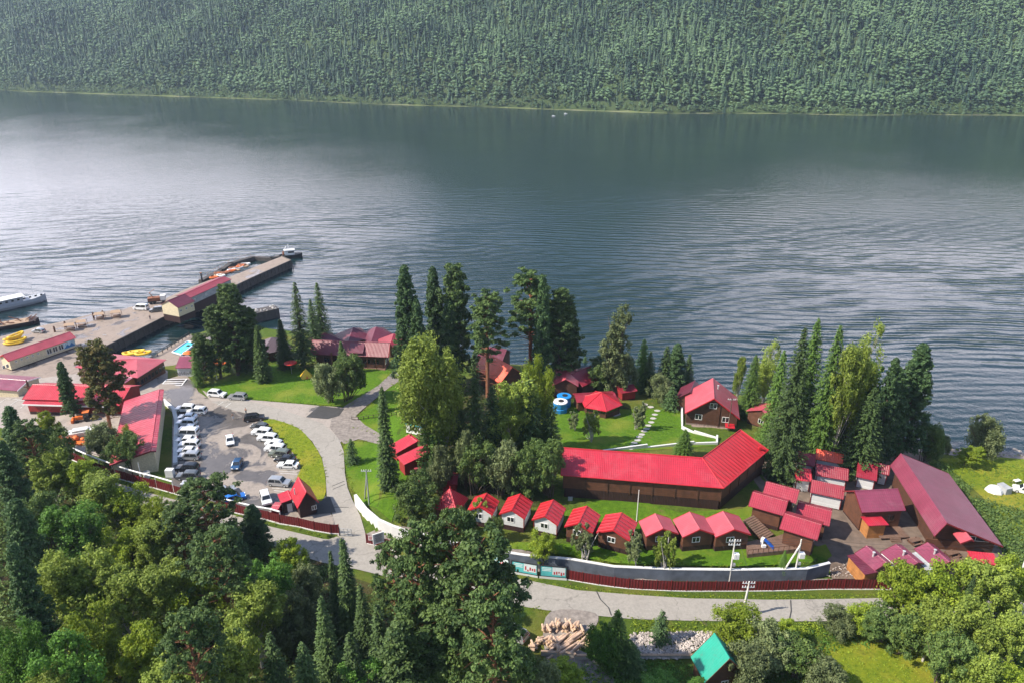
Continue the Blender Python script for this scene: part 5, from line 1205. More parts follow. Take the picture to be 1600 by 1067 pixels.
# ------------------------------------------------------------------ people
def person(label, p, rz, top, pants, hair=(.03, .02, .015)):
    t = thing('person', label, 'person', p, rz)
    def skin(name, vs, es, rad, mat, sub=2):
        me = bpy.data.meshes.new(name); me.from_pydata(vs, es, []); o = link(name, me, t)
        md = o.modifiers.new('skin', 'SKIN'); md.use_smooth_shade = True
        for i, r_ in enumerate(rad): me.skin_vertices[0].data[i].radius = (r_, r_*.85) if isinstance(r_, float) else r_
        me.skin_vertices[0].data[0].use_root = True
        o.modifiers.new('sub', 'SUBSURF').render_levels = 1
        me.materials.append(mat); return o
    def add_skin(name, vs, es, rad, mat):
        me = bpy.data.meshes.new(name); me.from_pydata(vs, es, [])
        o = bpy.data.objects.new(name, me); COL.objects.link(o); o.parent = t
        bm = bmesh.new(); bm.from_mesh(me); ly = bm.verts.layers.skin.verify()
        for i, v in enumerate(bm.verts): v[ly].radius = rad[i]; v[ly].use_root = (i == 0)
        bm.to_mesh(me); bm.free()
        md = o.modifiers.new('skin', 'SKIN'); md.use_smooth_shade = True
        m2 = o.modifiers.new('sub', 'SUBSURF'); m2.levels = 1; m2.render_levels = 2
        me.materials.append(mat); return o
    V = [(0, 0, .95), (0, 0, 1.2), (0, 0, 1.42), (0, 0, 1.52), (.01, 0, 1.60), (.01, 0, 1.70),
         (0, .19, 1.40), (.02, .25, 1.13), (.12, .24, .90), (0, -.19, 1.40), (-.02, -.25, 1.13), (.04, -.26, .88),
         (0, .10, .88), (.06, .10, .48), (.02, .10, .09), (.15, .10, .04), (0, -.10, .88), (-.02, -.10, .48), (-.12, -.10, .10), (.0, -.10, .04)]
    E = [(0, 1), (1, 2), (2, 3), (3, 4), (4, 5), (2, 6), (6, 7), (7, 8), (2, 9), (9, 10), (10, 11), (0, 12), (12, 13), (13, 14), (14, 15), (0, 16), (16, 17), (17, 18), (18, 19)]
    rr = [.13, .12, .12, .055, .085, .09, .06, .045, .035, .06, .045, .035, .085, .06, .045, .04, .085, .06, .045, .04]
    add_skin('body', V, E, [(a, a*1.25) if i < 3 else (a, a) for i, a in enumerate(rr)], M['skin'])
    add_skin('shirt', [V[0], V[1], V[2], V[6], V[7], V[9], V[10]], [(0, 1), (1, 2), (2, 3), (3, 4), (2, 5), (5, 6)], [(.15, .18), (.14, .17), (.14, .16), (.075, .075), (.06, .06), (.075, .075), (.06, .06)], top)
    add_skin('trousers', [V[0], V[12], V[13], V[14], V[16], V[17], V[18]], [(0, 1), (1, 2), (2, 3), (0, 4), (4, 5), (5, 6)], [(.15, .17), (.105, .105), (.08, .08), (.065, .065), (.105, .105), (.08, .08), (.065, .065)], pants)
    MB().dome((-.015, 0, 1.68), .115, 10, 4, .95).build('hair', plain('hair', hair, .8), t)
    return t
jeans = plain('dark trousers', (.03, .04, .07), .9); 
def gp(px, py): p = G(px, py); p.z += .14; return p
person('person in a pale top walking across the upper parking lot, left one of two', gp(364.5, 656), R(-60), M['tan'], M['concw'])
person('person in a cream top standing on the upper parking lot, right of two', gp(385, 647), R(-100), plain('cream shirt', (.55, .35, .25), .9), jeans)
person('person in dark clothes standing at the edge of the quay before the pier buildings', P(235, 500, ZQ), R(150), plain('navy shirt', (.02, .03, .08), .9), jeans)

# ------------------------------------------------------------------ walls, fences, pipes, poles
# retaining wall under the cabin terrace
def ribbon_wall(root, name, pts, z1, zb, w, mat, off, capmat=None):
    n = len(pts); pts = [Vector((p.x, p.y)) for p in pts]; sec = []
    for i, p in enumerate(pts):
        d = (pts[min(i+1, n-1)]-pts[max(i-1, 0)]).normalized(); s = Vector((-d.y, d.x))
        s = s if s.y > 0 else -s
        sec.append((p, p+s*w))
    rings = [[(a.x, a.y, zb(a) if callable(zb) else zb), (a.x, a.y, z1), (b.x, b.y, z1), (b.x, b.y, zb(a) if callable(zb) else zb)] for a, b in sec]
    MB().loft(rings).build(name, mat, root, off=off)
    if capmat:
        rings = [[(a.x-.0, a.y-.06, z1+.01), (a.x, a.y-.06, z1+.15), (b.x, b.y+.06, z1+.15), (b.x, b.y+.06, z1+.01)] for a, b in sec]
        MB().loft(rings).build('coping', capmat, root, off=off)
rw = thing('retaining_wall', 'long curved grey retaining wall with white coping below the cabin row', 'wall', WALLP[0]+Vector((0, 0, -2.6)))
rwm = plain('shaded retaining wall', (.11, .13, .165), .85, .4, .45, bmp=.03)
ribbon_wall(rw, 'wall', WALLP[:6], 2.6, -.6, .45, M['concw'], rw.location); ribbon_wall(rw, 'wall', WALLP[5:], 2.58, -.6, .45, rwm, rw.location); ribbon_wall(rw, 'coping', [p+Vector((0, -.05, 0)) for p in WALLP], 2.72, lambda a: 2.6, .55, M['concw'], rw.location)  # one wall: sunlight and shade put into colour, pale curve and dark front
# low white wall beside the parking rows
wl = thing('parking_wall', 'low white wall edging the sunken green strip beside the parked cars', 'wall', G(256, 640))
wp = [G(a, b) for a, b in ((252, 628), (269, 643), (273, 660), (271, 727))]
ribbon_wall(wl, 'wall', wp, .75, -.5, .9, M['concw'], wl.location)
# garden kerbs
for lb, px in (('white kerb wall along the back of the lawn behind the long lodge', [(943, 704), (1010, 699.5), (1083, 694.5), (1120, 694)]), ('white kerb wall in front of the two-storey house', [(1065, 643), (1066, 670), (1085, 677), (1120, 685), (1120, 693.5)])):
    t = thing('garden_kerb', lb, 'kerb', G(*px[0])); pts = [G(*q) for q in px]
    mb = MB()
    for a, b in zip(pts, pts[1:]):
        d = b-a; mb.box((a+b)/2+Vector((0, 0, .15)), (d.length+.3, .4, 1.0), rz=math.atan2(d.y, d.x))
    mb.build('wall', M['concw'], t, off=t.location)
# stepping stones
st = [(985, 701), (989, 697), (991, 692), (996, 688), (999, 683), (1003, 679), (1006, 674), (1010, 670), (1013, 665), (1017, 660), (1020, 654), (1023, 648), (1027, 642), (1017, 636), (1008, 632)]
for i, (px, py) in enumerate(st):
    mb = MB(); pts = [(.85*math.cos(a)*rs.uniform(.8, 1.1), .6*math.sin(a)*rs.uniform(.8, 1.1)) for a in [2*math.pi*k/7 for k in range(7)]]
    o = mb.prism(pts, -.1, .08).build('stepping_stone', M['conc'], None, loc=G(px, py)+Vector((0, 0, .1)))
    tag(o, 'flat stepping stone in the lawn path by the six-sided pavilion', 'stone', 'stepping stones across the lawn')
# red sheet fences: each bay between posts is a part
def sheet_fence(label, px, h=2.0, plinth=.2, skip=(), name='metal_fence', mat='fence', base=None):
    pts = [G(a, b) for a, b in px]; c = pts[0].copy(); root = thing(name, label, 'fence', c)
    for i, (a, b) in enumerate(zip(pts, pts[1:])):
        d = b-a; rz = math.atan2(d.y, d.x); m = (a+b)/2; zz = min(a.z, b.z)
        if i in skip: continue
        mb = MB().box((m.x, m.y, m.z+plinth+h/2-.1), (d.length-.16, .06, h)); mb = MB()
        n = max(2, int(d.length/.25)); u = d.normalized(); s = Vector((-u.y, u.x, 0))
        vs = []
        for k in range(n+1):
            q = a.lerp(b, k/n); q.z = a.z+(b.z-a.z)*k/n; o_ = s*(.03 if k % 2 else -.03)
            vs += [q+o_+Vector((0, 0, plinth)), q+o_+Vector((0, 0, plinth+h))]
        mb.add(vs, [(2*k, 2*k+2, 2*k+3, 2*k+1) for k in range(n)]); mb.build('panel', M[mat], root, off=c)
        MB().box(m+Vector((0, 0, plinth/2-.2)), (d.length, .22, plinth+.4), rz=rz).build('plinth', M['concw'], root, off=c)
    for p in pts: MB().tube([p+Vector((0, 0, -.3)), p+Vector((0, 0, plinth+h+.12))], .09, 6).build('post', M['trim'], root, off=c)
    return root
M['fence'] = plain('dark red sheet fence', (.115, .008, .013), .5, .12, .6); 
sheet_fence('dark red sheet fence between the left wood and the yard', [(105, 715), (122, 722), (140, 731), (158, 738), (175, 745), (198, 751), (220, 757.5), (244, 763), (268, 770), (285, 775)])
sheet_fence('dark red sheet fence from the big pine to the driveway entrance', [(340, 794), (352, 797.5), (372, 802), (390, 806.5), (405, 809), (421, 813), (437.5, 818), (467.5, 823), (491.5, 829), (517, 833.5), (530, 834)])
sheet_fence('short dark red fence with a white notice right of the driveway', [(573, 849), (590, 853), (606, 857), (622, 862)])
zfn = [(884, 904.5), (910, 909), (935, 913), (960, 916.5), (982, 919), (1003, 920.5), (1025, 921.5), (1048, 922.5), (1072, 923), (1095, 923), (1117, 923), (1162, 923), (1207, 922.5), (1229, 922), (1250, 921.5), (1292, 920), (1318, 920), (1345, 920), (1370, 920), (1394, 921)]
sheet_fence('long dark red sheet fence between the main road and the grey retaining wall', zfn, plinth=.1)
# gate, notice, sign
t = thing('notice', 'white notice sheet on the short red fence by the driveway', 'sign', G(580, 851)+Vector((0, -.12, 1.7))); MB().box((0, 0, 0), (.8, .04, 1.0)).build('sheet', M['wtrim'], t)
mb = MB()
for k in range(4): mb.box((0, -.03, .3-k*.18), (.55, .02, .06))
mb.build('lettering', M['trimred'], t)
t = thing('information_board', 'grey information board on posts in front of the retaining wall', 'sign', G(593, 858), R(28)); MB().box((0, 0, 2.6), (1.9, .1, 2.0)).build('board', M['grey'], t)
mb = MB(); mb.box((0, 0, 3.65), (2.1, .16, .12)); mb.box((0, 0, 1.55), (2.1, .16, .12)); mb.box((-1, 0, 2.6), (.12, .16, 2.2)); mb.box((1, 0, 2.6), (.12, .16, 2.2)); mb.build('frame', M['wtrim'], t)
mb = MB()
for k in range(6): mb.box((0, -.07, 3.3-k*.26), (1.3-.2*(k % 2), .02, .08))
mb.build('lettering', M['black'], t)
for s in (-.8, .8): MB().tube([(s, 0, -.3), (s, 0, 1.7)], .07, 6).build('post', M['steel'], t)
t = thing('lattice_gate', 'grey steel lattice gate leaf at the driveway entrance', 'gate', G(541, 838), R(-6)); mb = MB()
for k in range(4): mb.tube([(-1.1, 0, .3+k*.5), (1.1, 0, .3+k*.5)], .06, 5)
for k in range(4): mb.tube([(-1.1+k*.73, 0, .3), (-1.1+k*.73, 0, 1.8)], .06, 5)
mb.tube([(-1.1, 0, .3), (1.1, 0, 1.8)], .05, 5); mb.build('lattice', M['grey'], t); mb = MB(); mb.tube([(-1.25, 0, -.2), (-1.25, 0, 2.2)], .1, 6); mb.build('post', M['black'], t)
# advertising banners on the fence
bc = plain('banner print', (.10, .50, .52), .6, .35, .35); bw = plain('banner pale', (.60, .66, .68), .6, .2, .5)
for i, (a, b, hh, lb) in enumerate((((693, 866), (714, 871), 2.6, 'turquoise printed banner seen between the big pine crowns'), ((768, 884), (795, 893.5), 2.7, 'turquoise printed banner farthest left beside the road, pine branch over its corner'), ((800, 894.5), (839, 901.5), 2.7, 'turquoise printed banner with pale right half, middle of the visible three'), ((844, 902), (884, 905.5), 2.7, 'turquoise printed banner next to the dark red fence'))):
    p, q = G(*a), G(*b); d = q-p; ln = d.length; t = thing('roadside_banner', lb, 'banner', (p+q)/2, math.atan2(d.y, d.x), 'turquoise banners along the road')
    MB().box((0, 0, 1.6), (ln, .08, 2.1)).build('sheet', bc, t); mb = MB()
    for zz in (.5, 2.7): mb.box((0, -.02, zz), (ln+.2, .16, .12))
    for xx in (-ln/2-.05, ln/2+.05): mb.box((xx, -.02, 1.5), (.14, .16, 2.6))
    mb.build('frame', M['black'], t); MB().box((ln*.22, -.05, 1.75), (ln*.5, .03, 1.6)).build('pale_area', bw, t)
    mb = MB(); rr2 = random.Random(i)
    for k in range(5): mb.box((ln*(.05+.09*k), -.075, 1.2+rr2.uniform(0, .5)), (ln*.05, .02, rr2.uniform(.3, .8)))
    mb.build('printed_houses', M['trimred'], t); mb = MB()
    for k in range(3): mb.box((-ln*.25, -.055, 2.3-k*.3), (ln*.36, .02, .1))
    mb.build('lettering', M['wtrim'], t)
    MB().box((0, 0, .15), (ln+.3, .25, .5)).build('plinth', M['concw'], t)
# heating pipe on posts along the left fence
def pipe(label, px, h):
    pts = [G(a, b) for a, b in px]; c = pts[0].copy(); t = thing('heating_pipe', label, 'pipe', c)
    mb = MB(); mb.tube([p+Vector((0, 0, h)) for p in pts], .16, 8); mb.build('pipe', M['wtrim'], t, off=c)
    for p in pts: MB().tube([p+Vector((0, 0, -.2)), p+Vector((0, 0, h))], .09, 6).build('support', M['wtrim'], t, off=c)
pipe('white heating pipe on posts running above the left red fence', [(119, 718), (134, 725), (158, 735), (178, 742), (198, 750), (222, 757), (246, 763), (273, 771)], 3.0)
pipe('white heating pipe on posts beside the blue car', [(352, 792), (372, 797), (397, 803), (425, 808), (439, 812)], 2.0)
t = thing('white_box', 'white equipment box on a stand at the foot of the white parking wall', 'box', G(267, 745)); MB().box((0, 0, 1.2), (1.6, 1.1, 1.6)).build('box', M['wtrim'], t); MB().box((0, 0, .2), (1.7, 1.2, .4)).build('stand', M['grey'], t)
t = thing('satellite_barrel', 'white barrel behind the left red fence', 'barrel', G(230, 745)); MB().tube([(0, 0, 0), (0, 0, 1.2)], .7, 12).build('shell', M['wtrim'], t); MB().tube([(0, 0, 1.2), (0, 0, 1.28)], .75, 12).build('lid', M['grey'], t)
# utility poles
def pole(label, bp, topy, px_top=None, strut=None, arms=1, gear=False, mat=None, name='utility_pole', lamp=False, rad=.15):
    b = G(*bp); v = (topy-533.5)/F
    # height from the pixel row of the top
    fy = b.y; k = (CP-v*SP)/(SP+v*CP); h = CAMH-fy/k-b.z
    t = thing(name, label, 'pole', b)
    MB().tube([(0, 0, -.5), (0, 0, h)], [rad*1.25, rad*.8], 8).build('shaft', mat or M['poleconc'], t)
    if strut:
        s = G(*strut)-b; s.z = G(*strut).z-b.z; MB().tube([s, (0, 0, h*.86)], rad, 8).build('strut', mat or M['poleconc'], t)
    for k in range(arms):
        cb = MB().box((0, 0, h-.35-k*.8), (2.0, .12, .12)); cb.build('crossarm', M['steel'], t)
        mb = MB()
        for x in (-.9, -.45, .45, .9): mb.tube([(x, 0, h-.3-k*.8), (x, 0, h-.02-k*.8)], .06, 6)
        mb.build('insulator', M['wtrim'], t)
    if gear:
        MB().box((.55, 0, h*.62), (.9, .7, 1.0)).build('transformer', M['wtrim'], t); MB().box((.4, 0, h*.42), (.4, .4, .5)).build('switch_box', M['grey'], t)
    if lamp: MB().box((.5, 0, h-.05), (1.0, .16, .12)).build('lamp_arm', M['steel'], t); MB().box((.9, 0, h-.15), (.4, .22, .12)).build('lamp_head', M['steel'], t)
    return t, h
PA = pole('concrete pole with switch gear in front of the last brown cabin', (1139, 909), 842, arms=2, gear=True)
PB = pole('braced concrete pole pair with a white transformer behind the red fence', (1240, 906), 842, strut=(1214, 908), arms=0, gear=True)
PC = pole('concrete pole with insulators rising from the roadside bushes', (1162, 962), 908, strut=(1158, 966), arms=2)
pole('slim white pole on the grass behind the cabin row', (994.5, 815), 765, arms=0, rad=.09)
pole('grey double pole on the lawn beside the driveway', (577, 788), 733, strut=(570, 779), arms=1, mat=M['grey'], rad=.13)
pole('brown pole against the front of the two-storey house', (1137.5, 672), 622, arms=1, mat=M['bark'], rad=.12)
pole('white lamp post at the end of the dark red fence by the willows', (1391, 922), 899, arms=0, rad=.12)
pole('white lamp post at the right edge below the meadow', (1597, 890), 845, arms=0, rad=.14, mat=M['wtrim'])
pole('white lamp post in front of the tall pines by the yard', (339, 592), 568, arms=0, lamp=True, rad=.09, mat=M['wtrim'], name='street_lamp')
pole('slim lamp post on the quay near the cream building', (166, 547), 523, arms=0, lamp=True, rad=.07, name='street_lamp')
pole('thin pole behind the fence beside the market hall', (221, 746), 722, arms=0, rad=.1, mat=M['wtrim'])
t, h = pole('dark slim pole at the edge of the path by the big cedar', (639, 612), 578, arms=0, rad=.1, mat=M['bark'])
def wires(label, a, b, sag, offs):
    p = a[0].location+Vector((0, 0, a[1]-.1)); q = (b[0].location+Vector((0, 0, b[1]-.1))) if isinstance(b, tuple) else b
    d = (q-p).to_2d().normalized(); n = Vector((-d.y, d.x, 0)); t = thing('power_line', label, 'cable', p)
    for o_ in offs:
        MB().tube([p.lerp(q, k/10)+n*o_-Vector((0, 0, sag*4*(k/10)*(1-k/10))) for k in range(11)], .022, 4).build('wire', M['black'], t, off=p)
wires('thin dark overhead wires between the two concrete poles by the retaining wall', PA, PB, .5, (-.6, 0, .6))
wires('thin dark overhead wires from the roadside bush pole to the switch gear pole', PC, PA, .3, (-.6, .6))
wires('thin dark overhead wires running off from the braced pole over the pink-roofed sheds', PB, P(1640, 850, 9), 1.2, (-.5, .5))
post_fence('post_fence', 'low timber fence with many posts crossing the lawn slope', [(550, 656), (560, 656.5), (592, 652), (612, 650), (634, 646)], 1.0, M['bark'], gap=1.3, rails=(.3, .9))
# deck, stairs and blue slide beside the last cabin
dk = thing('wooden_deck', 'raised wooden deck with railing between the last brown cabin and the tiled cabins', 'deck', P(1208, 852, 3.4))
dp = [P(a, b, 3.4) for a, b in ((1166, 846), (1210, 838), (1225, 833), (1268, 846), (1264, 856), (1168, 866))]
MB().prism([(p.x, p.y) for p in dp], 1.4, 3.4).build('platform', M['deck'], dk, off=dk.location)
mb = MB()
for a, b in ((dp[5], dp[4]),):
    n = 12
    for k in range(n+1): q = a.lerp(b, k/n); mb.tube([q, q+Vector((0, 0, 1.0))], .05, 4)
    mb.tube([a+Vector((0, 0, 1)), b+Vector((0, 0, 1))], .06, 5)
mb.build('railing', M['brownlog'], dk, off=dk.location)
sw = thing('outdoor_stairs', 'wide dark wooden stairs climbing between the long lodge and the tiled cabins', 'stairs', P(1190, 830, 3.4)); a, b = P(1199, 838, 3.4), P(1170, 810, 4.6)
d = b-a; ang = math.atan2(d.y, d.x); mb = MB()
for k in range(11):
    q = a.lerp(b, k/10); mb.box(q+Vector((0, 0, .05)), (.42, 3.0, .12), rz=ang)
mb.build('tread', M['deck'], sw, off=sw.location); mb = MB()
for s in (-1.4, 1.4):
    n_ = Vector((-math.sin(ang), math.cos(ang), 0))*s; mb.tube([a+n_-Vector((0, 0, .3)), b+n_-Vector((0, 0, .3))], .14, 5)
mb.build('stringer', M['brownlog'], sw, off=sw.location)
t = thing('slide', 'small white and blue plastic slide on the wooden deck', 'slide', P(1201, 853, 3.4), R(-40))
MB().add([(-.9, -.35, 1.2), (-.9, .35, 1.2), (.9, .35, .1), (.9, -.35, .1), (-.9, -.35, 1.1), (-.9, .35, 1.1), (.9, .35, 0), (.9, -.35, 0)], [(3, 2, 1, 0), (4, 5, 6, 7), (0, 1, 5, 4), (2, 3, 7, 6), (1, 2, 6, 5), (3, 0, 4, 7)]).build('chute', M['bluetarp'], t)
MB().box((-1.2, 0, .6), (.5, .7, 1.2)).build('ladder', M['wtrim'], t)
t = thing('white_crate', 'white crate standing beside the slide on the deck', 'crate', P(1193, 854, 3.4)); MB().box((0, 0, .2), (.7, .5, .4)).build('crate', M['wtrim'], t); MB().box((0, 0, .42), (.74, .54, .05)).build('lid', M['concw'], t)
for i, (px, py, lb) in enumerate(((1429, 848, 'heavy timber picnic table on the terrace of the long hall, left one'), (1487, 868, 'heavy timber picnic table in front of the long hall, middle one'), (1497, 881, 'heavy timber picnic table in front of the long hall, right one'))):
    t = thing('picnic_table', lb, 'table', G(px, py), .3, 'timber picnic tables'); MB().box((0, 0, .75), (2.4, .9, .1)).build('table_top', M['deck'], t)
    for s in (-1, 1): MB().box((0, s*.85, .45), (2.4, .35, .08)).build('bench', M['deck'], t); MB().box((s*.9, 0, .36), (.12, 1.6, .66)).build('leg', M['brownlog'], t)

# ------------------------------------------------------------------ foreground: firewood, stones, green hut
rs = random.Random(21)
lgm, lgs = [], []
for k in range(5):
    Ll = [1.0, 1.3, 2.6, 3.4, 4.2][k]; r_ = [.26, .2, .2, .22, .18][k]
    a = MB().tube([(-Ll/2, 0, 0), (0, .02, .01), (Ll/2, 0, 0)], [r_, r_*.95, r_*.9], 9, cap=False)
    b = MB().tube([(-Ll/2, 0, 0), (-Ll/2+.02, 0, 0)], r_*.99, 9); b2 = MB().tube([(Ll/2-.02, 0, 0), (Ll/2, 0, 0)], r_*.89, 9)
    lgm.append((a.mesh('bark', M['log']), b.mesh('cut_end', M['logend']), b2.mesh('cut_end', M['logend'])))
def logobj(k, p, rz, rx, label, group):
    t = thing('log', label, 'log', p, rz, group); t.rotation_euler = (0, rx, rz)
    link('bark', lgm[k][0], t); link('cut_end', lgm[k][1], t); link('cut_end', lgm[k][2], t)
for k in range(46):    # curved heap at the back
    a = rs.random(); px = 846+66*a+rs.uniform(-2, 2); py = 988-7*math.sin(a*math.pi)+rs.uniform(-3, 4); p = G(px, py); p.z += .25+.45*rs.randint(0, 2)
    logobj(rs.randint(0, 1), p, rs.uniform(-.5, .9)+1.2, rs.uniform(-.3, .3), 'short sawn log in the curved firewood heap nearest the road', 'short logs in the back firewood heap')
for k in range(30):
    a = rs.random()*math.pi; px = 851-20*math.cos(a)+rs.uniform(-2, 2); py = 1018-14*math.sin(a)+rs.uniform(-2, 3); p = G(px, py); p.z += .25+.4*rs.randint(0, 2)
    logobj(rs.randint(0, 1), p, rs.uniform(0, 3.1), rs.uniform(-.3, .3), 'short sawn log in the horseshoe firewood heap at the left', 'short logs in the horseshoe heap')
for k in range(30):
    px = 862+48*rs.random(); py = 1000+20*rs.random(); p = G(px, py); p.z += .22+.3*rs.randint(0, 2)
    logobj(2+rs.randint(0, 2), p, .75+rs.uniform(-.12, .12), rs.uniform(-.1, .1), 'long timber log lying in the slanting rows between the two firewood heaps', 'long logs in slanting rows')
def rubble(name, label, poly, n, smin, smax, mat, seed):
    rr = np.random.RandomState(seed); pts = [G(a, b) for a, b in poly]
    xs_ = [p.x for p in pts]; ys_ = [p.y for p in pts]; V, Fc, nn = [], [], 0
    def inside(x, y):
        c = False
        for i in range(len(pts)):
            a, b = pts[i], pts[i-1]
            if (a.y > y) != (b.y > y) and x < (b.x-a.x)*(y-a.y)/(b.y-a.y)+a.x: c = not c
        return c
    base = np.array([[1, 0, 0], [-1, 0, 0], [0, 1, 0], [0, -1, 0], [0, 0, 1], [0, 0, -1]], float)
    fb = np.array([(0, 2, 4), (2, 1, 4), (1, 3, 4), (3, 0, 4), (2, 0, 5), (1, 2, 5), (3, 1, 5), (0, 3, 5)])
    while len(V) < n:
        x, y = rr.uniform(min(xs_), max(xs_)), rr.uniform(min(ys_), max(ys_))
        if not inside(x, y): continue
        s = rr.uniform(smin, smax); q = base*(.7+.6*rr.rand(6, 1))*s*np.array([1, 1, .7]); a = rr.rand()*6.28
        q = np.stack([q[:, 0]*math.cos(a)-q[:, 1]*math.sin(a), q[:, 0]*math.sin(a)+q[:, 1]*math.cos(a), q[:, 2]], 1)
        V.append(q+[x, y, tz(x, y)+.1+rr.rand()*.25]); Fc.append(fb+nn); nn += 6
    o = link(name, np_mesh(name, np.vstack(V), np.vstack(Fc), mat)); return tag(o, label, None, None, 'stuff')
M['rub'] = plain('broken stone', (.42, .37, .34), .9, .55, 1.3)
rubble('stone_rubble', 'bank of pale broken stones between the road verge and the concrete edge', [(985, 990), (1120, 987), (1100, 1010), (1060, 1030), (985, 1030)], 1500, .12, .3, M['rub'], 3)
rubble('wood_chips', 'pale wood chips and offcuts on the ground beside the logs', [(872, 995), (905, 990), (932, 1005), (928, 1016), (890, 1012)], 350, .06, .16, plain('wood chips', (.55, .42, .22), .9), 4)
rubble('stone_rubble', 'stones scattered on the ground behind the retaining wall end', [(1280, 895), (1320, 882), (1335, 900), (1300, 904)], 60, .08, .2, M['rub'], 5)
rubble('beach_pebbles', 'pebbles along the edge of the lake', [(1440, 698), (1500, 704), (1600, 709), (1600, 714), (1500, 711), (1440, 706)], 300, .1, .3, M['rub'], 6)
t = thing('concrete_bay', 'weathered concrete storage bay edging the firewood yard', 'wall', G(905, 1028)); a = G(845, 1022); pts = [G(846, 1023), G(897, 1026), G(899, 1030), G(975, 1027), G(1100, 1027)]
mb = MB()
for i, (a, b) in enumerate(zip(pts, pts[1:])):
    d = b-a; mb.box((a+b)/2+Vector((0, 0, .1)), (d.length+.2, .3, 1.4 if i < 3 else .9), rz=math.atan2(d.y, d.x))
mb.build('wall', M['conc'], t, off=t.location); mb = MB()
for i, (a, b) in enumerate(zip(pts, pts[1:])):
    d = b-a; mb.box((a+b)/2+Vector((0, 0, .84 if i < 3 else .6)), (d.length+.2, .42, .08), rz=math.atan2(d.y, d.x))
mb.build('coping', M['tan'], t, off=t.location)
gr = gable('green_hut', 'steep green-roofed hut at the bottom edge below the stone bank', (1140, 1028), (1116, 988.5), (1094, 1052), 7.0, 3.2, M['brownlog'], M['green'], side=-1, plinth=.2, oh=.5, ohx=.3, trim=M['brown'], wins=[('f', 0, 2.0, .9, .9)], cat='hut')

# ------------------------------------------------------------------ trees
M['fir'] = leafmat('fir needles', (.014, .034, .013), (.062, .100, .026), trans=.12)
M['firg'] = leafmat('green fir needles', (.025, .065, .012), (.085, .145, .025), trans=.15)
M['cedar'] = leafmat('cedar needles', (.014, .038, .016), (.07, .12, .038), trans=.1)
M['pineleaf'] = leafmat('pine needles', (.018, .040, .012), (.080, .122, .032), trans=.12)
M['birchleaf'] = leafmat('birch leaves', (.060, .092, .014), (.225, .28, .050), trans=.25)
M['yellowleaf'] = leafmat('yellow-green leaves', (.060, .10, .010), (.25, .31, .03), trans=.28)
M['darkleaf'] = leafmat('dark leaves', (.026, .058, .015), (.115, .16, .040), trans=.18)
M['greyleaf'] = leafmat('grey-green leaves', (.045, .065, .025), (.17, .20, .085), trans=.2)
M['mapleleaf'] = leafmat('fresh green leaves', (.028, .075, .012), (.10, .20, .028), trans=.22)
M['redleaf'] = leafmat('reddish needles', (.028, .055, .012), (.15, .115, .032), trans=.15)
M['rowan'] = leafmat('reddish shrub leaves', (.10, .02, .012), (.28, .06, .03), trans=.2)

def quads(c, nrm, size, rs, asp=.6, tint=None, tdir=None):
    n = len(c); nrm = nrm/np.maximum(np.linalg.norm(nrm, axis=1), 1e-6)[:, None]
    if tdir is None: r = rs.randn(n, 3)
    else: r = tdir+.35*rs.randn(n, 3)
    t = r-nrm*(r*nrm).sum(1)[:, None]; t /= np.maximum(np.linalg.norm(t, axis=1), 1e-6)[:, None]
    b = np.cross(nrm, t); s = size[:, None] if hasattr(size, '__len__') else size
    bend = nrm*s*.18
    v = np.stack([c-t*s, c+b*s*asp+bend, c+t*s, c-b*s*asp+bend], 1).reshape(-1, 3)
    return v, (np.repeat(tint, 4) if tint is not None else None)
def finish(V, T, mat, name):
    v = np.vstack(V); t = np.concatenate(T); f = np.arange(len(v)).reshape(-1, 4)
    return np_mesh(name, v, f, mat, tint=np.clip(t, 0, 1))
def puff(c, r, n, size, rs, V, T, tb, zs=.75, shell=.55, up=.35):
    d = rs.randn(n, 3); d /= np.linalg.norm(d, axis=1)[:, None]
    rad = (.25+.75*rs.rand(n))**.7*np.where(rs.rand(n) < .2, 1.15+.35*rs.rand(n), 1.0); p = d*rad[:, None]*r*np.array([1, 1, zs])
    nn = d+np.array([0, 0, up])+.55*rs.randn(n, 3)
    tint = tb+.2*rs.randn(n)
    v, t = quads(c+p, nn, size*(.7+.6*rs.rand(n)), rs, .65, tint); V.append(v); T.append(t)
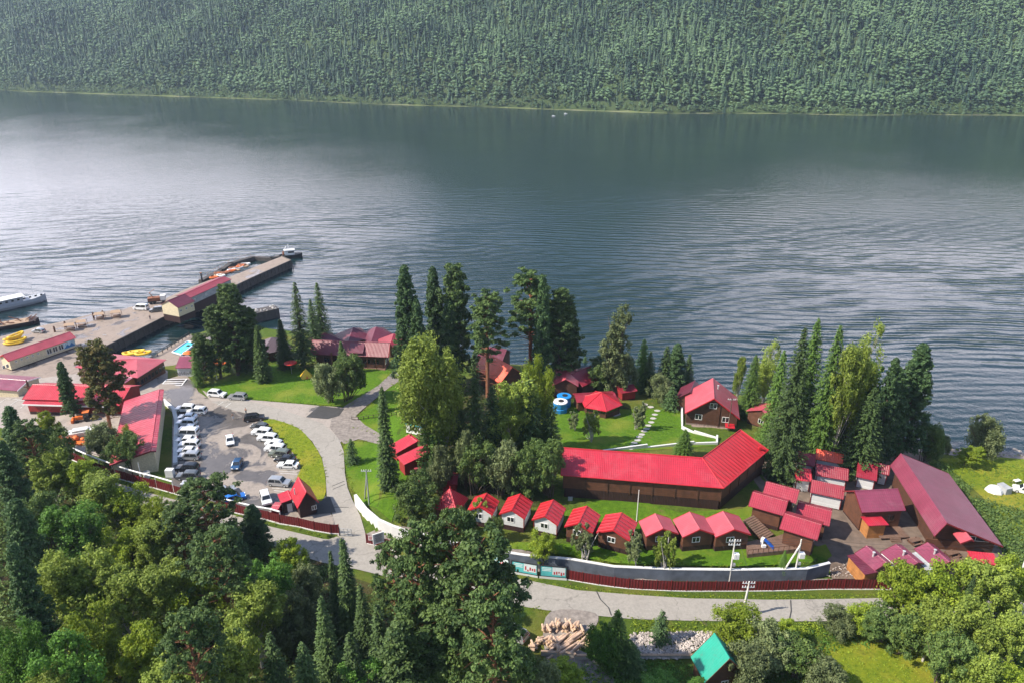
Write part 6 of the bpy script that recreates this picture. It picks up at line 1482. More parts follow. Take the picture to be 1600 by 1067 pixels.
def mk_fir(seed, h=20., R=2.6, low=.06, mat='fir', droop=.35, dens=1.35, leaf=.22, ragged=.3):
    rs = np.random.RandomState(seed); V, T = [], []; z = h*low
    while z < h-.3:
        u = (z-h*low)/(h*(1-low)); r = R*(1-u)**.75*(1-.25*max(0, .12-u)/.12)+.12
        nb = max(4, int((4+5*(1-u))*dens)); a0 = rs.rand()*6.28
        for k in range(nb):
            a = a0+6.283*k/nb+rs.randn()*.25; rl = r*(1-ragged*rs.rand()**1.5+.12*rs.rand()); m = max(3, int(rl*5.5*dens))
            if rs.rand() < .07: continue
            t = (np.arange(m)+rs.rand(m))/m; rad = rl*t
            zz = z-droop*rl*t**1.6+.12*rl*t**6+rs.randn()*.12
            side = (rs.rand(m)-.5)*2*(.12+.32*rl*(1-t)*.6)
            x = rad*math.cos(a)-side*math.sin(a); y = rad*math.sin(a)+side*math.cos(a)
            c = np.stack([x, y, zz+rs.randn(m)*.08], 1)
            nr = np.stack([np.full(m, math.cos(a)*.45), np.full(m, math.sin(a)*.45), np.full(m, .9)], 1)+.35*rs.randn(m, 3)
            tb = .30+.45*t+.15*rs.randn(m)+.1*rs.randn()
            v, tt = quads(c, nr, leaf*(.75+.5*rs.rand(m)), rs, .5, tb, tdir=np.tile([math.cos(a), math.sin(a), -.3], (m, 1))); V.append(v); T.append(tt)
        z += (.30+.20*(1-u))*(.8+.4*rs.rand())/dens**.5
    tr = MB().tube([(0, 0, -1.2), (.05, 0, h*.3), (0, .05, h*.65), (0, 0, h*.98)], [.017*h, .013*h, .008*h, .02], 8).mesh('trunk', M['bark'])
    return tr, finish(V, T, M[mat], 'crown'), h, R
def mk_cedar(seed, h=19., R=3.2, mat='cedar', low=.10, n=230, leaf=.2, bark='bark', pw=.52, per=62):
    """column or cone of upturned needle tufts at the ends of limbs"""
    rs = np.random.RandomState(seed); V, T = [], []; tm = MB()
    tm.tube([(0, 0, -1.2), (.1, 0, h*.3), (-.05, .1, h*.6), (0, 0, h*.97)], [.02*h, .016*h, .011*h, .03], 8)
    for k in range(n):
        u = (k+rs.rand())/n; z = h*(low+(1-low)*u**.92)
        r = R*(1-((z/h-low)/(1-low)))**pw*(.55+.55*rs.rand()); a = k*2.39996+rs.randn()*.4
        r = min(r, R*1.1)
        pr = (.42+.42*rs.rand())*(.6+.4*(1-u)); c = np.array([r*.82*math.cos(a), r*.82*math.sin(a), z+.05*r])
        tb = .45+.10*rs.randn()
        puff(c, pr*1.15, per, leaf, rs, V, T, tb, zs=.62, up=.6)
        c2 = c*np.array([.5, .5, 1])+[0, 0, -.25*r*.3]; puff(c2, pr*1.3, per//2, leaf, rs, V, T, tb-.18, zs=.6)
        if k % 2 == 0 and r > .8: tm.tube([(0, 0, z-.45*r*.5), tuple(c)], [.07, .02], 4)
    return tm.mesh('trunk', M[bark]), finish(V, T, M[mat], 'crown'), h, R
def mk_pine(seed, h=20., R=4.6, mat='pineleaf', low=.38, n=56, leaf=.19, bark='barkred', top=.55, sparse=0, cone=False):
    rs = np.random.RandomState(seed); V, T = [], []; tm = MB(); lx, ly = rs.randn(2)*.35
    P3 = [(0, 0, -1.2), (lx*.4, ly*.4, h*.3), (lx, ly, h*.6), (lx*.7, ly*1.2, h*.82), (lx, ly, h*.96)]
    tm.tube(P3, [.02*h, .017*h, .012*h, .006*h, .02], 8)
    for k in range(n):
        u = (k+rs.rand())/n; z = h*(low+(1-low)*u**.8); w = (z/h-low)/(1-low)
        r = R*(math.sin(math.pi*(.15+.80*w))**.6)*(.35+.65*rs.rand()**.5)*(1-.35*w); a = k*2.39996+rs.randn()*.5
        if cone: r = R*((1-w)**.62)*(.3+.75*rs.rand()**.6)+.15
        c = np.array([lx+r*math.cos(a), ly+r*math.sin(a), z+.18*r+rs.randn()*.3]); pr = .6+.55*rs.rand()
        tb = .45+.11*rs.randn()
        for j in range(4):
            off = rs.randn(3)*np.array([.75, .75, .3])*pr; puff(c+off, pr*.62, 60, leaf, rs, V, T, tb+.1*rs.randn(), zs=.5, up=.7)
        mid = (lx+.5*r*math.cos(a+.1), ly+.5*r*math.sin(a+.1), z-.05*r)
        tm.tube([(lx, ly, z-.35*r), mid, tuple(c-[0, 0, .2])], [.10+.01*r, .07, .025], 5)
    for k in range(int(10+6*sparse)):    # dead lower limbs
        z = h*(.15+low*.8*rs.rand()); a = rs.rand()*6.28; r = 1.2+2*rs.rand()
        tm.tube([(lx*.5, ly*.5, z), (lx*.5+r*math.cos(a), ly*.5+r*math.sin(a), z+.3*r*(rs.rand()-.4))], [.06, .015], 4)
    return tm.mesh('trunk', M[bark]), finish(V, T, M[mat], 'crown'), h, R
def mk_broad(seed, h=13., R=4., mat='birchleaf', low=.18, n=75, leaf=.18, bark='barkbirch', per=120, weep=0., stems=1, top=.6):
    rs = np.random.RandomState(seed); V, T = [], []; tm = MB()
    for s in range(stems):
        ox, oy = (0, 0) if stems == 1 else rs.randn(2)*.35*R*.3
        ex_, ey_ = rs.randn(2)*(R*.15 if stems == 1 else R*.42)
        tm.tube([(ox, oy, -1.0), (ox+ex_*.3, oy+ey_*.3, h*.35), (ex_, ey_, h*.8)], [.014*h+.03, .010*h+.02, .02], 6)
    lobes = [(rs.randn(3)*np.array([R*.38, R*.38, h*.17]), .8+.5*rs.rand()) for _ in range(7)]
    for k in range(n):
        d = rs.randn(3); d /= np.linalg.norm(d); lo, ls = lobes[rs.randint(7)]
        w = rs.rand()**.4
        c = np.array([0, 0, h*(low+(1-low)*.52)])+lo*.8+d*w*np.array([R*.55, R*.55, h*(1-low)*.32])*ls
        c[2] = min(max(c[2], h*low), h*.96)
        zf = (c[2]/h-low)/(1-low); lim = R*math.sqrt(max(.08, 1-((zf-.42)/.66)**2)); q = math.hypot(c[0], c[1])
        if q > lim: c[:2] *= lim/q
        pr = (.35+.55*rs.rand())*R/4*1.1; tb = .45+.11*rs.randn()
        puff(c, pr, per, leaf, rs, V, T, tb, zs=.85+weep, up=.35)
        if weep: puff(c-[0, 0, pr*1.1], pr*.6, per//3, leaf, rs, V, T, tb-.05, zs=1.6, up=0)
        if k % 3 == 0: tm.tube([(c[0]*.15, c[1]*.15, max(h*low*.6, c[2]-.35*h)), (c[0]*.6, c[1]*.6, c[2]-.12*h), tuple(c)], [.07, .045, .015], 4)
    return tm.mesh('trunk', M[bark]), finish(V, T, M[mat], 'crown'), h, R

PT = {}
def proto(key, fn, *a, **k): PT.setdefault(key, []).append(fn(*a, **k))
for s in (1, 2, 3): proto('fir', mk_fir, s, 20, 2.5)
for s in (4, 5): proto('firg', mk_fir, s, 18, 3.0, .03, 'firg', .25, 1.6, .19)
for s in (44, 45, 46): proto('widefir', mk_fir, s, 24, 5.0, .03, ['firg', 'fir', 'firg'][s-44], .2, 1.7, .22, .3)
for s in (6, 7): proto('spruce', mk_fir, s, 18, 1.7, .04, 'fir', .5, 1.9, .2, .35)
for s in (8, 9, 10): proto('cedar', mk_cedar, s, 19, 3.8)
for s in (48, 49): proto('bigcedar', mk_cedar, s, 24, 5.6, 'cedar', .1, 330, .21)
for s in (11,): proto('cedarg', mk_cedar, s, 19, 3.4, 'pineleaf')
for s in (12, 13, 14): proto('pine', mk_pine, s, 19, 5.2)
proto('thinpine', mk_pine, 15, 20, 3.6, 'pineleaf', .42, 60, .2, 'barkred', .5, 3)
for s in (17, 18, 19): proto('fullpine', mk_pine, s, 20, 3.9, 'pineleaf', .12, 135, .2, 'bark', .5, 0, True)
proto('redpine', mk_pine, 16, 16, 3.4, 'redleaf', .25, 75, .2, 'barkred', .6)
for s in (20, 21, 22): proto('birch', mk_broad, s, 13, 4.0, 'birchleaf', .2, 135, .17, 'barkbirch', 95, .15)
for s in (23, 24): proto('yellow', mk_broad, s, 10, 3.8, 'yellowleaf', .12, 140, .16, 'bark', 95, 0., 3)
for s in (25, 26): proto('dark', mk_broad, s, 8, 3.8, 'darkleaf', .06, 150, .16, 'bark', 90, 0., 3)
for s in (27, 28): proto('willow', mk_broad, s, 8, 3.8, 'greyleaf', .06, 150, .16, 'bark', 90, .1, 4)
for s in (29, 30): proto('maple', mk_broad, s, 12, 4.6, 'mapleleaf', .15, 160, .17, 'bark', 95, 0.)
proto('airybirch', mk_broad, 41, 20, 4.6, 'birchleaf', .18, 120, .17, 'barkbirch', 70, .3)
proto('poplar', mk_broad, 31, 16, 2.8, 'greyleaf', .1, 110, .17, 'bark', 75, .1, 2)
proto('bigbirch', mk_broad, 32, 18, 5.4, 'birchleaf', .12, 330, .17, 'barkbirch', 95, .3)
proto('sapling', mk_broad, 33, 5.5, 1.7, 'greyleaf', .12, 42, .13, 'barkbirch', 75, .2, 2); proto('sapling', mk_broad, 34, 5.5, 1.7, 'birchleaf', .12, 42, .13, 'barkbirch', 75, .2, 2)
proto('smallfir', mk_fir, 35, 6, 1.7, .04, 'cedar', .15, 1.6, .17, .2); proto('rowan', mk_broad, 36, 4, 2.0, 'rowan', .1, 40, .15, 'bark', 80)
CATN = {'fir': ('fir_tree', 'fir'), 'firg': ('fir_tree', 'fir'), 'spruce': ('spruce_tree', 'spruce'), 'cedar': ('cedar_tree', 'cedar'), 'bigcedar': ('cedar_tree', 'cedar'), 'widefir': ('fir_tree', 'fir'), 'cedarg': ('cedar_tree', 'cedar'), 'pine': ('pine_tree', 'pine'), 'thinpine': ('pine_tree', 'pine'),
        'redpine': ('pine_tree', 'pine'), 'fullpine': ('pine_tree', 'pine'), 'birch': ('birch_tree', 'birch'), 'yellow': ('leafy_tree', 'tree'), 'dark': ('shrub', 'shrub'), 'willow': ('willow_shrub', 'shrub'), 'maple': ('leafy_tree', 'tree'), 'poplar': ('poplar_tree', 'poplar'),
        'airybirch': ('birch_tree', 'birch'), 'bigbirch': ('birch_tree', 'birch'), 'sapling': ('sapling', 'sapling'), 'smallfir': ('small_fir', 'fir'), 'rowan': ('rowan_shrub', 'shrub')}
rt = random.Random(77); cnt = {}
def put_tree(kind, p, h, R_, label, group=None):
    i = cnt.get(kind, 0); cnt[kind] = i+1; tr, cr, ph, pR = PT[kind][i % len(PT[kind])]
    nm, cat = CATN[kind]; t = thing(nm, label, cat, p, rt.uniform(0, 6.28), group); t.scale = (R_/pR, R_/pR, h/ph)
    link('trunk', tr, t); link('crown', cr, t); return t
def tree_b(kind, bx_, by_, topy, wpx, label, group=None):      # base pixel, top row, crown width in pixels
    b = G(bx_, by_); v = (topy-533.5)/F; k = (CP-v*SP)/(SP+v*CP); h = CAMH-b.y/k-b.z
    s = F/((b.y)*CP+(CAMH-b.z-h*.4)*SP); return put_tree(kind, b, h, wpx/2/s, label, group)
def tree_t(kind, tx, ty, h, wpx, label, group=None):           # top pixel and height
    z = ground_for(tx, ty, h); p = P(tx, ty, z+h); p.z = z
    s = F/(p.y*CP+(CAMH-z-h*.6)*SP); return put_tree(kind, p, h, wpx/2/s, label, group)
g = 'trees around the village'
for a in [
 ('cedar', 116, 652, 566, 34, 'dense dark cedar with a bare foot beside the parking bays'),
 ('redpine', 174, 678, 543, 62, 'tall sunlit pine with reddish branches in front of the red halls'),
 ('fullpine', 372, 586, 448, 58, 'tallest broad pine of the group by the pool'),
 ('fullpine', 345, 590, 482, 46, 'dark pine left of the tallest in the group by the pool'),
 ('fullpine', 322, 594, 524, 38, 'lower dark pine at the left of the group by the pool'),
 ('fullpine', 399, 584, 486, 42, 'dark pine at the right of the group by the pool'),
 ('fir', 384, 580, 515, 44, 'dark fir between the right pines of the group by the pool'),
 ('firg', 312, 603, 543, 26, 'small green fir at the corner of the yard below the pool'),
 ('spruce', 413, 596, 507, 30, 'slim spruce on the lawn right of the pool pines'),
 ('spruce', 447, 576, 498, 32, 'slim fir between the dark hut and the restaurant'),
 ('fir', 476, 574, 440, 46, 'tall dark fir at the left end of the restaurant'),
 ('fir', 506, 545, 440, 40, 'tall dark fir rising behind the restaurant roof'), ('fir', 494, 552, 466, 34, 'shorter dark fir squeezed between the two tall firs by the restaurant'),
 ('willow', 516, 628, 562, 52, 'round grey-green bush, left one of the pair on the lawn'), ('dark', 545, 626, 558, 54, 'round darker bush, right one of the pair on the lawn'),
 ('spruce', 537, 582, 533, 22, 'young spruce standing before the restaurant front'),
 ('bigcedar', 643, 612, 416, 66, 'broad tall cedar at the left of the central group'), ('cedar', 658, 618, 470, 46, 'cedar leaning against the broad tall cedar'),
 ('cedar', 684, 600, 420, 50, 'narrow dark cedar second from left in the central group'), ('fullpine', 720, 604, 419, 62, 'tall olive cedar third from left in the central group'),
 ('cedar', 706, 610, 470, 50, 'cedar between the olive cedar and the large birch'), ('thinpine', 762, 620, 464, 60, 'open-crowned cedar with visible branches in the central group'),
 ('bigbirch', 694, 740, 520, 128, 'very large drooping birch in the middle of the village'), ('firg', 678, 748, 588, 60, 'vivid green conifer at the foot of the very large birch'),
 ('fir', 745, 738, 548, 56, 'tall dark fir right of the very large birch'), ('fir', 770, 730, 600, 60, 'dark fir in the shaded heart of the central grove'),
 ('thinpine', 829, 600, 430, 70, 'tall pine with bare lower trunk right of the orange-red roof'), ('cedar', 846, 612, 434, 46, 'cedar touching the tall bare-trunked pine'),
 ('fullpine', 874, 606, 456, 64, 'broad cedar at the right side of the central grove'), ('fullpine', 888, 600, 486, 48, 'lower cedar at the right edge of the central grove'), ('spruce', 896, 578, 528, 18, 'thin spruce tip against the lake right of the grove'),
 ('birch', 800, 722, 588, 84, 'olive birch below the orange-red roof'), ('yellow', 842, 700, 560, 60, 'yellow-topped leafy tree left of the blue tanks'), ('fir', 826, 720, 590, 76, 'dark fir left of the lawn with the pavilion'), ('fir', 858, 722, 628, 50, 'dark fir at the left corner of the pavilion lawn'),
 ('fir', 722, 735, 620, 46, 'dark fir right behind the small red kiosk'),
 ('spruce', 608, 762, 602, 38, 'slim tall spruce standing on the lawn by the red store sheds'), ('smallfir', 599, 642, 604, 22, 'small fir on the lawn slope below the path'),
 ('smallfir', 551, 723, 684, 28, 'small round fir alone on the lawn beside the driveway'),
 ('dark', 646, 808, 742, 78, 'dense dark shrub left of the pyramid-roofed hut'), ('willow', 690, 770, 700, 50, 'grey-green shrub below the red kiosk'), ('dark', 745, 772, 694, 70, 'dense dark shrub behind the white cabins, left one'),
 ('willow', 784, 776, 690, 70, 'grey-green shrub behind the white cabins'), ('dark', 822, 778, 690, 66, 'dense dark shrub behind the third white cabin'), ('dark', 856, 776, 694, 60, 'dense dark shrub at the left end of the long lodge'), ('willow', 728, 764, 672, 40, 'pale grey-green bush under the central firs'),
 ('rowan', 704, 757, 736, 30, 'rust-red shrub right above the pyramid-roofed hut'),
 ('poplar', 962, 618, 468, 58, 'tall pale poplar with a forked top at the lake behind the pavilion'), ('dark', 934, 612, 562, 62, 'round dark-green tree at the foot of the pale poplar'), ('willow', 966, 614, 545, 52, 'grey leafy tree right under the pale poplar'),
 ('firg', 1001, 612, 528, 40, 'yellow-green conifer right of the pale poplar'), ('fir', 1012, 616, 548, 34, 'dark fir behind the yellow-green conifer'), ('fir', 1036, 618, 540, 40, 'dark fir, left one of the trio by the lake'), ('cedar', 1052, 620, 538, 44, 'dark fir, middle one of the trio by the lake'),
 ('fir', 1072, 612, 552, 30, 'dark fir, right one of the trio by the lake'), ('willow', 1032, 630, 585, 44, 'grey-green shrub before the trio of firs'), ('smallfir', 1048, 640, 602, 34, 'bluish small fir at the top end of the stepping-stone path'),
 ('sapling', 993, 670, 627, 30, 'leafy young tree on the lawn beside the stepping stones'), ('sapling', 925, 690, 638, 34, 'thin young tree on the lawn before the pavilion'), ('sapling', 899, 672, 640, 24, 'thinnest young tree at the left of the pavilion lawn'),
 ('firg', 1067, 712, 670, 40, 'small fir behind the roof of the long lodge'), ('smallfir', 914, 572, 556, 14, 'tiny fir tip at the water by the two-tone roofed house'),
 ('widefir', 1168, 652, 553, 46, 'green fir at the left of the tall right-hand group'), ('airybirch', 1190, 640, 528, 56, 'pale birch behind the green fir in the right-hand group'), ('widefir', 1218, 752, 510, 84, 'tall green fir nearest the right corner of the long lodge'),
 ('widefir', 1246, 690, 496, 70, 'tall dark fir with a sharp tip in the right-hand group'), ('widefir', 1275, 716, 506, 68, 'tall brownish fir with pale trunk in the right-hand group'), ('fir', 1296, 700, 550, 56, 'dark fir behind the orange-roofed white cabin'),
 ('airybirch', 1322, 700, 498, 66, 'tall thin-leaved birch in the right-hand group'), ('widefir', 1338, 742, 604, 78, 'bright green fir in front of the dark cedars'), ('maple', 1336, 690, 556, 66, 'leafy tree below the tall thin-leaved birch'),
 ('bigcedar', 1402, 716, 538, 88, 'very big dark cedar at the right of the group'), ('bigcedar', 1372, 724, 575, 76, 'dark cedar in the shadow left of the very big cedar'), ('widefir', 1232, 700, 560, 64, 'green fir behind the tallest green fir'), ('birch', 1152, 628, 560, 22, 'pale slim birch just right of the two-storey house'),
 ('dark', 1442, 722, 664, 44, 'leafy bush at the lake end of the long hall'), ('willow', 1462, 716, 672, 30, 'grey bush between the long hall and the beach'), ('willow', 1532, 712, 650, 60, 'rounded beach willow with green crown'), ('yellow', 1512, 726, 696, 50, 'low pale shrub in front of the beach willow'),
 ('sapling', 752, 820, 776, 30, 'pale yellow sapling before the first white cabin'), ('yellow', 846, 872, 828, 46, 'low yellow-green bush before the third white cabin'), ('sapling', 914, 886, 822, 44, 'leafy sapling before the first brown cabin'), ('sapling', 870, 826, 802, 20, 'small pale sapling at the corner of the third white cabin'),
 ('sapling', 993, 892, 824, 38, 'leafy sapling left of the sixth cabin window'), ('sapling', 1039, 892, 826, 38, 'leafy sapling hiding the front of the sixth cabin'), ('firg', 1222, 888, 858, 18, 'small green bush on the bank under the deck'), ('willow', 712, 832, 798, 40, 'shrub in front of the pyramid-roofed hut'), ('dark', 776, 846, 806, 30, 'low shrub under the second white cabin'),
 ('dark', 207, 740, 682, 54, 'dark shrub against the gable of the market hall'), ('dark', 186, 726, 690, 40, 'dark shrub between the grey-green willow and the market hall gable'), ('widefir', 1200, 712, 545, 56, 'dark fir behind the tallest green fir on its left side'), ('birch', 1298, 722, 540, 62, 'olive birch between the brownish fir and the bright green fir'), ('bigcedar', 1362, 734, 560, 56, 'dark cedar between the bright green fir and the very big cedar'), ('cedar', 404, 866, 790, 60, 'short dark pine between the road and the red fence'), ('willow', 168, 716, 660, 62, 'round grey-green willow in the yard corner by the heating pipe'), ('yellow', 88, 708, 645, 40, 'pale yellow-green tree at the yard edge'), ('rowan', 198, 722, 674, 36, 'reddish mixed shrub under the market hall eave'), ('yellow', 208, 716, 664, 22, 'narrow yellow-green tree before the market hall roof'),
]: tree_b(*a, group=g)
# the wood on the slope in the foreground
g = 'trees of the foreground wood'
for a in [
 ('cedar', 12, 636, 17, 60, 'dark conifer at the left border just below the parking bays'), ('pine', 40, 664, 17, 70, 'green pine near the left border below the red-orange heap'), ('cedar', 0, 690, 18, 60, 'dark conifer cut by the left border, second from top'), ('birch', 66, 704, 13, 70, 'grey-leaved birch below the green pine on the left'),
 ('dark', 84, 676, 11, 66, 'dark leafy tree left of the orange heap'), ('yellow', 122, 716, 10, 60, 'yellow-green tree under the orange heap by the pipe'), ('birch', 148, 742, 12, 90, 'pale feathery willow in front of the left red fence'), ('yellow', 198, 758, 10, 70, 'bright yellow-green tree at the bend of the left road'),
 ('yellow', 232, 782, 9, 66, 'yellow-green tree beside the left road strip'), ('maple', 112, 788, 13, 100, 'round fresh-green tree in the left wood'), ('cedar', 20, 780, 17, 70, 'dark conifer at the left border in the shaded hollow'), ('dark', 52, 770, 12, 80, 'shaded leafy tree left of the round fresh-green tree'),
 ('pine', 318, 752, 19, 118, 'broad flat-topped pine in front of the bottom of the parking row'), ('pine', 274, 790, 15, 80, 'pine at the left shoulder of the broad flat-topped pine'), ('birch', 238, 812, 12, 84, 'feathery birch left of the big pines'), ('yellow', 186, 822, 11, 76, 'yellow-green birch in the heart of the left wood'),
 ('pine', 330, 832, 20, 116, 'tall pine with reddish trunk below the flat-topped pine'), ('maple', 396, 872, 13, 104, 'deep green round tree beside the road'), ('cedar', 362, 822, 13, 56, 'dark pine crown touching the road at the fence gap'), ('yellow', 448, 850, 8, 66, 'bright yellow-green tree leaning over the road near the junction'), ('willow', 478, 880, 8, 60, 'grey-green shrub right of the bright roadside tree'),
 ('spruce', 534, 838, 20, 46, 'dark tall spruce tip standing against the road junction'), ('spruce', 515, 858, 17, 30, 'thinner dark spruce tip left of the tall one at the junction'), ('fir', 562, 912, 15, 50, 'dark fir below the road junction'), ('fir', 588, 940, 16, 60, 'dark fir under the green-crowned pines at the centre'),
 ('birch', 118, 868, 14, 96, 'birch with pale twigs in the left wood, middle height'), ('birch', 250, 880, 14, 100, 'birch with visible white trunk in the middle of the left wood'), ('birch', 178, 900, 12, 90, 'olive leafy tree left of the white-trunked birch'), ('cedar', 18, 850, 18, 70, 'dark conifer at the left border, lower part'), ('birch', 66, 860, 14, 90, 'olive birch near the left border, lower part'),
 ('yellow', 300, 905, 12, 90, 'yellowish tree right of the white-trunked birch'), ('pine', 292, 965, 19, 120, 'big pine at the lower middle of the left wood'), ('birch', 390, 930, 13, 110, 'olive birch below the deep green round tree'), ('willow', 450, 935, 11, 90, 'grey-olive shrub tree left of the spruces'), ('birch', 350, 1000, 13, 100, 'olive birch right of the big lower pine'),
 ('yellow', 205, 985, 11, 100, 'yellow-green tree at the lower left of the wood'), ('maple', 90, 1010, 12, 110, 'green tree near the bottom left corner'), ('maple', 30, 960, 14, 90, 'green tree above the bottom left corner'), ('yellow', 130, 950, 12, 90, 'yellowish tree between the pale birches at lower left'), ('fir', 420, 985, 15, 64, 'dark fir at the bottom, left of the centre'),
 ('fir', 500, 930, 17, 60, 'dark fir left of the tall central spruce'), ('fir', 470, 1000, 15, 70, 'dark fir at the bottom edge near x-middle of the left half'), ('fir', 545, 985, 15, 64, 'dark fir at the bottom below the junction spruces'), ('birch', 250, 1040, 10, 100, 'olive birch at the very bottom left'), ('birch', 60, 1055, 9, 110, 'pale tree in the bottom left corner'),
 ('pine', 652, 826, 27, 120, 'big pine covering the banner and fence right of the junction'), ('pine', 712, 800, 30, 120, 'tallest big pine in front of the pyramid-roofed hut'), ('thinpine', 746, 846, 28, 120, 'big pine with visible branches over the main road'), ('pine', 610, 850, 19, 74, 'pine with its left crown over the road junction'), ('thinpine', 770, 925, 24, 96, 'dark pine with drooping branches left of the firewood'),
 ('cedarg', 640, 905, 18, 90, 'fresh green conifer in the centre below the big pines'), ('cedarg', 622, 975, 16, 110, 'fresh green conifer at the bottom centre'), ('thinpine', 690, 930, 18, 100, 'pine with bare reddish trunk at the bottom centre'), ('dark', 720, 1000, 12, 100, 'dark undergrowth tree below the bare-trunked pine'), ('dark', 800, 1020, 9, 80, 'dark leafy tree left of the firewood at the bottom'),
 ('willow', 838, 1035, 7, 70, 'low grey-green bush in front of the firewood'), ('yellow', 880, 1045, 5, 80, 'low olive bush at the bottom below the logs'), ('maple', 560, 1045, 10, 90, 'green tree at the bottom edge below the dark firs'), ('dark', 660, 1040, 9, 100, 'shaded tree at the bottom edge in the centre'),
 ('firg', 966, 952, 11, 66, 'green fir between the logs and the stone bank'), ('maple', 942, 968, 9, 60, 'leafy tree joined to the green fir by the logs'), ('fir', 985, 1000, 6, 60, 'dark low fir before the stone bank'), ('smallfir', 1036, 952, 6.5, 38, 'small open fir by the road verge above the stones'),
 ('yellow', 1152, 946, 8, 80, 'sunlit yellow-green bush around the foot of the roadside pole'), ('willow', 1206, 980, 8, 90, 'grey-green bush right of the green hut'), ('willow', 1180, 1010, 8, 80, 'grey-green bush touching the green hut'), ('dark', 1250, 1000, 7, 76, 'dark-green bush left of the bottom meadow'), ('yellow', 1234, 975, 5, 50, 'small yellow-green bush on the verge of the main road'),
 ('willow', 1316, 950, 5, 60, 'grey roadside bush, left one of three by the end of the road'), ('yellow', 1352, 944, 6, 56, 'yellowish roadside bush, middle one of three by the end of the road'), ('dark', 1388, 952, 6.5, 64, 'dark roadside bush, right one of three by the end of the road'), ('willow', 1300, 1030, 6, 70, 'bush at the bottom beside the meadow'),
 ('yellow', 1432, 880, 13, 90, 'leftmost big bright willow below the pink-roofed sheds'), ('yellow', 1488, 878, 14, 96, 'big bright willow below the red lean-to'), ('birch', 1546, 880, 13, 90, 'olive birch between the big bright willows at lower right'), ('yellow', 1592, 878, 13, 80, 'big bright willow at the right border'),
 ('spruce', 1524, 896, 14, 26, 'thin brownish spruce among the bright willows'), ('birch', 1470, 935, 12, 90, 'olive tree under the leftmost bright willows'), ('birch', 1540, 950, 12, 90, 'olive tree with pale twigs in the lower right wood'), ('birch', 1590, 955, 12, 80, 'olive tree at the right border in the lower right'), ('dark', 1430, 950, 9, 70, 'dark shrub where the main road meets the willows'),
 ('dark', 1490, 1000, 10, 80, 'dark tree right of the bottom meadow'), ('yellow', 1560, 1030, 8, 90, 'yellow-green tree in the bottom right corner'), ('birch', 1528, 1010, 10, 80, 'olive tree above the bottom right corner'), ('maple', 1100, 1075, 4, 60, 'low green bush below the green hut'), ('maple', 1020, 1060, 4, 80, 'low green bush left of the green hut'),
]: tree_t(*a, group=g)

# undergrowth that nobody could count
def scatter(name, label, poly, step, r, leaf, mat, seed, per=45, zs=.6, hh=.2, keep=1.0):
    rs_ = np.random.RandomState(seed); pts = [G(a, b) for a, b in poly]; V, T = [], []
    x0, x1 = min(p.x for p in pts), max(p.x for p in pts); y0, y1 = min(p.y for p in pts), max(p.y for p in pts)
    X, Y = np.meshgrid(np.arange(x0, x1, step), np.arange(y0, y1, step)); X = X+rs_.randn(*X.shape)*step*.4; Y = Y+rs_.randn(*Y.shape)*step*.4
    X, Y = X.ravel(), Y.ravel(); ins = np.zeros(len(X), bool)
    for i in range(len(pts)):
        a, b = pts[i], pts[i-1]
        if a.y == b.y: continue
        c = ((a.y > Y) != (b.y > Y)) & (X < (b.x-a.x)*(Y-a.y)/(b.y-a.y)+a.x); ins ^= c
    ins &= rs_.rand(len(X)) < keep; X, Y = X[ins], Y[ins]; Z = terr(X, Y)
    for x, y, z in zip(X, Y, Z): q = r*(.5+.9*rs_.rand()); puff(np.array([x, y, z+hh*q]), q, per, leaf, rs_, V, T, .45+.22*rs_.randn(), zs=zs, up=.6)
    o = link(name, finish(V, T, M[mat], name)); return tag(o, label, None, None, 'stuff')
scatter('undergrowth', 'shaded leafy undergrowth on the floor of the foreground wood', [(-40, 700), (60, 712), (150, 752), (225, 785), (300, 800), (380, 828), (440, 850), (490, 878), (560, 912), (700, 955), (790, 965), (830, 1080), (500, 1150), (-100, 1120)], 1.9, 1.5, .24, 'darkleaf', 1, 46)
scatter('undergrowth', 'dense low bushes between the long hall and the meadow', [(1455, 726), (1480, 735), (1530, 780), (1600, 800), (1640, 880), (1590, 890), (1560, 850), (1500, 780), (1450, 735)], 1.3, 1.25, .2, 'darkleaf', 2, 60, .8)
scatter('undergrowth', 'rough herbs along the near verge of the main road', [(985, 972), (1090, 974), (1200, 976), (1300, 974), (1400, 972), (1500, 968), (1600, 968), (1600, 1000), (1400, 990), (1300, 1000), (1130, 990), (990, 988)], 1.0, .75, .15, 'yellowleaf', 3, 36)
scatter('undergrowth', 'dark herbs in the shade below the concrete edge', [(905, 1034), (1090, 1034), (1090, 1075), (1000, 1080), (900, 1075)], .8, .6, .13, 'mapleleaf', 4, 34, .5)
scatter('undergrowth', 'herbs and scrub around the bottom right meadow', [(1200, 990), (1300, 985), (1500, 975), (1600, 980), (1620, 1080), (1480, 1080), (1450, 1010), (1320, 1010), (1300, 1080), (1180, 1080)], 1.3, .9, .16, 'mapleleaf', 5, 40)
scatter('undergrowth', 'olive weeds in front of the firewood yard', [(800, 1030), (900, 1036), (960, 1075), (790, 1085)], .8, .6, .13, 'yellowleaf', 6, 36)
scatter('undergrowth', 'tufty plants covering the grass island of the parking lot', [(418, 660), (462, 673), (484, 694), (498, 718), (504, 745), (504, 768), (484, 760), (470, 745), (474, 728), (462, 706), (440, 688), (426, 670)], .75, .36, .11, 'yellowleaf', 7, 22, .7)
scatter('undergrowth', 'low plants and seedlings in the shade of the central grove', [(640, 700), (700, 640), (860, 640), (880, 700), (872, 770), (760, 775), (660, 760)], 1.8, 1.0, .2, 'darkleaf', 8, 40, .6, .2, .7)
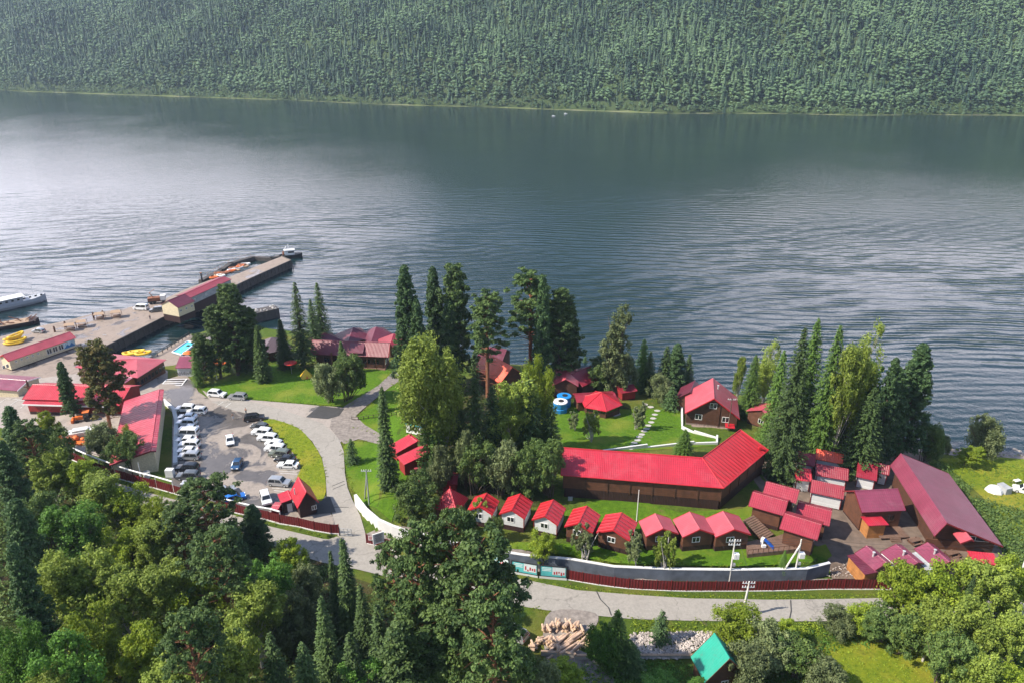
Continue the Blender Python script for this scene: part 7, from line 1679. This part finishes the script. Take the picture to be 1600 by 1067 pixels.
scatter('undergrowth', 'grass tufts along the far verge of the main road', [(800, 905), (890, 914), (985, 926), (1100, 930), (1300, 928), (1395, 927), (1395, 933), (1300, 935), (1080, 934), (985, 929), (890, 919), (800, 909)], .5, .22, .09, 'yellowleaf', 9, 16)
scatter('undergrowth', 'tufts of tall meadow grass by the beach', [(1465, 722), (1520, 720), (1610, 730), (1620, 748), (1540, 745), (1500, 740)], .9, .45, .12, 'yellowleaf', 10, 26)

def edge_tufts(name, label, lines_, seed):
    rs_ = np.random.RandomState(seed); V, T = [], []
    for ln_ in lines_:
        pts = [G(a, b) for a, b in ln_]
        for a, b in zip(pts, pts[1:]):
            for k in range(max(1, int((b-a).length/.45))):
                if rs_.rand() < .25: continue
                q = a.lerp(b, rs_.rand()); x, y = q.x+rs_.randn()*.35, q.y+rs_.randn()*.35; r = .15+.25*rs_.rand()
                puff(np.array([x, y, tz(x, y)+.15]), r, 14, .09, rs_, V, T, .3+.3*rs_.rand(), zs=.7)
    o = link(name, finish(V, T, M['yellowleaf'], name)); return tag(o, label, None, None, 'stuff')
edge_tufts('grass_tufts', 'grass tufts growing ragged along the lawn and road edges', [
    [(318, 611), (370, 622), (430, 627), (520, 634), (545, 634), (592, 602), (612, 580)], [(553, 668), (596, 679), (600, 690), (542, 688), (536, 700), (541, 735), (548, 762), (570, 806)], [(555, 655), (592, 620), (630, 592)],
    [(411, 657), (428, 656), (465, 669), (487, 691), (502, 716), (508, 745), (509, 770)], [(424, 672), (458, 708), (470, 730), (464, 750), (483, 765)], [(160, 742), (220, 760), (285, 778)], [(340, 800), (420, 818), (530, 842)],
    [(880, 690), (940, 700)], [(1462, 716), (1520, 713), (1610, 712)], [(985, 968), (1080, 971), (1200, 972), (1390, 971)], [(800, 946), (860, 956)], [(690, 842), (780, 860), (890, 870), (960, 882), (1050, 886), (1150, 887), (1262, 885)]], 12)
scatter('meadow_tufts', 'tall tufty grass of the bottom right meadow', [(1290, 1005), (1400, 985), (1490, 1000), (1500, 1080), (1280, 1085)], .75, .34, .10, 'yellowleaf', 31, 18, .7, .1)
scatter('meadow_tufts', 'tall tufty grass of the meadow by the beach', [(1470, 722), (1520, 718), (1640, 716), (1660, 820), (1600, 830), (1540, 770), (1500, 745)], .95, .36, .11, 'mapleleaf', 32, 16, .7, .1)
# ------------------------------------------------------------------ haze
hz = MB().box((-50, 1150, 310), (4200, 2700, 660)); hzm = bpy.data.materials.new('haze'); hzm.use_nodes = True; nt = hzm.node_tree; nt.nodes.clear()
pv = N(nt, 'ShaderNodeVolumePrincipled', inp={'Density': .00009, 'Anisotropy': .2}); pv.inputs['Color'].default_value = (.60, .76, 1.0, 1)
oo = N(nt, 'ShaderNodeOutputMaterial'); nt.links.new(pv.outputs[0], oo.inputs['Volume'])
hzo = hz.build('haze', hzm); tag(hzo, kind='stuff')
for o in list(bpy.data.objects):
    for k in ('_wx', '_yl', '_yr', '_zg'):
        if k in o: del o[k]
    if o.parent and 'category' in o: del o['category']
